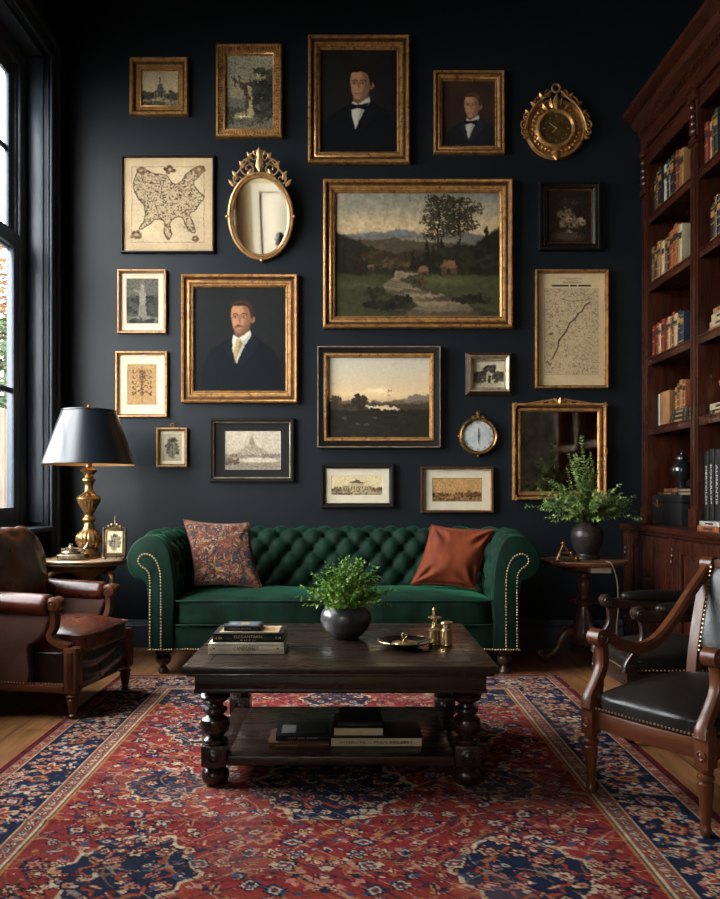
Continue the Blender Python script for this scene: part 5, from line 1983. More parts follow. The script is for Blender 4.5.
def bkz():
    z = ZT
    flat_book('thick cream book at the bottom of the stack on the coffee table', 246, 2.84, z, 76, .036, .20, (248, 236, 210), 0.0, [('CANDORELT', .0, .019, .085), ('◆', -.42, .008, None), ('◆', .42, .008, None)], (70, 52, 38), group=g_top)
    z += .0365
    flat_book('black book with a cream picture cover, middle of the coffee table stack', 248, 2.855, z, 71, .030, .185, (30, 27, 27), 0.0,
              [('ELEGANTARN', .0, .014, .095, .004), ('B H E N', .0, .006, .05, -.0075), ('10', -.42, .012, .02), ('14', .42, .012, .018)], (206, 190, 160),
              cover_art((196, 168, 124), [(-.10, -.30, .02, .34, (70, 58, 46)), (.08, -.2, .36, .1, (176, 132, 80)), (-.38, -.3, -.14, .2, (214, 192, 150))]), group=g_top)
    z += .0308
    flat_book('small dark grey book on top of the coffee table stack', 242, 2.90, z, 35.5, .017, .115, (40, 44, 48), -.03, [('ORSOLANTE', -.05, .007, .075)], (170, 164, 150),
              cover_art((92, 106, 116), [(-.08, -.2, .16, .3, (176, 148, 104)), (-.38, -.2, -.2, .2, (132, 140, 140))]), group=g_top)
    zs = .1056
    g = 'books on the coffee table shelf'
    flat_book('brown book under the black one, left on the coffee table shelf', 298, 2.80, zs, 61, .020, .17, (96, 62, 44), .02, [('OLDENWAYS', -.2, .008, .07)], (160, 124, 88), group=g)
    flat_book('black picture book lying on the brown one on the table shelf', 302, 2.815, zs + .0205, 54, .018, .17, (24, 22, 23), .03, [('SALT AND SHORE', .0, .008, .1)], (170, 160, 140),
              cover_art((44, 42, 42), [(-.4, -.3, -.14, .25, (150, 148, 140)), (-.1, -.2, .34, .3, (30, 28, 28))]), group=g)
    flat_book('long cream book at the bottom right of the coffee table shelf', 376.5, 2.81, zs, 93, .033, .19, (34, 30, 28), 0, [('INTERIORS', -.26, .011, .085), ('FRAN RAILBERT', .18, .011, .13)], (44, 34, 28), group=g, pages_front=True)
    flat_book('cream edged book in the middle of the right shelf stack', 358.5, 2.82, zs + .0335, 51, .030, .17, (40, 34, 31), 0, None, group=g, pages_front=True)
    flat_book('black square book on top of the right shelf stack', 360, 2.815, zs + .064, 44, .020, .20, (20, 19, 20), .0, [('MODERN HOMES', -.1, .007, .08)], (90, 84, 76), group=g)


bkz()
# ------------------------------------------------------------------ brass and pottery on the table
M_POT = mat('pewter_glazed_pot', (92, 90, 90), .3, .3, (52, 51, 53), 9, (1, 1, 1), .1, 30, rough_var=.12)
M_VASE = mat('dark_bronze_vase', (58, 50, 46), .34, .3, (36, 31, 29), 6, (1, 1, 1), .12, 40, rough_var=.1)
M_SOIL = mat('potting_soil', (40, 30, 22), .95, 0, (24, 18, 14), 60)


def leaf_m(name, c1, c2):
    return mat(name, c1, .5, 0, c2, 9, spec=.35, thr=(.4, .6))


def add_leaf(mb, p, d, up, L, W, curl=.2):
    d = d.normalized()
    s = d.cross(up)
    if s.length < 1e-3:
        s = d.cross(Vector((1, 0, 0)))
    s.normalize()
    n = s.cross(d)
    mb.add([p, p + d * L * .35 + s * W + n * L * .08, p + d * L - n * L * curl, p + d * L * .35 - s * W + n * L * .08, p + d * L * .45 - n * L * .03], [(0, 1, 4), (1, 2, 4), (2, 3, 4), (3, 0, 4)])


def sprigs(stem_mb, leaf_mb_, rs, base, n, spread, length, lean, leaf, pairs, rad=.0014, droop=.4, ang=None, tilt=None, curl=.2):
    for k in range(n):
        a = rs.uniform(0, 2 * PI) if ang is None else rs.gauss(ang[0], ang[1])
        t = abs(rs.gauss(0, lean)) if tilt is None else rs.gauss(*tilt)
        t = min(t, 1.45)
        L = length * rs.uniform(.6, 1.1)
        d = Vector((math.cos(a) * math.sin(t), math.sin(a) * math.sin(t), math.cos(t)))
        p = Vector(base) + Vector((rs.uniform(-1, 1), rs.uniform(-1, 1), 0)) * spread
        pts = [p.copy()]
        m = 9
        for i in range(m):
            d = (d + Vector((rs.uniform(-.12, .12), rs.uniform(-.12, .12), -droop * .06 * (i / m)))).normalized()
            p = p + d * (L / m)
            pts.append(p.copy())
        stem_mb.tube(pts, [rad * (1 - .7 * i / m) for i in range(m + 1)], 4)
        for i in range(pairs):
            f = .22 + .78 * i / (pairs - 1)
            q = f * m
            i0 = min(int(q), m - 1)
            pp = pts[i0].lerp(pts[i0 + 1], q - i0)
            dd = (pts[i0 + 1] - pts[i0]).normalized()
            side = dd.cross(Vector((rs.uniform(-1, 1), rs.uniform(-1, 1), rs.uniform(-.3, 1)))).normalized()
            for sg in (-1, 1):
                ld = dd * rs.uniform(.4, .9) + side * sg * rs.uniform(.6, 1) + Vector((0, 0, .15))
                sz = leaf * rs.uniform(.65, 1.15) * (1 - .35 * f)
                add_leaf(leaf_mb_, pp, ld, Vector((rs.uniform(-.5, .5), rs.uniform(-.5, .5), 1)), sz, sz * .34, curl)
        add_leaf(leaf_mb_, pts[-1], d, Vector((0, 0, 1)), leaf * .7, leaf * .22)


def table_plant():
    c = at(346, 640, 3.17)
    r = thing('potted_plant', 'bushy small leaved plant in a round pewter pot on the coffee table', 'plant', (c.x, 3.17, ZT))
    pot = [(.045, 0), (.05, .004), (.066, .016), (.086, .038), (.096, .066), (.094, .092), (.08, .114), (.062, .126), (.058, .130), (.061, .136), (.066, .139), (.062, .141), (.054, .136), (.05, .126), (.052, .12)]
    MB().lathe(pot, 40).build('pot', M_POT, r)
    MB().lathe([(.051, .119), (.02, .124), (0, .125)], 24).build('soil', M_SOIL, r)
    rs = random.Random(12)
    st, lf = MB(), MB()
    sprigs(st, lf, rs, (0, 0, .122), 160, .034, .172, .8, .023, 11, droop=.8)
    sprigs(st, lf, rs, (0, 0, .122), 70, .04, .158, .4, .023, 10, tilt=(1.2, .2), droop=.5)
    st.build('stems', leaf_m('plant_stem', (70, 92, 40), (90, 110, 50)), r)
    lf.build('foliage', leaf_m('boxwood_leaf', (124, 156, 66), (84, 120, 44)), r, flat=True)


table_plant()


def plate():
    c = at(405.5, 643, 2.97)
    r = thing('plate', 'dark plate with a gold rim on the right of the coffee table', 'plate', (c.x, 2.97, ZT))
    pr = [(.04, 0), (.046, .002), (.05, .005), (.074, .012), (.096, .022), (.099, .0245), (.097, .0255), (.073, .0155), (.05, .0085), (0, .0075)]
    MB().lathe(pr, 48).build('dish', mat('dark_glazed_dish', (26, 24, 25), .16, .1, spec=.6), r)
    MB().tube([(.0985 * math.cos(a), .0985 * math.sin(a), .0245) for a in [2 * PI * k / 60 for k in range(60)]], .0018, 6, closed=True).build('gilt_rim', M_BRASS_BR, r)
    o = thing('brass_medallion', 'flat round brass medallion with a small ring, lying in the dark plate', 'ornament', (c.x - .004, 2.967, ZT + .0092))
    m = MB().lathe([(.044, 0), (.046, .002), (.046, .006), (.043, .009), (.040, .008), (.03, .0085), (.026, .011), (.012, .011), (0, .011)], 40, mod=lambda a, i, z: 1 + .02 * math.cos(a * 18))
    m.build('disc', M_BRASS_BR, o)
    k = MB().lathe([(.008, .0112), (.009, .014), (.005, .018), (.006, .021), (.003, .024)], 14)
    k.tube([(.009 * math.cos(a), 0, .032 + .009 * math.sin(a)) for a in [2 * PI * q / 14 for q in range(14)]], .002, 6, up=(0, 1, 0), closed=True)
    k.build('ring_knob', M_BRASS_BR, o)


plate()


def candle():
    c = at(434.5, 647, 3.02)
    r = thing('candlestick', 'slender polished brass candlestick on the coffee table beside the plate', 'candlestick', (c.x, 3.02, ZT))
    pr = [(.022, 0), (.023, .004), (.022, .008), (.02, .01), (.02, .045), (.022, .048), (.026, .052), (.026, .056), (.014, .06), (.009, .066), (.008, .088), (.011, .092), (.023, .096), (.024, .099), (.011, .102), (.007, .106), (.007, .122), (.009, .126), (.007, .132), (0, .134)]
    MB().lathe(pr, 28).build('stem', M_BRASS_BR, r)
    h = MB().tube([(.02, 0, .025), (.032, 0, .03), (.034, 0, .042), (.024, 0, .048)], .0025, 6, up=(0, 1, 0))
    h.build('handle', M_BRASS_BR, r)
    c = at(446.5, 647, 3.0)
    j = thing('lidded_jar', 'short polished brass lidded jar right of the candlestick', 'jar', (c.x, 3.0, ZT))
    MB().lathe([(.019, 0), (.021, .003), (.02, .008), (.02, .05), (.021, .054), (.017, .06), (.013, .064), (.0, .0642)], 28).build('body', M_BRASS_BR, j)
    MB().lathe([(.013, .0644), (.013, .074), (.022, .077), (.023, .081), (.021, .085), (.01, .087), (0, .088)], 28).build('lid', M_BRASS_BR, j)


candle()
# ------------------------------------------------------------------ leather
def leather(name, c1, c2, rough=.33, coat=.2, spec=.5):
    return mat(name, c1, rough, 0, c2, 4, (1, 1, 1), .22, 170, spec=spec, coat=coat, rough_var=.1, detail=6, bdist=.0025, voronoi=True, thr=(.35, .62))


M_LEATHER = leather('oxblood_leather', (86, 35, 19), (50, 20, 12), .3, .12, .4)
M_LEATHER_DARK = leather('dark_shiny_leather', (40, 21, 16), (28, 15, 12), .3, .3)
M_LEATHER_SIDE = leather('worn_side_leather', (92, 58, 46), (72, 44, 36), .65, 0)
M_LEATHER_BLACK = leather('black_leather', (27, 22, 19), (19, 15, 13), .4, .05, .38)


def spiral(mb, M, r=.026, turns=1.6, rad=.004):
    """carved volute relief on a disc in the local xy plane"""
    pts = []
    n = int(16 * turns)
    for i in range(n + 1):
        t = i / n
        a = 2 * PI * turns * t
        rr = r * (1 - .85 * t)
        pts.append((rr * math.cos(a), rr * math.sin(a), 0))
    mb.tube(pts, [rad * (1 - .3 * i / n) for i in range(n + 1)], 6, M=M)
    mb.ball((0, 0, 0), rad * 1.6, 8, 5, M=M)


# ------------------------------------------------------------------ club armchair at the window
def left_chair():
    th = math.radians(81)
    r = thing('leather_armchair', 'oxblood leather armchair with carved wooden arm fronts beside the window', 'armchair', (-1.378, 3.835, 0), th)
    yF = -.285
    hw = .262
    leg = [(.014, 0), (.017, .004), (.019, .014), (.014, .02), (.017, .03), (.022, .062), (.026, .078), (.021, .086), (.029, .092), (.029, .098), (.022, .103), (.022, .11)]
    for sx in (-1, 1):
        m = MB()
        m.lathe([(a, z + RZ) for a, z in leg], 22, (sx * hw, yF + .03, 0))
        m.box((sx * hw - .028, yF + .002, .119), (sx * hw + .028, yF + .058, .31), .005)
        # carved pilaster strip and small rosettes
        m.box((sx * hw - .014, yF - .004, .15), (sx * hw + .014, yF + .003, .285), .003)
        for z in (.137, .296):
            m.ball((sx * hw, yF + .001, z), (.012, .006, .012), 10, 6)
        for x in (-1, 1):
            m.box((sx * hw + x * .021 - .003, yF - .002, .13), (sx * hw + x * .021 + .003, yF + .003, .30), .002)
            m.box((sx * hw + sx * .027 - .001, yF + .018, .14), (sx * hw + sx * .032, yF + .042, .29), .003)
        m.build('front_leg', M_CHAIRWOOD, r)
        q = MB()
        q.sweep([(sx * (hw - .03), .235, .15), (sx * (hw - .03), .245, .08), (sx * (hw - .03), .265, .002)], [(-.02, -.018), (.02, -.018), (.02, .018), (-.02, .018)], up=(0, 1, 0), scale=[1, .85, .65])
        q.build('rear_leg', M_CHAIRWOOD, r)
        # arm: padded roll, scroll end, wood sweep down to the leg
        a = MB()
        ol = [(.052 * math.cos(t), .047 * math.sin(t)) for t in [2 * PI * k / 22 for k in range(22)]]
        ys = [(-.155, .5), (-.163, .8), (-.155, .96), (-.13, 1.0), (-.02, 1.02), (.1, 1.04), (.22, 1.05)]
        a.sweep([(sx * (hw + .002), y, .484 + .012 * k) for y, k in [(-.155, 0), (-.158, 0), (-.15, 0), (-.13, 0), (-.02, .3), (.1, .6), (.22, 1)]], ol, scale=[k for y, k in ys])
        ar = a.build('arm', M_LEATHER, r, ang=60)
        pn = MB()
        out = cat([(-.158, .455), (-.150, .40), (-.125, .355), (-.09, .325), (-.06, .300), (-.06, .155), (.1, .15), (.25, .15), (.26, .32), (.25, .47), (.1, .47), (-.05, .46)], 3, True)
        out = [(y, min(.475, z)) for y, z in out]
        pn.prism(out, sx * (hw - .03), sx * (hw + .022), plane='yz', bev=.01)
        pn.build('side_panel', M_LEATHER_SIDE, r, ang=50)
        w = MB()
        pts = cat([(sx * hw, -.172, .455), (sx * hw, -.172, .42), (sx * hw, -.163, .385), (sx * hw, -.142, .35), (sx * hw, -.115, .325), (sx * hw, -.14 + .0, .313)][:5] + [(sx * hw, -.185, .304), (sx * hw, -.25, .304)], 6)
        pts = cat([(sx * hw, -.172, .47), (sx * hw, -.176, .43), (sx * hw, -.172, .39), (sx * hw, -.158, .355), (sx * hw, -.19, .325), (sx * hw, -.245, .312)], 6)
        w.sweep(pts, [(-.024, -.012), (.024, -.012), (.024, .012), (-.024, .012)], up=(1, 0, 0) if False else (0, 1, 0.001))
        w.lathe([(.02, -.034), (.03, -.03), (.03, .03), (.02, .034)], 20, M=Matrix.Translation((sx * hw, -.178, .49)) @ Matrix.Rotation(PI / 2, 4, 'Y'))
        for f in (-1, 1):
            spiral(w, Matrix.Translation((sx * hw + f * .035, -.178, .49)) @ Matrix.Rotation(PI / 2, 4, 'Y'), .022, 1.5, .0035)
        spiral(w, Matrix.Translation((sx * hw, -.208, .49)) @ Matrix.Rotation(PI / 2, 4, 'X'), .02, 1.4, .0035)
        w.build('arm_scroll', M_CHAIRWOOD, r)
        rl = MB().box((sx * hw - .028, -.223, .120), (sx * hw + .030, .262, .149), .006)
        rp = rl.build('side_rail', M_CHAIRWOOD_Y, r)
        nl = MB()
        for k in range(34):
            nl.ball((sx * (hw + .023), -.215 + k * .0142, .157), (.003, .0042, .0042), 6, 4)
        nl.build('nail_stud_trim', M_NAIL, rp)
    # seat: leather base with sagging folds, thick cushion over it
    b = MB()
    def front(u, v):
        x = -hw + .029 + u * (2 * hw - .058)
        z = .125 + v * .155
        y = yF + .014 + .006 * math.sin(z * 95 + 1.5 * math.sin(u * 5)) * math.sin(PI * v) - .004 * math.sin(PI * u)
        return (x, y, z)
    b.grid(front, 40, 24)
    b.box((-hw + .029, yF + .022, .122), (hw - .029, .22, .28), .008)
    b.build('seat_base', M_LEATHER_DARK, r, ang=70)
    c = MB().cushion((-hw + .031, yF - .012, .272), (hw - .031, .15, .362), 8, .045, 20, .005, 3)
    cu = c.build('seat_cushion', M_LEATHER, r, ang=80)
    p = MB()
    for z in (.352,):
        xa, xb, ya, yb, q = -hw + .035, hw - .035, yF - .009, .146, .03
        lp = []
        for (cx, cy, a0) in ((xa + q, ya + q, PI), (xb - q, ya + q, 1.5 * PI), (xb - q, yb - q, 0), (xa + q, yb - q, PI / 2)):
            for kk in range(6):
                t = a0 + kk * PI / 10
                lp.append((cx + q * math.cos(t), cy + q * math.sin(t), z))
        p.tube(lp, .005, 6, closed=True)
    p.build('piping', M_LEATHER, cu)
    k = MB().cushion((-hw + .02, -.075, -.2), (hw - .0, .06, .222), 3.4, 0, 20, .016, 9,
                     M=Matrix.Translation((0, .185, .58)) @ Matrix.Rotation(math.radians(-14), 4, 'X'))
    k.build('back_cushion', M_LEATHER, r, ang=80)
    f = MB().cushion((-hw - .02, -.03, -.33), (hw + .02, .03, .27), 9, 0, 10, 0, 1, M=Matrix.Translation((0, .275, .45)) @ Matrix.Rotation(math.radians(-4), 4, 'X'))
    f.build('backrest', M_LEATHER, r, ang=80)
    q = MB().box((-hw - .0, .262, .10), (hw, .29, .148), .005)
    q.build('rear_rail', M_CHAIRWOOD_X, r)


left_chair()


# ------------------------------------------------------------------ open armchairs on the right
def open_chair(label, loc, rotz, padded=False, w=.405, WZ=None, WX=None, WY=None):
    WZ, WX, WY = WZ or M_CHAIRWOOD, WX or M_CHAIRWOOD_X, WY or M_CHAIRWOOD_Y
    r = thing('wooden_armchair', label, 'armchair', loc, rotz)
    hw = w / 2
    fz, yF, yR = 0.0, -.235, .29 if not padded else .245
    leg = [(.0135, 0), (.016, .006), (.016, .018), (.012, .024), (.013, .034), (.0215, .135), (.022, .142), (.016, .148), (.024, .156), (.024, .164), (.017, .170), (.021, .178), (.021, .186)]
    for sx in (-1, 1):
        m = MB()
        m.lathe(leg, 22, (sx * hw, yF, 0))
        m.box((sx * hw - .0225, yF - .0225, .186), (sx * hw + .0225, yF + .0225, .272), .004)
        m.lathe([(.016, 0), (.016, .003), (.011, .0045), (.008, .002), (.0, .005)], 16, M=Matrix.Translation((sx * hw, yF - .0225, .222)) @ Matrix.Rotation(PI / 2, 4, 'X'))
        m.lathe([(.016, 0), (.016, .003), (.011, .0045), (.008, .002), (.0, .005)], 16, M=Matrix.Translation((sx * (hw + .0225), yF, .222)) @ Matrix.Rotation(sx * PI / 2, 4, 'Y'))
        m.build('front_leg', WZ, r)
        q = MB()
        pts = cat([(sx * hw, yR + .055, -.0085), (sx * hw, yR + .017, .1), (sx * hw, yR, .22), (sx * hw, yR + .007, .36), (sx * hw, yR + .04, .52), (sx * hw, yR + .09, .685)], 5)
        q.sweep(pts, [(-.018, -.017), (.018, -.017), (.018, .017), (-.018, .017)], up=(0, 1, 0), scale=[.8 + .2 * min(1, i / 8) for i in range(len(pts))])
        q.lathe([(.018, -.026), (.026, -.022), (.026, .022), (.018, .026)], 18, M=Matrix.Translation((sx * hw, yR + .092, .696)) @ Matrix.Rotation(PI / 2, 4, 'Y'))
        for f in (-1, 1):
            spiral(q, Matrix.Translation((sx * hw + f * .026, yR + .092, .696)) @ Matrix.Rotation(PI / 2, 4, 'Y'), .019, 1.4, .003)
        q.build('back_post', WZ, r)
        # arm support rising from the seat, then the arm sweeping up into the back
        s = MB()
        rect = [(-.016, -.013), (-.010, -.0165), (.010, -.0165), (.016, -.013), (.016, .013), (.010, .0165), (-.010, .0165), (-.016, .013)]
        pts = cat([(sx * hw, yF - .014, .268), (sx * hw, yF - .008, .30), (sx * hw, yF + .022, .345), (sx * hw, yF + .048, .39), (sx * hw, yF + .052, .435), (sx * hw, yF + .044, .47)], 6)
        s.sweep(pts, rect, up=(0, 1, 0.001), scale=[1.25 - .25 * min(1, i / 9) for i in range(len(pts))])
        s.box((sx * hw - .0225, yF - .026, .262), (sx * hw + .0225, yF + .018, .30), .006)
        s.build('arm_support', WZ, r)
        a = MB()
        if padded:
            ap = [(sx * hw, yF + .044, .478), (sx * hw, -.1, .478), (sx * hw, .05, .478), (sx * hw, .2, .485), (sx * hw, .268, .488)]
        else:
            ap = [(sx * hw, yF + .03, .494), (sx * hw, yF + .075, .484), (sx * hw, -.10, .455), (sx * hw, -.01, .434), (sx * hw, .08, .45), (sx * hw, .17, .51), (sx * hw, .26, .59), (sx * hw, yR + .08, .685)]
        pts = cat(ap, 6)
        s2 = [(-.019, -.012), (-.013, -.018), (.013, -.018), (.019, -.012), (.019, .010), (.010, .018), (-.010, .018), (-.019, .010)]
        a.sweep(pts, s2, scale=[1.15 - .25 * min(1, i / (len(pts) - 1)) for i in range(len(pts))])
        a.lathe([(.018, -.026), (.027, -.022), (.027, .022), (.018, .026)], 20, M=Matrix.Translation((sx * hw, yF + .030, .488)) @ Matrix.Rotation(PI / 2, 4, 'Y'))
        for f in (-1, 1):
            spiral(a, Matrix.Translation((sx * hw + f * .026, yF + .030, .488)) @ Matrix.Rotation(PI / 2, 4, 'Y'), .020, 1.5, .0032)
        ao = a.build('arm', WY, r)
        if padded:
            p = MB().cushion((sx * hw - .032, -.14, .486), (sx * hw + .032, .21, .53), 3.5, .004, 10)
            p.build('arm_pad', M_LEATHER_BLACK, ao, ang=80)
    # seat
    rails = MB()
    def bowed(x0, x1, n=14):
        return [(x0 + (x1 - x0) * k / n, yF - .012 * math.sin(PI * k / n) - .004) for k in range(n + 1)]
    fr = bowed(-hw + .0226, hw - .0226)
    rails.prism(fr + [(x, y + .03) for x, y in fr[::-1]], .205, .262, plane='xy', bev=.004)
    for sx in (-1, 1):
        rails.box((sx * hw - .016, yF + .0226, .205), (sx * hw + .016, yR - .02, .262), .004)
    rails.box((-hw + .017, yR - .016, .205), (hw - .017, yR + .014, .262), .004)
    rails.build('seat_rail', WX, r)
    st = MB().cushion((-hw + .002, yF - .014, .250), (hw - .002, yR - .026, .322), 6, .06, 20, .003, 4)
    so = st.build('seat', M_LEATHER_BLACK, r, ang=80)
    n = MB()
    for k in range(30):
        t = (k + .5) / 30
        n.ball((-hw + .012 + t * (2 * hw - .024), yF - .0125, .272), (.0042, .0034, .0042), 7, 4)
    n.build('nail_stud_trim', M_NAIL, so)
    for sx in (-1, 1):
        n = MB()
        for k in range(30):
            n.ball((sx * (hw - .0015), yF + .03 + k * .0145, .272), (.0034, .0042, .0042), 7, 4)
        n.build('nail_stud_trim', M_NAIL, so)
    # back
    T = Matrix.Translation((0, yR + .057, .54)) @ Matrix.Rotation(math.radians(-13.5), 4, 'X')
    bk = MB().cushion((-hw + .02, -.034, -.165), (hw - .02, .02, .16), 6, 0, 14, .003, 6, M=T)
    bo = bk.build('backrest', M_LEATHER_BLACK, r, ang=80)
    nb = MB()
    for k in range(20):
        for x in (-hw + .026, hw - .026):
            nb.ball((x, -.028, -.15 + k * .0155), (.004, .003, .004), 6, 4, M=T)
    nb.build('nail_stud_trim', M_NAIL, bo)
    cr = MB()
    pts = cat([(-hw + .018, yR + .093, .686), (-hw * .5, yR + .1, .708), (0, yR + .103, .72), (hw * .5, yR + .1, .708), (hw - .018, yR + .093, .686)], 6)
    cr.sweep(pts, [(-.014, -.022), (.014, -.022), (.014, .022), (-.014, .022)], up=(0, 0, 1))
    cr.build('top_rail', WX, r)
    return r


ax, ay, bx, by = .765, 2.665, .985, 2.325
th = math.atan2(by - ay, bx - ax)
cx, cy = (ax + bx) / 2, (ay + by) / 2
cx += .235 * -math.sin(th)
cy += .235 * math.cos(th)
open_chair('carved open armchair with a shiny black leather seat, nearest the viewer at right', (cx, cy, RZ), th)
open_chair('second carved armchair with a black padded arm, in shadow before the bookcase doors', (1.303, 3.40, .009), math.radians(-90), True, .405, M_CHAIRWOOD_SHADE, M_CHAIRWOOD_SHADE, M_CHAIRWOOD_SHADE)
# ------------------------------------------------------------------ lamp table at the window
LTX, LTY, LTZ = -1.475, 4.70, .597
M_TABLE_TOP = mat('pale_worn_table_top', (196, 166, 132), .34, .0, (150, 118, 86), 6, (1, 1, 1), .08, 40, coat=.3, rough_var=.1)
M_CARVED = mat('gilded_carved_wood', (168, 120, 70), .36, .4, (108, 72, 40), 16, (1, 1, 1), .2, 80)


def cabriole(mb, a, pts, rad, M=None, knob=True):
    """scrolled bracket leg in the vertical plane at angle a; pts = (radius, z)"""
    c = cat(pts, 6)
    P = [(q[0] * math.cos(a), q[0] * math.sin(a), q[1]) for q in c]
    n = len(P) - 1
    r = [rad[0] + (rad[1] - rad[0]) * i / n for i in range(n + 1)]
    mb.tube(P, r, 10, up=(-math.sin(a), math.cos(a), 0))


def lamp_table():
    r = thing('side_table', 'scalloped side table with a pale worn top and gilded legs under the lamp', 'side table', (LTX, LTY, 0))
    R = .232
    sc = lambda a, i, z: 1 + .022 * math.cos(a * 10) if True else 1
    top = [(.19, -.034), (.212, -.034), (.222, -.028), (.216, -.02), (.236, -.014), (.24, -.007), (.234, 0), (.0, .0)]
    MB().lathe(top, 90, (0, 0, LTZ), mod=lambda a, i, z: 1 + .018 * abs(math.sin(a * 6)) - .012).build('table_top', M_TABLE_TOP, r)
    ap = [(.13, -.075), (.15, -.07), (.165, -.055), (.16, -.0345)]
    MB().lathe(ap, 48, (0, 0, LTZ), mod=lambda a, i, z: 1 + .03 * math.cos(a * 8)).build('apron', M_CARVED, r)
    col = [(.03, .10), (.05, .11), (.055, .14), (.04, .17), (.028, .2), (.034, .23), (.05, .26), (.056, .31), (.04, .36), (.026, .40), (.03, .42), (.045, .44), (.038, .47), (.06, .50), (.09, LTZ - .076)]
    MB().lathe(col, 30).build('column', M_CARVED, r)
    for k in range(3):
        a = -.55 + k * 2 * PI / 3
        b = MB()
        cabriole(b, a, [(.03, .2), (.07, .19), (.12, .14), (.15, .08), (.19, .035), (.215, .03), (.222, .05)], (.022, .012))
        b.ball((.205 * math.cos(a), .205 * math.sin(a), .015), (.022, .022, .015), 10, 6)
        b.build('leg', M_CARVED, r)
        # upper S bracket with its knob
        c = MB()
        cabriole(c, a, [(.12, LTZ - .06), (.18, LTZ - .075), (.205, LTZ - .11), (.19, LTZ - .16), (.175, LTZ - .2), (.195, LTZ - .24), (.16, LTZ - .27), (.1, LTZ - .27), (.035, LTZ - .22)], (.017, .013))
        kk = cat([(.19, LTZ - .165), (.215, LTZ - .17), (.235, LTZ - .155)], 4)
        c.tube([(q[0] * math.cos(a), q[0] * math.sin(a), q[1]) for q in kk], .011, 8, up=(-math.sin(a), math.cos(a), 0))
        c.ball((.238 * math.cos(a), .238 * math.sin(a), LTZ - .15), .02, 12, 8)
        c.build('bracket', M_CARVED, r)


lamp_table()
M_SHADE = mat('dark_lacquered_shade', (17, 21, 26), .3, 0, spec=.5, coat=.15)
M_SHADE_IN = mat('gold_shade_lining', (214, 172, 108), .45, .3)


def table_lamp():
    x = (89 - CX) * 4.70 / F
    z = LTZ + .0005
    r = thing('table_lamp', 'tall brass table lamp with a dark conical shade on the window side table', 'lamp', (x, 4.70, z))
    k = 1 / 458.7
    pr = [(30, 0), (31, 6), (31, 12), (24, 16), (23, 24), (27, 28)]
    body = [(24, 28), (31, 38), (33, 48), (31, 58), (24, 66), (16, 74), (12, 86), (11, 92), (16, 96), (16, 102), (11, 107), (12, 116), (20, 130), (28, 146)]
    neck = [(28, 146), (31, 152), (28, 158), (18, 164), (11, 172), (10, 186), (12, 194), (17, 198), (17, 203), (11, 207), (10, 212), (13, 216), (20, 222), (21, 226), (14, 230), (8, 233), (8, 246)]
    MB().lathe([(a * k, b * k) for a, b in pr], 40).build('base', M_BRASS, r)
    flut = lambda a, i, z_: 1 + (.055 * abs(math.sin(a * 9)) - .03 if z_ < 70 * k or z_ > 118 * k else 0)
    b = MB().lathe([(a * k, b_ * k) for a, b_ in [tuple(q) for q in cat([(p[0], p[1]) for p in body], 3)]], 108, mod=flut)
    b.lathe([(a * k, b_ * k) for a, b_ in neck], 40)
    b.build('stem', M_BRASS, r)
    # shade: thin truncated cone with lining
    zb, zt = .522, .522 + .305
    rb, rt = .252, .150
    s = MB()
    s.lathe([(rb - .004, zb + .002), (rb, zb), (rb + .002, zb + .006), (rb - .001, zb + .01), (rt, zt - .008), (rt + .003, zt - .004), (rt, zt)], 72)
    sv = MB()
    # outer skin as an open band, so that the lamp shines out above and below
    def band(prof, seg=72):
        vs = [(a * math.cos(2 * PI * q / seg), a * math.sin(2 * PI * q / seg), h) for a, h in prof for q in range(seg)]
        fs = [(i * seg + q, i * seg + (q + 1) % seg, (i + 1) * seg + (q + 1) % seg, (i + 1) * seg + q) for i in range(len(prof) - 1) for q in range(seg)]
        return vs, fs
    vs, fs = band([(rb - .004, zb), (rb, zb - .0), (rb + .002, zb + .004), (rb - .001, zb + .011), (rt, zt - .010), (rt + .003, zt - .005), (rt, zt), (rt - .004, zt)])
    sv.add(vs, fs)
    so = sv.build('shade', M_SHADE, r, ang=50)
    li = MB()
    vs, fs = band([(rb - .004, zb), (rt - .004, zt)])
    li.add(vs, fs)
    li.build('shade_lining', M_SHADE_IN, so)
    h = MB()
    h.tube([(0, 0, 246 * k), (0, 0, zt + .012)], .004, 8)
    for a in range(3):
        t = a * 2 * PI / 3
        h.tube([(0, 0, zt - .012), ((rt - .002) * math.cos(t), (rt - .002) * math.sin(t), zt - .012)], .002, 6)
    h.lathe([(.004, zt), (.012, zt + .004), (.006, zt + .01), (.012, zt + .02), (.007, zt + .03), (0, zt + .034)], 14)
    h.build('finial', M_BRASS, r)
    bulb = MB().lathe([(.012, 246 * k + .005), (.014, .57), (.028, .61), (.03, .635), (.02, .66), (0, .668)], 20)
    bulb.build('bulb', mat('warm_bulb', (255, 214, 150), .4, emit=((255, 196, 120), 6.0)), r)


table_lamp()


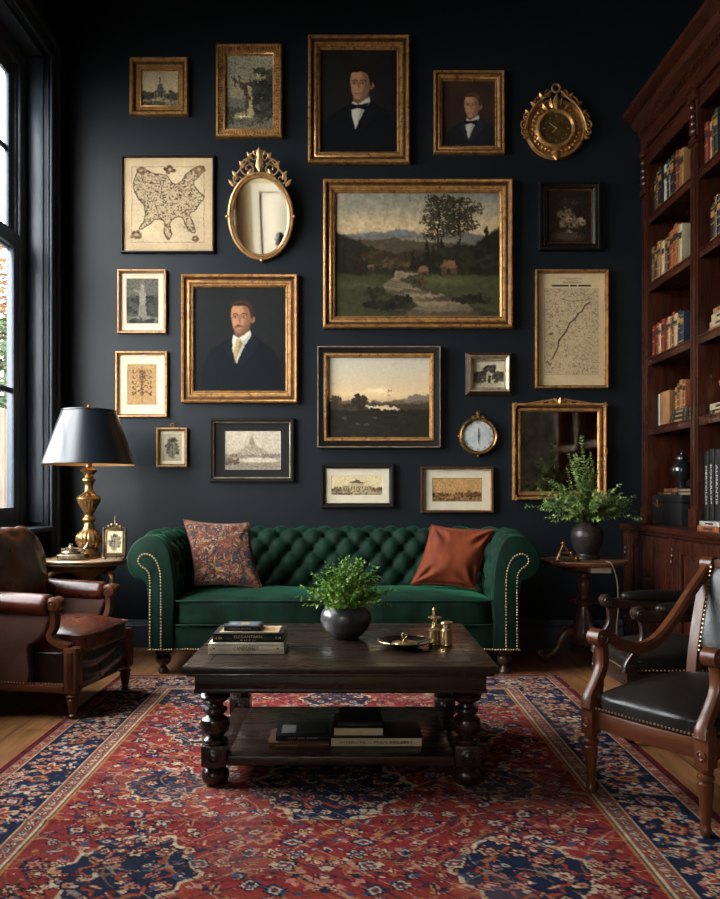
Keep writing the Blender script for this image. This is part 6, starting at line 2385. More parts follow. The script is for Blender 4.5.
def desk_clutter():
    x, y = (73 - CX) * 4.575 / F, 4.568
    z = LTZ + .001
    r = thing('inkstand', 'tarnished silver inkstand at the foot of the brass lamp', 'inkstand', (x, y, z), math.radians(4))
    m = mat('worn_silver', (168, 154, 132), .32, .9, (96, 84, 68), 22, rough_var=.1)
    b = MB().box((-.075, -.045, .006), (.075, .045, .032), .006)
    b.box((-.068, -.047, .012), (.068, .047, .027), .003)
    for sx in (-1, 1):
        for sy in (-1, 1):
            b.ball((sx * .066, sy * .036, .006), (.010, .010, .006), 8, 5)
    b.build('tray', m, r)
    w = MB().lathe([(.05, .0322), (.052, .04), (.046, .05), (.05, .058), (.054, .062), (.03, .066), (.012, .07), (.008, .078), (.012, .084), (0, .09)], 26, (-.01, 0, 0))
    w.build('lid', m, r)
    p = MB().tube(cat([(.02, -.02, .05), (.06, -.015, .055), (.076, -.005, .075), (.08, 0, .092)], 4), [.009] * 4 + [.007] * 4 + [.005] * 5, 8)
    p.build('pen_rest', m, r)


desk_clutter()


def desk_frame():
    y = 4.60
    x = (114.3 - CX) * y / F
    w, h = .128, .165
    r = thing('standing_photo_frame', 'small ornate standing picture frame with a cross finial beside the lamp', 'photo frame', (x, y, LTZ + .001), math.radians(6))
    m = mat('old_pewter_gilt', (120, 100, 72), .38, .8, (70, 56, 40), 26, (1, 1, 1), .2, 90)
    T = Matrix.Translation((0, 0, .012)) @ Matrix.Rotation(math.radians(-7), 4, 'X')
    b = frame_loops(w, h, [(0, -.008, 0), (0, .006, 0), (.004, .01, 0), (.01, .010, 0), (.015, .004, 0), (.019, .006, 0), (.023, .0005, 0)], cz=h / 2)
    q = MB().add(b.v, b.f, 0, T)
    for k in range(11):
        for zz in (.006, h - .006):
            q.ball((-w / 2 + .008 + k * (w - .016) / 10, -.010, zz), .0045, 6, 4, M=T)
    for k in range(12):
        for xx in (-w / 2 + .006, w / 2 - .006):
            q.ball((xx, -.010, .012 + k * (h - .024) / 11), .004, 6, 4, M=T)
    for sx in (-1, 1):
        q.ball((sx * (w / 2 - .012), -.002, -.004), (.014, .012, .008), 8, 5, M=T)
        scroll_t = [(sx * .03, h + .004), (sx * .016, h + .012)]
        q.ball((sx * .03, -.002, h + .004), (.012, .006, .008), 8, 5, M=T)
        q.ball((sx * .014, -.003, h + .012), (.012, .006, .012), 8, 5, M=T)
    q.tube([(0, -.001, h), (0, -.001, h + .062)], .0035, 6, M=T)
    q.tube([(-.014, -.001, h + .046), (.014, -.001, h + .046)], .003, 6, M=T)
    q.ball((0, -.001, h + .064), .005, 6, 4, M=T)
    q.build('frame', m, r, ang=50)
    st = MB().box((-.015, .008, .0), (.015, .012, h * .8), .002, M=Matrix.Translation((0, .002, .012)) @ Matrix.Rotation(math.radians(-7), 4, 'X'))
    st2 = MB().tube([(0, .008, h * .6), (0, .07, .003)], .005, 6)
    st2.build('strut', m, r)
    MB().box((-w / 2 + .004, .0, .004), (w / 2 - .004, .006, h - .004), M=T).build('backing', M_BLACKF, r)
    p = engraving('figure', (214, 198, 162), (50, 42, 36), 29)(w - .04, h - .04)
    o = p.plane('picture', M_PRINT, r, y=-.0005, cz=h / 2)
    o.matrix_local = T


desk_frame()

# ------------------------------------------------------------------ pedestal table on the right
PTX, PTY, PTZ = 1.335, 4.80, .582


def pedestal():
    r = thing('pedestal_table', 'round carved pedestal table between the sofa and the bookcase', 'side table', (PTX, PTY, 0))
    top = [(.2, -.03), (.226, -.028), (.236, -.022), (.24, -.014), (.246, -.008), (.244, 0), (0, 0)]
    MB().lathe(top, 64, (0, 0, PTZ)).build('table_top', wood('pedestal_table_top', (92, 56, 36), (140, 94, 62), .26, 'x', coat=.4), r)
    MB().lathe([(.10, -.062), (.12, -.058), (.13, -.045), (.13, -.0305)], 36, (0, 0, PTZ)).build('apron', M_PEDESTAL, r)
    col = [(.04, .09), (.062, .10), (.066, .13), (.075, .16), (.06, .2), (.045, .25), (.034, .29), (.03, .315), (.04, .325), (.085, .335), (.09, .345), (.06, .355), (.03, .365), (.026, .38), (.036, .40), (.042, .43), (.036, .46), (.026, .475), (.034, .485), (.03, .5), (.05, .515), (.11, PTZ - .0622)]
    MB().lathe(col, 36, mod=lambda a, i, z: 1 + (.06 * abs(math.sin(a * 6)) if .1 < z < .28 else 0)).build('column', M_PEDESTAL, r)
    for k in range(3):
        a = -1.0 + k * 2 * PI / 3
        b = MB()
        cabriole(b, a, [(.04, .16), (.09, .17), (.13, .13), (.15, .08), (.19, .04), (.235, .03), (.255, .05), (.24, .065)], (.03, .014))
        b.ball((.23 * math.cos(a), .23 * math.sin(a), .014), (.024, .024, .014), 10, 6)
        spiral(b, Matrix.Translation((.105 * math.cos(a), .105 * math.sin(a), .175)) @ Matrix.Rotation(a, 4, 'Z') @ Matrix.Rotation(PI / 2, 4, 'X'), .026, 1.3, .009)
        b.build('leg', M_PEDESTAL, r)
    d = MB().box((-.012, -.19, PTZ - .062), (.10, -.13, PTZ - .0312), .003)
    d.build('drawer', mat('ivory_drawer_front', (186, 172, 146), .5), r)
    # flex of a reading light, pinned to the table edge and hanging to the floor
    f = MB().tube(cat([(.06, -.228, PTZ + .0068), (.078, -.262, PTZ - .004), (.10, -.252, PTZ - .05), (.115, -.25, PTZ - .12), (.118, -.25, PTZ - .25), (.108, -.25, PTZ - .38), (.115, -.26, .06), (.13, -.28, .008), (.2, -.24, .005), (.3, -.1, .005)], 6), .0042, 7)
    o = f.build('electric_cord', mat('tan_flex', (112, 86, 64), .6), None, None)
    o.location = (PTX, PTY, 0)
    tag(o, 'tan electric cord hanging from the pedestal table edge to the floor', 'cord')


pedestal()


def green_vase():
    x = (587 - CX) * 4.84 / F
    r = thing('vase', 'dark bronze vase of green sprigs on the round pedestal table', 'vase', (x, 4.84, PTZ + .0005))
    pr = [(.072, 0), (.074, .006), (.07, .016), (.06, .022), (.058, .028), (.07, .05), (.084, .08), (.09, .115), (.09, .15), (.082, .175), (.064, .192), (.058, .20), (.062, .206), (.066, .210), (.06, .213), (.052, .208), (.05, .19), (.055, .17)]
    b = MB().lathe(pr, 40)
    for z, a in ((.12, .0912), (.128, .0914), (.165, .087)):
        b.tube([(a * math.cos(2 * PI * k / 40), a * math.sin(2 * PI * k / 40), z) for k in range(40)], .0018, 5, closed=True)
    b.build('vessel', M_VASE, r)
    s = thing('sprig_bunch', 'loose bunch of arching green sprigs standing in the dark bronze vase', 'greenery', (x, 4.84, PTZ + .0005))
    rs = random.Random(31)
    st, lf = MB(), MB()
    base = (0, 0, .215)
    # arching out to the left and right, two groups standing tall
    sprigs(st, lf, rs, base, 34, .02, .33, .5, .033, 16, ang=(PI, .5), tilt=(1.0, .25), droop=1.8)
    sprigs(st, lf, rs, base, 26, .02, .27, .5, .032, 14, ang=(0, .5), tilt=(.95, .25), droop=1.7)
    sprigs(st, lf, rs, base, 34, .02, .25, .5, .032, 14, tilt=(.75, .3), droop=1.2)
    sprigs(st, lf, rs, base, 20, .02, .26, .5, .031, 14, ang=(-PI / 2, .7), tilt=(.85, .25), droop=1.3)
    sprigs(st, lf, rs, base, 8, .012, .46, .5, .036, 22, ang=(PI, .25), tilt=(.27, .07), droop=.2)
    sprigs(st, lf, rs, base, 8, .012, .46, .5, .036, 22, ang=(PI / 3, .4), tilt=(.05, .04), droop=.2)
    for k in range(14):
        a = k * 2.4
        st.tube([(.012 * math.cos(a), .012 * math.sin(a), .06), (.03 * math.cos(a + .5), .03 * math.sin(a + .5), .2), (.03 * math.cos(a + .5), .03 * math.sin(a + .5), .222)], .0014, 4)
    st.build('stems', leaf_m('sprig_stem', (74, 78, 46), (92, 92, 56)), s)
    lf.build('foliage', leaf_m('sprig_leaf', (134, 154, 86), (86, 112, 58)), s, flat=True)


green_vase()


def brass_divider():
    x = (566 - CX) * 4.68 / F
    r = thing('brass_caliper', 'small open brass caliper standing on the pedestal table before the vase', 'ornament', (x, 4.66, PTZ + .0005))
    b = MB()
    b.tube([(-.055, 0, .008), (-.02, 0, .095)], [.008, .006], 8)
    b.tube([(-.02, 0, .095), (.012, -.01, .04), (.05, -.02, .012)], [.006, .006, .007], 8)
    b.build('legs', M_BRASS, r)
    c = MB().ball((-.02, 0, .1), (.013, .012, .012), 12, 8)
    c.tube([(-.038, 0, .05), (.02, -.012, .045)], .005, 8)
    c.ball((.022, -.012, .046), .012, 10, 6)
    c.build('hinge', M_BRASS, r)
    d = MB().box((-.07, -.03, 0), (.075, .02, .009), .003)
    d.ball((.05, -.02, .016), .014, 10, 6)
    d.build('base', M_BRASS, r)


brass_divider()
# ------------------------------------------------------------------ bookcase along the right wall
BX0, BXU, BXB = 1.695, 1.82, 2.27         # base front, upper front, back
BY0, BY1 = 3.02, 5.235                   # near and far ends
POST = [BY1 - .09, 4.40, 3.67, BY0]      # lower edge of each upright post (each .09 wide)
SH = [1.36, 1.785, 2.235, 2.65]           # shelf tops
CT = .775                                # counter top
TOPZ = 2.98


def bookcase():
    O = (1.95, 4.13, 0)
    r = thing('bookcase', 'tall carved mahogany bookcase with panelled cupboards filling the right wall', 'bookcase', O)
    def bd(m, name, mt, par=r, **k):
        return m.build(name, mt, par, O, **k)
    # base
    b = MB()
    b.box((BX0 + .02, BY0, .0), (BXB, BY1, .09), .004)
    b.box((BX0 + .03, BY0, .09), (BXB, BY1, CT - .035), .003)
    for z, d in ((.09, .006), (.075, .012)):
        b.box((BX0 + .02 - d, BY0 - d, z - .012), (BXB, BY1 + .0, z + .012), .004)
    bd(b, 'base_cabinet', M_MAHOG_Y)
    c = MB()
    c.box((BX0 - .015, BY0 - .02, CT - .034), (BXB, BY1 + .004, CT), .008)
    c.box((BX0 + .005, BY0 - .008, CT - .052), (BXB, BY1, CT - .0345), .006)
    bd(c, 'countertop', M_MAHOG_Y)
    # stiles of the base with carved drops
    for y in POST:
        s = MB()
        s.box((BX0 + .008, y, .105), (BX0 + .0295, y + .09, CT - .054), .004)
        for k, z in enumerate((.66, .625, .595)):
            s.ball((BX0 + .006, y + .045, z), (.01, .024 - k * .006, .018), 10, 6)
        for k, z in enumerate((.16, .19)):
            s.ball((BX0 + .006, y + .045, z), (.01, .022 - k * .006, .018), 10, 6)
        for yy in (y + .012, y + .07):
            s.box((BX0 + .003, yy, .24), (BX0 + .009, yy + .008, .56), .002)
        bd(s, 'base_stile', M_MAHOG)
    for k in range(3):
        ya, yb = POST[k + 1] + .09, POST[k]
        mid = (ya + yb) / 2
        for (p, q) in ((ya + .003, mid - .002), (mid + .002, yb - .003)):
            d = MB()
            z0, z1 = .112, CT - .06
            x = BX0 + .012
            fw = .062
            d.box((x, p, z0), (x + .0175, p + fw, z1), .003)
            d.box((x, q - fw, z0), (x + .0175, q, z1), .003)
            d.box((x, p + fw, z0), (x + .0175, q - fw, z0 + fw), .003)
            d.box((x, p + fw, z1 - fw), (x + .0175, q - fw, z1), .003)
            d.box((x + .0135, p + fw - .002, z0 + fw - .002), (x + .0175, q - fw + .002, z1 - fw + .002))
            d.box((x + .004, p + fw + .028, z0 + fw + .028), (x + .0136, q - fw - .028, z1 - fw - .028), .008)
            for lo, hi in (((p + fw, z0 + fw), (p + fw + .009, z1 - fw)), ((q - fw - .009, z0 + fw), (q - fw, z1 - fw)), ((p + fw, z0 + fw), (q - fw, z0 + fw + .009)), ((p + fw, z1 - fw - .009), (q - fw, z1 - fw))):
                d.box((x - .003, lo[0], lo[1]), (x + .0136, hi[0], hi[1]), .003)
            do = bd(d, 'cabinet_door', M_MAHOG)
            e = MB()
            ky = q - .03 if q < mid + .001 else p + .03
            e.lathe([(.006, 0), (.006, .008), (.012, .014), (.011, .02), (0, .023)], 14, M=Matrix.Translation((x, ky, .47)) @ Matrix.Rotation(-PI / 2, 4, 'Y'))
            e.box((x - .002, ky - .008, .435), (x, ky + .008, .505), .0006)
            e.build('door_knob', M_BRASS, do, O)
    # uprights
    for y in POST:
        u = MB()
        u.box((BXU, y, CT + .0005), (BXB, y + .09, TOPZ + .12), .004)
        u.box((BXU - .012, y - .006, CT + .0005), (BXU + .04, y + .096, CT + .1), .006)
        u.box((BXU - .008, y + .012, CT + .12), (BXU + .01, y + .03, 2.78), .006)
        u.box((BXU - .008, y + .06, CT + .12), (BXU + .01, y + .078, 2.78), .006)
        u.box((BXU - .004, y + .036, CT + .12), (BXU + .01, y + .054, 2.78), .003)
        # carved head of the pilaster
        u.box((BXU - .016, y - .004, 2.80), (BXU + .03, y + .094, 2.84), .006)
        for k, z in enumerate((2.87, 2.91, 2.95, 3.0)):
            u.ball((BXU - .006, y + .045, z), (.02, .034 - .004 * k, .026), 12, 7)
        u.box((BXU - .02, y - .006, 3.03), (BXU + .03, y + .096, 3.08), .006)
        bd(u, 'upright', M_MAHOG)
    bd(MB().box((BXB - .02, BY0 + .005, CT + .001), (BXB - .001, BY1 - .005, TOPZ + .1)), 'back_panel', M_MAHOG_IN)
    for k in range(3):
        ya, yb = POST[k + 1] + .0905, POST[k] - .0005
        for z in SH:
            s = MB().box((BXU + .018, ya, z - .028), (BXB - .0205, yb, z - .001), .002)
            s.box((BXU + .006, ya, z - .046), (BXU + .0175, yb, z), .004)
            s.box((BXU - .0, ya, z - .010), (BXU + .0055, yb, z), .003)
            bd(s, 'shelf', M_MAHOG_Y)
        h = MB().box((BXU + .012, ya, TOPZ), (BXU + .035, yb, TOPZ + .12), .003)
        h.box((BXU + .004, ya, TOPZ - .006), (BXU + .0115, yb, TOPZ + .012), .003)
        h.box((BXU + .036, ya, TOPZ + .02), (BXB - .021, yb, TOPZ + .045))
        bd(h, 'top_rail', M_MAHOG_Y)
    # frieze and stepped cornice
    q = MB()
    prof = [(BXB, 3.081), (BXU - .008, 3.081), (BXU - .008, 3.17), (BXU - .022, 3.178), (BXU - .022, 3.195), (BXU - .034, 3.205), (BXU - .055, 3.225), (BXU - .07, 3.25), (BXU - .072, 3.262), (BXU - .10, 3.275), (BXU - .118, 3.29), (BXU - .122, 3.315), (BXB, 3.315)]
    q.prism(prof, BY0 - .06, BY1 + .003, plane='xz')
    for k in range(int((BY1 - BY0) / .045)):
        q.box((BXU - .03, BY0 + .01 + k * .045, 3.182), (BXU - .02, BY0 + .032 + k * .045, 3.20))
    bd(q, 'cornice', M_MAHOG_Y, ang=25)


bookcase()

ORD = ['first', 'second', 'third', 'fourth', 'fifth', 'sixth', 'seventh', 'eighth', 'ninth', 'tenth', 'eleventh', 'twelfth', 'thirteenth']
BK = {'black': (30, 28, 28), 'dark green': (34, 44, 38), 'oxblood': (104, 40, 30), 'tan': (146, 102, 62), 'brown': (104, 66, 42), 'cream': (170, 152, 120), 'orange brown': (138, 76, 42), 'grey': (140, 136, 130), 'red': (118, 46, 34), 'navy': (38, 44, 58), 'white': (172, 166, 154)}
_bm = {}
M_GILTLINE = mat('gilt_tooling', (206, 160, 88), .35, .7)
M_DARKLINE = mat('dark_title_label', (40, 28, 22), .5)


def cover_m(c):
    if c not in _bm:
        col = BK[c]
        _bm[c] = mat('binding_' + c.replace(' ', '_'), col, .45, 0, tuple(v * .72 for v in col), 14, (1, 1, .5), .1, 120, spec=.4)
    return _bm[c]


def up_book(label, col, x, y, z, th, ht, dp, group, bands=4, tilt=0.0, plain=False):
    """upright book, spine towards -X; y = the edge nearest the far wall"""
    r = thing('book', label, 'book', (x, y - th / 2, z), 0, group)
    if tilt:
        r.rotation_euler = (tilt, 0, 0)
    c = MB()
    t = .003
    c.box((0, -th / 2, 0), (dp, -th / 2 + t, ht), .001)
    c.box((0, th / 2 - t, 0), (dp, th / 2, ht), .001)
    n = 6
    out = [(.006 - .006 * math.sin(PI * k / (n - 1)) ** .7, -th / 2 + t + (th - 2 * t) * k / (n - 1)) for k in range(n)] + [(.010, th / 2 - t), (.010, -th / 2 + t)]
    c.prism(out, 0, ht, plane='xy')
    if not plain:
        for k in range(bands):
            zz = ht * (.12 + .76 * k / max(1, bands - 1))
            c.box((-.0016, -th / 2 + t, zz - .0022), (.004, th / 2 - t, zz + .0022), 0, 1)
        c.box((-.0012, -th / 2 + t + .001, ht * .66), (.004, th / 2 - t - .001, ht * .8), 0, 2)
    cv = c.build('cover', [cover_m(col), M_GILTLINE, M_DARKLINE if col not in ('black', 'dark green', 'navy') else M_GILTLINE], r)
    MB().box((.011, -th / 2 + t + .0003, .003), (dp - .004, th / 2 - t - .0003, ht - .004)).build('page_block', M_PAGES, r)
    return r


def flat_stack_book(label, col, x, y, z, w, th, dp, group):
    """book lying on a shelf with its spine towards -X"""
    r = thing('book', label, 'book', (x, y, z), 0, group)
    t = .003
    c = MB().box((0, -w / 2, 0), (dp, w / 2, t), .001).box((0, -w / 2, th - t), (dp, w / 2, th), .001).box((0, -w / 2, t), (.006, w / 2, th - t), .001)
    for yy in (-w * .36, w * .36):
        c.box((-.0012, yy - .002, t), (.004, yy + .002, th - t), 0, 1)
    c.box((-.001, -w * .2, th * .3), (.004, w * .2, th * .7), 0, 1 if col in ('black', 'dark green', 'navy') else 2)
    c.build('cover', [cover_m(col), M_GILTLINE, M_DARKLINE], r)
    MB().box((.0065, -w / 2 + .004, t + .0002), (dp - .004, w / 2 - .004, th - t - .0002)).build('page_block', M_PAGES, r)
    return r


SHN = {SH[3]: 'top', SH[2]: 'second', SH[1]: 'third', SH[0]: 'fourth'}


def row(bay, z, ystart, yend, cols, hts, ths, rs, x=BXU + .03):
    y = ystart
    nm = 'far' if bay == 0 else 'near'
    g = 'books on the %s shelf of the %s bay' % (SHN[z], nm)
    k = 0
    while k < len(cols) and y - ths[k % len(ths)] > yend:
        th = ths[k % len(ths)]
        up_book('%s book, %s from the far end of the %s shelf, %s bay' % (cols[k], ORD[k], SHN[z], nm), cols[k], x + rs.uniform(-.008, .012), y, z + .0005, th, hts[k % len(hts)], .16, g, bands=3 + k % 3)
        y -= th + .0016
        k += 1
    return y


def shelves():
    rs = random.Random(2)
    b0 = POST[0] - .004
    row(0, SH[3], b0, POST[1] + .1, ['dark green', 'black', 'brown', 'black', 'white', 'dark green', 'grey', 'black', 'oxblood', 'brown', 'tan'], [.235, .245, .24, .255, .25, .26, .235, .25, .255, .245], [.036, .046, .03, .05, .044, .04, .036, .05, .042], rs)
    row(0, SH[2], b0, POST[1] + .1, ['brown', 'dark green', 'tan', 'cream', 'brown', 'black', 'orange brown', 'orange brown', 'tan', 'cream'], [.225, .215, .235, .22, .23, .245, .24, .255, .235], [.042, .036, .05, .044, .038, .05, .058, .062, .04], rs)
    row(0, SH[1], b0 - .02, POST[1] + .1, ['oxblood', 'red', 'cream', 'red', 'orange brown', 'cream', 'tan', 'red', 'cream', 'black', 'navy'], [.19, .2, .185, .205, .195, .2, .19, .21], [.04, .048, .036, .05, .044, .03, .04], rs)
    # fourth shelf: three thin pale books, a broad tan one, then a dark pile with upright books on it
    g = 'books on the fourth shelf of the far bay'
    y = b0
    for k, (c, th, h) in enumerate((('black', .02, .2), ('white', .022, .205), ('grey', .026, .2))):
        up_book('thin %s book at the far end of the fourth shelf, far bay' % c, c, BXU + .06, y, SH[0] + .0005, th, h, .16, g, plain=True)
        y -= th + .002
    up_book('broad tan book standing left of the dark pile, far bay', 'tan', BXU + .05, y, SH[0] + .0005, .15, .205, .03, g, plain=True)
    y -= .153
    zp = SH[0] + .0005
    for k, (c, w, th, nm) in enumerate((('black', .27, .028, 'lowest'), ('black', .25, .024, 'middle'), ('navy', .23, .026, 'topmost'))):
        flat_stack_book('dark book lying %s in the pile on the fourth shelf, far bay' % nm, c, BXU + .045 + .004 * k, y - .14, zp, w, th, .18, g)
        zp += th + .0006
    yy = y - .05
    for k, (c, th, h) in enumerate((('tan', .036, .13), ('brown', .03, .15), ('tan', .044, .165), ('orange brown', .04, .15))):
        up_book('%s book standing %s on top of the dark pile, far bay' % (c, ORD[k]), c, BXU + .06, yy, zp, th, h, .14, g)
        yy -= th + .0016
    # counter level: two black boxes, books across them, an urn
    bx = BXU + .03
    mb_ = mat('black_box_leather', (20, 19, 20), .45, 0, (15, 14, 15), 16, (1, 1, 1), .1, 100)
    for (ya, yb, lab, latch) in ((4.985, 5.135, 'black box with a brass latch on the bookcase counter', True), (4.69, 4.98, 'plain black box beside the latched box on the bookcase counter', False)):
        o = thing('storage_box', lab, 'box', (bx + .11, (ya + yb) / 2, CT + .0008))
        hw = (yb - ya) / 2
        m = MB().box((-.11, -hw, 0), (.11, hw, .128), .005)
        m.build('body', mb_, o)
        l = MB().box((-.112, -hw - .001, .129), (.112, hw + .001, .172), .006)
        lo = l.build('lid', mb_, o)
        if latch:
            q = MB().box((-.1135, -.016, .10), (-.1105, .016, .15), .002)
            q.lathe([(.009, 0), (.009, .004), (.004, .006), (0, .0062)], 14, M=Matrix.Translation((-.1132, 0, .112)) @ Matrix.Rotation(-PI / 2, 4, 'Y'))
            for sy in (-1, 1):
                for zz in (.008, .118):
                    q.box((-.1115, sy * (hw - .018) - .014, zz), (-.1098, sy * (hw - .018) + .014, zz + .01), .0008)
            q.build('latch', M_BRASS, o)
    zb = CT + .0008 + .1728
    g2 = 'books lying on the black boxes'
    flat_stack_book('lower dark book lying on the black boxes in the bookcase', 'black', bx + .0, 4.90, zb, .3, .02, .17, g2)
    flat_stack_book('brown book lying on the black boxes under the urn', 'orange brown', bx + .01, 4.88, zb + .0206, .2, .018, .15, g2)
    u = thing('urn', 'glossy black lidded urn standing on books in the bookcase', 'urn', (bx + .085, 4.895, zb + .0394))
    mu = mat('black_glaze', (24, 24, 26), .14, .1, spec=.6, coat=.4)
    MB().lathe([(.042, 0), (.044, .006), (.03, .014), (.02, .03), (.022, .04), (.044, .06), (.06, .09), (.062, .115), (.05, .14), (.03, .156), (.026, .165), (.036, .17), (.036, .176)], 30).build('body', mu, u)
    MB().lathe([(.034, .1765), (.034, .182), (.022, .194), (.01, .2), (.009, .206), (.014, .214), (.008, .222), (0, .224)], 24).build('lid', mu, u)
    d = thing('round_mirror_dish', 'dark round dish standing upright behind the urn in the bookcase', 'dish', (bx + .19, 5.06, zb))
    MB().lathe([(.0, 0), (.06, .0), (.072, .006), (.075, .012), (.07, .014), (0, .008)], 30, M=Matrix.Translation((0, 0, .0755)) @ Matrix.Rotation(-PI / 2, 4, 'Y')).build('disc', mu, d)
    # ---- near bay
    b1 = POST[1] - .012
    row(1, SH[3], b1, 3.95, ['red', 'cream', 'orange brown', 'dark green', 'tan', 'red', 'brown', 'black'], [.235, .225, .24, .25], [.042, .034, .04, .05], rs)
    row(1, SH[2], b1 - .06, 3.95, ['black', 'tan', 'navy', 'brown', 'cream', 'black', 'oxblood'], [.21, .235, .22, .24], [.05, .04, .056, .044], rs)
    g = 'books piled on the third shelf of the near bay'
    z = SH[1] + .0005
    for k, (c, w, th, nm) in enumerate((('tan', .25, .03, 'lowest'), ('cream', .24, .03, 'second'), ('cream', .22, .034, 'third'), ('tan', .2, .026, 'topmost'))):
        flat_stack_book('%s book, %s in the pale pile on the third shelf, near bay' % (c, nm), c, BXU + .05, b1 - .13 - .01 * k, z, w, th, .17, g)
        z += th + .0006
    g = 'books under the gilt bust'
    z = SH[0] + .0005
    for k, (c, w, th, nm) in enumerate((('black', .26, .028, 'lower black'), ('cream', .24, .032, 'upper cream'))):
        flat_stack_book('%s book lying under the gilt figure, near bay' % nm, c, BXU + .05, b1 - .14, z, w, th, .17, g)
        z += th + .0006
    s = thing('figurine', 'dark gilt seated figurine on two books in the near bay', 'figurine', (BXU + .13, b1 - .12, z))
    f = MB().lathe([(.05, 0), (.052, .01), (.044, .016), (.046, .03), (.05, .05), (.04, .09), (.034, .12), (.04, .145), (.032, .17), (.014, .182), (.012, .19)], 20, mod=lambda a, i, z: 1 + .12 * math.sin(a * 3 + z * 40))
    f.ball((0, 0, .212), (.022, .024, .027), 12, 8)
    f.tube([(-.02, -.035, .15), (-.045, -.045, .11), (-.05, -.02, .075)], [.013, .011, .009], 8)
    f.tube([(-.02, .035, .15), (-.045, .045, .11), (-.05, .02, .075)], [.013, .011, .009], 8)
    f.build('body', M_GOLD, s)
    g = 'tall black folios on the bookcase counter'
    y = b1 + .0
    for k, (th, h) in enumerate(((.05, .40), (.062, .41), (.07, .405))):
        bkk = up_book('tall black folio, %s from the far end of the bookcase counter' % ORD[k], 'black', BXU + .03, y, CT + .0008, th, h, .24, g, plain=True)
        y -= th + .002
        T = Matrix.Translation((-.0005, 0, h * .56)) @ Matrix.Rotation(-PI / 2, 4, 'Z') @ Matrix.Rotation(PI / 2, 4, 'X') @ Matrix.Rotation(-PI / 2, 4, 'Z')
        cv = [c for c in bkk.children if c.name.startswith('cover')][0]
        text_mb(('HERTOLDS', 'ROSARIUM', 'ALMANTIS')[k], .03, T, fit=.2).build('spine_lettering', mat('silver_lettering_%d' % k, (196, 190, 178), .4, .3), cv, flat=True)
    g = 'books lying on the bookcase counter'
    flat_stack_book('orange brown book lying on the counter in front of the folios', 'orange brown', BX0 + .0, 3.98, CT + .0008, .24, .026, .09, g)
    flat_stack_book('white book lying on the orange brown one on the counter', 'white', BX0 + .004, 3.975, CT + .0274, .22, .022, .085, g)


shelves()
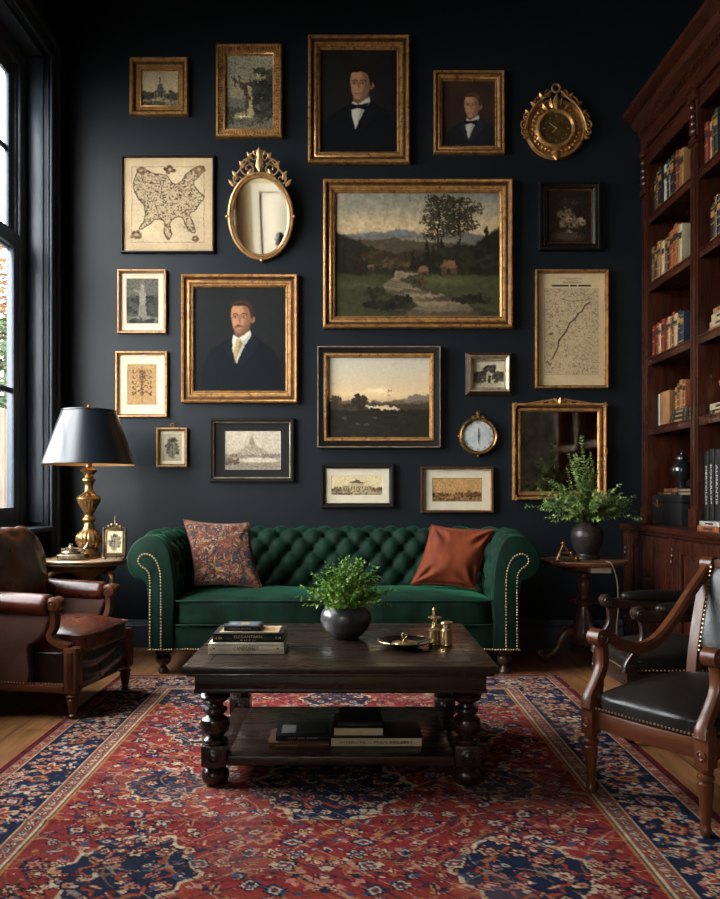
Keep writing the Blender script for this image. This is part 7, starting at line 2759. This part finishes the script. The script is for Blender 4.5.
# ------------------------------------------------------------------ the rug
def rug():
    W, Ln = 2.30, 3.32
    x0, y1 = -1.21, 4.42
    p = Paint(W, Ln, 0.0046, 41)
    # metres from the centre; lines kept square to the weave
    X = (p.x - .5) * W
    Y = (.5 - p.y) * Ln
    nx, ny = p.nx, p.ny
    red, dred, navy, blue, cream, pink, ochre, rust = (146, 53, 52), (116, 36, 40), (38, 44, 66), (72, 84, 112), (214, 186, 154), (196, 124, 108), (186, 128, 78), (170, 74, 50)
    p.c[:] = red
    ab = vnoise(nx, ny, 2, 34, 5, 3)
    p.put(np.clip((ab - .5) * 3, 0, 1) * .6, rust)
    p.put(np.clip((.46 - ab) * 4, 0, 1) * .6, dred)
    ex, ey = W / 2 - np.abs(X), Ln / 2 - np.abs(Y)
    e = np.minimum(ex, ey)

    def stamp(cx, cy, r, kind, cols, rot=0.0, sq=1.0):
        i0, i1 = int((cx - r + W / 2) / W * (nx - 1)), int((cx + r + W / 2) / W * (nx - 1)) + 2
        j0, j1 = int((Ln / 2 - cy - r * sq) / Ln * (ny - 1)), int((Ln / 2 - cy + r * sq) / Ln * (ny - 1)) + 2
        i0, j0, i1, j1 = max(0, i0), max(0, j0), min(nx, i1), min(ny, j1)
        if i1 - i0 < 2 or j1 - j0 < 2:
            return
        dx, dy = (X[j0:j1, i0:i1] - cx) / r, (Y[j0:j1, i0:i1] - cy) / (r * sq)
        c, s = math.cos(rot), math.sin(rot)
        u, v = dx * c + dy * s, -dx * s + dy * c
        d, a = np.hypot(u, v), np.arctan2(v, u)
        w = p.c[j0:j1, i0:i1]

        def pt(m, col):
            w[m] = col
        if kind == 'rosette':
            pt(d < .74 + .24 * np.cos(a * 6), cols[0])
            pt(d < .56 + .2 * np.cos(a * 6), cols[1])
            pt(d < .3, cols[2])
            pt(d < .14, cols[0])
        elif kind == 'palmette':
            k = np.abs(u) * 1.3 + np.abs(v) ** 1.3
            pt(k < .98 + .1 * np.cos(a * 10), cols[0])
            pt(k < .74, cols[1])
            pt(k < .44, cols[2])
            pt((k < .2), cols[0])
        elif kind == 'leaf':
            pt((np.abs(v) < .34 * (1 - u * u)) & (np.abs(u) < 1), cols[0])
            pt((np.abs(v) < .14 * (1 - u * u)) & (np.abs(u) < .8), cols[1])
        elif kind == 'hook':
            pt((np.abs(d - .6) < .17) & (a > -1.9) & (a < 2.2), cols[0])
            pt(d < .2, cols[1])
        elif kind == 'dot':
            pt(np.maximum(np.abs(u), np.abs(v)) < .8, cols[0])
        elif kind == 'lozenge':
            k = np.maximum(np.abs(u) + np.abs(v) * .62, np.abs(v)) + .05 * np.sin(a * 14)
            pt(k < 1.0, cols[0])
            pt(k < .92, cols[1])
            pt((k < .64) & (k > .57), cols[2])
        p.c[j0:j1, i0:i1] = w

    rs = random.Random(8)
    field = .345
    # large navy medallions on the field
    meds = [(0, -.02, .34), (-.5, .62, .24), (.5, .62, .24), (-.5, -.66, .24), (.5, -.66, .24), (0, 1.12, .22), (0, -1.14, .24), (-.54, -.02, .17), (.54, -.02, .17)]
    for (mx, my, mr) in meds:
        stamp(mx, my, mr * .82, 'lozenge', [cream, navy, rust], 0, 1.12)
    # spandrels
    for sx in (-1, 1):
        for sy in (-1, 1):
            stamp(sx * .72, sy * 1.22, .26, 'lozenge', [ochre, navy, blue], .5)
    # vines
    for k, col in ((1, cream), (2, navy), (3, ochre)):
        f = np.sin(X * (17 + 3 * k) + 2.0 * np.sin(Y * (9 + k) + k)) * np.sin(Y * (15 + 2 * k) + 1.7 * np.sin(X * (11 - k)))
        wid = .035 + .02 * (k == 2)
        p.put(((np.abs(f) < wid) & (e > field)) * .62, col)
    # flowers in a jittered, mirrored lattice
    st = .072
    pal = [(cream, rust, navy), (navy, blue, cream), (pink, dred, cream), (ochre, navy, cream), (cream, blue, red), (navy, pink, ochre), (blue, cream, dred), (dred, cream, navy), (rust, cream, navy)]
    j = 0
    for iy in range(-20, 21):
        for ix in range(0, 12):
            cx = (ix + .5 * (iy % 2)) * st + rs.uniform(-.014, .014)
            cy = iy * st * .94 + rs.uniform(-.014, .014)
            if W / 2 - abs(cx) < field + .03 or Ln / 2 - abs(cy) < field + .03:
                continue
            kind = rs.choice(['rosette', 'rosette', 'palmette', 'leaf', 'hook', 'palmette', 'leaf'])
            cols = rs.choice(pal)
            r = rs.uniform(.020, .034)
            rot = rs.uniform(0, 3.1)
            for sx in ((-1, 1) if cx > .02 else (1,)):
                if kind in ('rosette', 'palmette'):
                    stamp(sx * cx, cy, r * 1.28, kind, ((30, 30, 44),) * 3, sx * rot)
                stamp(sx * cx, cy, r, kind, cols, sx * rot)
    for i in range(1700):
        cx, cy = rs.uniform(0, W / 2 - field - .02), rs.uniform(-Ln / 2 + field + .02, Ln / 2 - field - .02)
        r, kind, c = rs.uniform(.006, .014), rs.choice(['dot', 'leaf', 'leaf', 'hook', 'dot']), rs.choice([(cream, red), (navy, cream), (ochre, navy), (pink, navy), (navy, red), (blue, cream), (dred, ochre)])
        rot = rs.uniform(0, 3.1)
        for sx in (-1, 1):
            stamp(sx * cx, cy, r, kind, c, sx * rot)
    # borders
    def band(a, b, col):
        p.c[(e >= a) & (e < b)] = col
    band(0, .345, navy)
    band(0, .022, dred)
    along = np.where(ex < ey, Y, X)
    band(.022, .03, navy)
    band(.03, .066, (172, 96, 78))
    band(.066, .072, cream)
    band(.072, .079, navy)
    band(.262, .269, navy)
    band(.269, .275, cream)
    band(.275, .322, (150, 90, 74))
    band(.322, .328, cream)
    band(.328, .335, navy)
    band(.335, .345, ochre)
    # small running patterns in the guard stripes
    for c0, rr, cols in ((.048, .014, [(navy, cream), (cream, navy), (dred, ochre)]), (.2985, .018, [(navy, cream), (cream, dred), (blue, cream)])):
        n = 0
        for sgn in (-1, 1):
            t = -Ln / 2 + .03
            while t < Ln / 2:
                cc = cols[n % len(cols)]
                stamp(sgn * (W / 2 - c0), t, rr, 'palmette' if n % 2 else 'rosette', (cc[0], cc[1], cc[0]))
                t += rr * 2.1
                n += 1
            t = -W / 2 + .03
            while t < W / 2:
                cc = cols[n % len(cols)]
                stamp(t, sgn * (Ln / 2 - c0), rr, 'palmette' if n % 2 else 'rosette', (cc[0], cc[1], cc[0]))
                t += rr * 2.1
                n += 1
    # main border: big flowers, leaves and hooks on navy
    mid = .17
    def bpos(t, off, side):
        if side == 0:
            return (-(W / 2 - mid) + off, t)
        if side == 1:
            return ((W / 2 - mid) - off, t)
        if side == 2:
            return (t, (Ln / 2 - mid) - off)
        return (t, -(Ln / 2 - mid) + off)
    for side in range(4):
        L = (Ln if side < 2 else W) / 2 - .12
        t, n = -L, 0
        while t < L:
            big = n % 2 == 0
            cx, cy = bpos(t, .0, side)
            stamp(cx, cy, .062 if big else .046, 'rosette' if big else 'palmette', [(cream, rust, navy), (pink, navy, cream), (blue, cream, rust), (rust, ochre, navy)][n % 4], .3 * n)
            for q in range(11):
                off = rs.uniform(-.075, .075)
                tt = t + rs.uniform(-.06, .06)
                cx, cy = bpos(tt, off if abs(off) > .045 else off + math.copysign(.045, off), side)
                stamp(cx, cy, rs.uniform(.010, .024), rs.choice(['leaf', 'hook', 'palmette', 'rosette', 'rosette']), rs.choice([(cream, rust, cream), (pink, cream, navy), (blue, cream, navy), (ochre, dred, cream), (rust, cream, navy)]), rs.uniform(0, 3.1))
            for q in range(16):
                cx, cy = bpos(t + rs.uniform(-.06, .06), rs.uniform(-.085, .085), side)
                stamp(cx, cy, rs.uniform(.005, .011), 'dot', (rs.choice([cream, pink, blue, ochre]),), .7)
            t += .105
            n += 1
    # wear and knot-by-knot variation
    rn = np.random.RandomState(3)
    kn = rn.rand(ny, nx)
    p.mul(.86 + .28 * kn)
    wv = vnoise(nx, ny, 3, 60, 9, 3)
    p.mul(.82 + .36 * wv)
    wear = vnoise(nx, ny, 5, 8, 10, 4)
    p.put(np.clip((wear - .58) * 3, 0, .28), (176, 130, 112))
    # gentle waves and one crease across it
    und = vnoise(nx, ny, 4, 6, 12, 2) * .004
    yw = y1 - Ln / 2 + Y
    crease = .006 * np.exp(-((yw - 2.42 - .01 * np.sin(X * 5)) / .012) ** 2) * np.clip((.9 - np.abs(X + .45)) * 3, 0, 1)
    fall = np.clip(e / .03, 0, 1)
    zz = .0035 + (.0015 + und + crease * 0 + 0 * X) * fall
    keep = zz
    r = thing('rug', 'large red and navy oriental rug under the coffee table', 'rug', (x0 + W / 2, y1 - Ln / 2, 0))
    m = painted('wool_pile', .95, .5, 300, .05, 0)
    o = p.plane('pile', m, r, flat_z=0.0, warp=np.minimum(keep, .0088) + np.where((np.abs(crease) > 1e-5) & (yw < 2.6), crease, 0), gain=RUG_GAIN)
    # thickness and bound edge
    b = MB().box((-W / 2, -Ln / 2, .0005), (W / 2, Ln / 2, .0030))
    b.build('backing', mat('rug_backing', (110, 60, 54), .9), r)


RUG_GAIN = 0.56
rug()
# ------------------------------------------------------------------ the person whom the oval mirror shows
def skin_body(chains, name, m, parent, levels=2):
    """one continuous surface grown round jointed chains; chains share joints by coordinate"""
    me = bpy.data.meshes.new('body_lines')
    idx, vs, rad, es = {}, [], [], []
    for ch in chains:
        prev = None
        for (p, r) in ch:
            k = tuple(round(c, 4) for c in p)
            if k not in idx:
                idx[k] = len(vs)
                vs.append(p)
                rad.append(r)
            if prev is not None and prev != idx[k]:
                es.append((prev, idx[k]))
            prev = idx[k]
    me.from_pydata(vs, es, [])
    o = bpy.data.objects.new('body_lines', me)
    COL.objects.link(o)
    o.modifiers.new('skin', 'SKIN')
    sv = me.skin_vertices[0].data
    for i, r in enumerate(rad):
        sv[i].radius = r if isinstance(r, tuple) else (r, r)
        sv[i].use_root = (i == 0)
    s = o.modifiers.new('smooth', 'SUBSURF')
    s.levels = s.render_levels = levels
    bpy.context.view_layer.update()
    out = bpy.data.meshes.new_from_object(o.evaluated_get(bpy.context.evaluated_depsgraph_get()))
    bpy.data.objects.remove(o)
    bpy.data.meshes.remove(me)
    b = MB()
    b.add([v.co.copy() for v in out.vertices], [tuple(p.vertices) for p in out.polygons])
    bpy.data.meshes.remove(out)
    return b


def standing_person():
    r = thing('person', 'person in a dark suit, back turned, reflected in the oval mirror', 'person', (-.97, -1.55, 0), math.radians(155))
    
    skin = mat('skin', (196, 142, 116), .5, 0, (180, 124, 100), 20)
    cloth = mat('dark_suit_cloth', (22, 23, 27), .85, spec=.2)
    hairm = mat('dark_hair', (30, 22, 18), .6, 0, (44, 32, 26), 60, (1, 1, .2))
    # faces +Y
    pel = (0, 0, .94)
    chains = [[(pel, (.15, .11)), ((0, .01, 1.08), (.14, .10)), ((0, .015, 1.24), (.16, .11)), ((0, .0, 1.38), (.15, .095)), ((0, -.005, 1.47), (.065, .065)), ((0, .01, 1.55), (.055, .058))]]
    suit = [[(pel, (.165, .125)), ((0, .01, 1.08), (.155, .115)), ((0, .015, 1.24), (.175, .125)), ((0, .0, 1.39), (.15, .105))]]
    for s in (-1, 1):
        hip, knee, ank, toe = (s * .095, 0, .88), (s * .11, .01, .49), (s * .115, -.02, .09), (s * .14, .13, .035)
        sho, elb, wri = (s * .185, -.005, 1.38), (s * .235, -.03, 1.10), (s * .225, .07, .865)
        chains.append([(pel, (.15, .11)), (hip, .082), (knee, .055), (ank, .038), ((s * .118, -.045, .04), .034), (toe, (.036, .022))])
        chains.append([((0, .0, 1.38), (.15, .095)), (sho, .058), (elb, .041), (wri, .027), ((s * .222, .10, .815), (.024, .036)), ((s * .22, .115, .775), (.022, .034))])
        suit.append([(pel, (.165, .125)), (hip, .10), (knee, .075), ((s * .113, -.018, .12), .068), ((s * .113, -.018, .075), .068)])
        suit.append([((0, .0, 1.39), (.15, .105)), (sho, .074), (elb, .055), ((s * .226, .06, .885), .042)])
        # fingers and thumb, each its own tapering chain rooted in the palm
        for k, (dx, L) in enumerate(((.0, .070), (.0, .080), (.0, .074), (.0, .058))):
            y0 = .145 - k * .02
            x0 = s * .219
            chains.append([((s * .22, .115, .775), (.022, .034)), ((x0, y0, .755), .009), ((x0 - s * .006, y0 + .004, .755 - L * .5), .0085), ((x0 - s * .02, y0 + .004, .755 - L), .007)])
        chains.append([((s * .222, .10, .815), (.024, .036)), ((s * .212, .140, .80), .011), ((s * .205, .158, .772), .009), ((s * .20, .162, .748), .0075)])
    b = skin_body(chains, 'body', skin, r)
    # head: skull, jaw, nose, lips, brow, ears, eyes set in
    hz = 1.66
    def head(u, v):
        th, ph = u * 2 * PI, (v - .5) * PI * .999
        x, y, z = math.cos(ph) * math.cos(th), math.cos(ph) * math.sin(th), math.sin(ph)
        sx, sy, sz = .076, .096, .118
        if z < 0:
            sx *= 1 - .30 * z * z - .1 * abs(z)
            sy *= 1 - .12 * z * z
        X, Y, Z = x * sx, y * sy + (.012 if z < 0 else 0) * abs(z), z * sz
        f = max(0, y)
        Y += .022 * math.exp(-((x / .13) ** 2 + ((z + .12) / .2) ** 2)) * f          # nose
        Y += .007 * math.exp(-((x / .3) ** 2 + ((z + .46) / .1) ** 2)) * f           # lips
        Y += .008 * math.exp(-((x / .3) ** 2 + ((z + .8) / .16) ** 2)) * f           # chin
        Y += .006 * math.exp(-((x / .5) ** 2 + ((z - .16) / .08) ** 2)) * f          # brow
        for s in (-1, 1):
            Y -= .012 * math.exp(-(((x - s * .38) / .16) ** 2 + ((z - .02) / .09) ** 2)) * f
        return (X, Y + .02, Z + hz)
    b.grid(head, 48, 40, closed_u=True)
    for s in (-1, 1):
        b.ball((s * .076, .008, hz - .005), (.010, .020, .032), 10, 7)
    b.build('body', skin, r, ang=80)
    e = MB()
    for s in (-1, 1):
        e.ball((s * .030, .096, hz + .003), (.011, .008, .007), 10, 7)
    e.build('eyes', mat('dark_eyes', (40, 30, 26), .2), r)
    h = MB()
    def hair(u, v):
        th, ph = u * 2 * PI, (.02 + .48 * v) * PI
        x, y, z = math.cos(ph) * math.cos(th), math.cos(ph) * math.sin(th), math.sin(ph)
        cut = .35 if y > .35 else -.55
        zz = max(z, cut * max(0, 1 - .2 * v) * (1 - v))
        return (x * .083, y * .102 + .012, zz * .128 + hz + .006 - (.045 if y < .1 else 0) * (1 - v))
    h.grid(hair, 40, 18, closed_u=True)
    h.build('hair', hairm, r, ang=80)
    c = skin_body(suit, 'suit', cloth, r)
    c.build('suit', cloth, r, ang=80)
    sh = MB()
    for s in (-1, 1):
        sh.cushion((s * .13 - .05, -.10, .0), (s * .13 + .05, .19, .085), 3.5, .01, 8)
    for s, q in ((-1, 'shoe'), (1, 'shoe')):
        MB().cushion((s * .128 - .052, -.10, .001), (s * .128 + .052, .19, .088), 3.2, .01, 8).build(q, mat('black_shoe_leather', (20, 18, 17), .3), r, ang=80)
    col = MB().lathe([(.066, 1.43), (.07, 1.47), (.062, 1.505)], 24, (0, .002, 0))
    col.build('shirt_collar', mat('white_shirt', (210, 206, 196), .7), r)


standing_person()
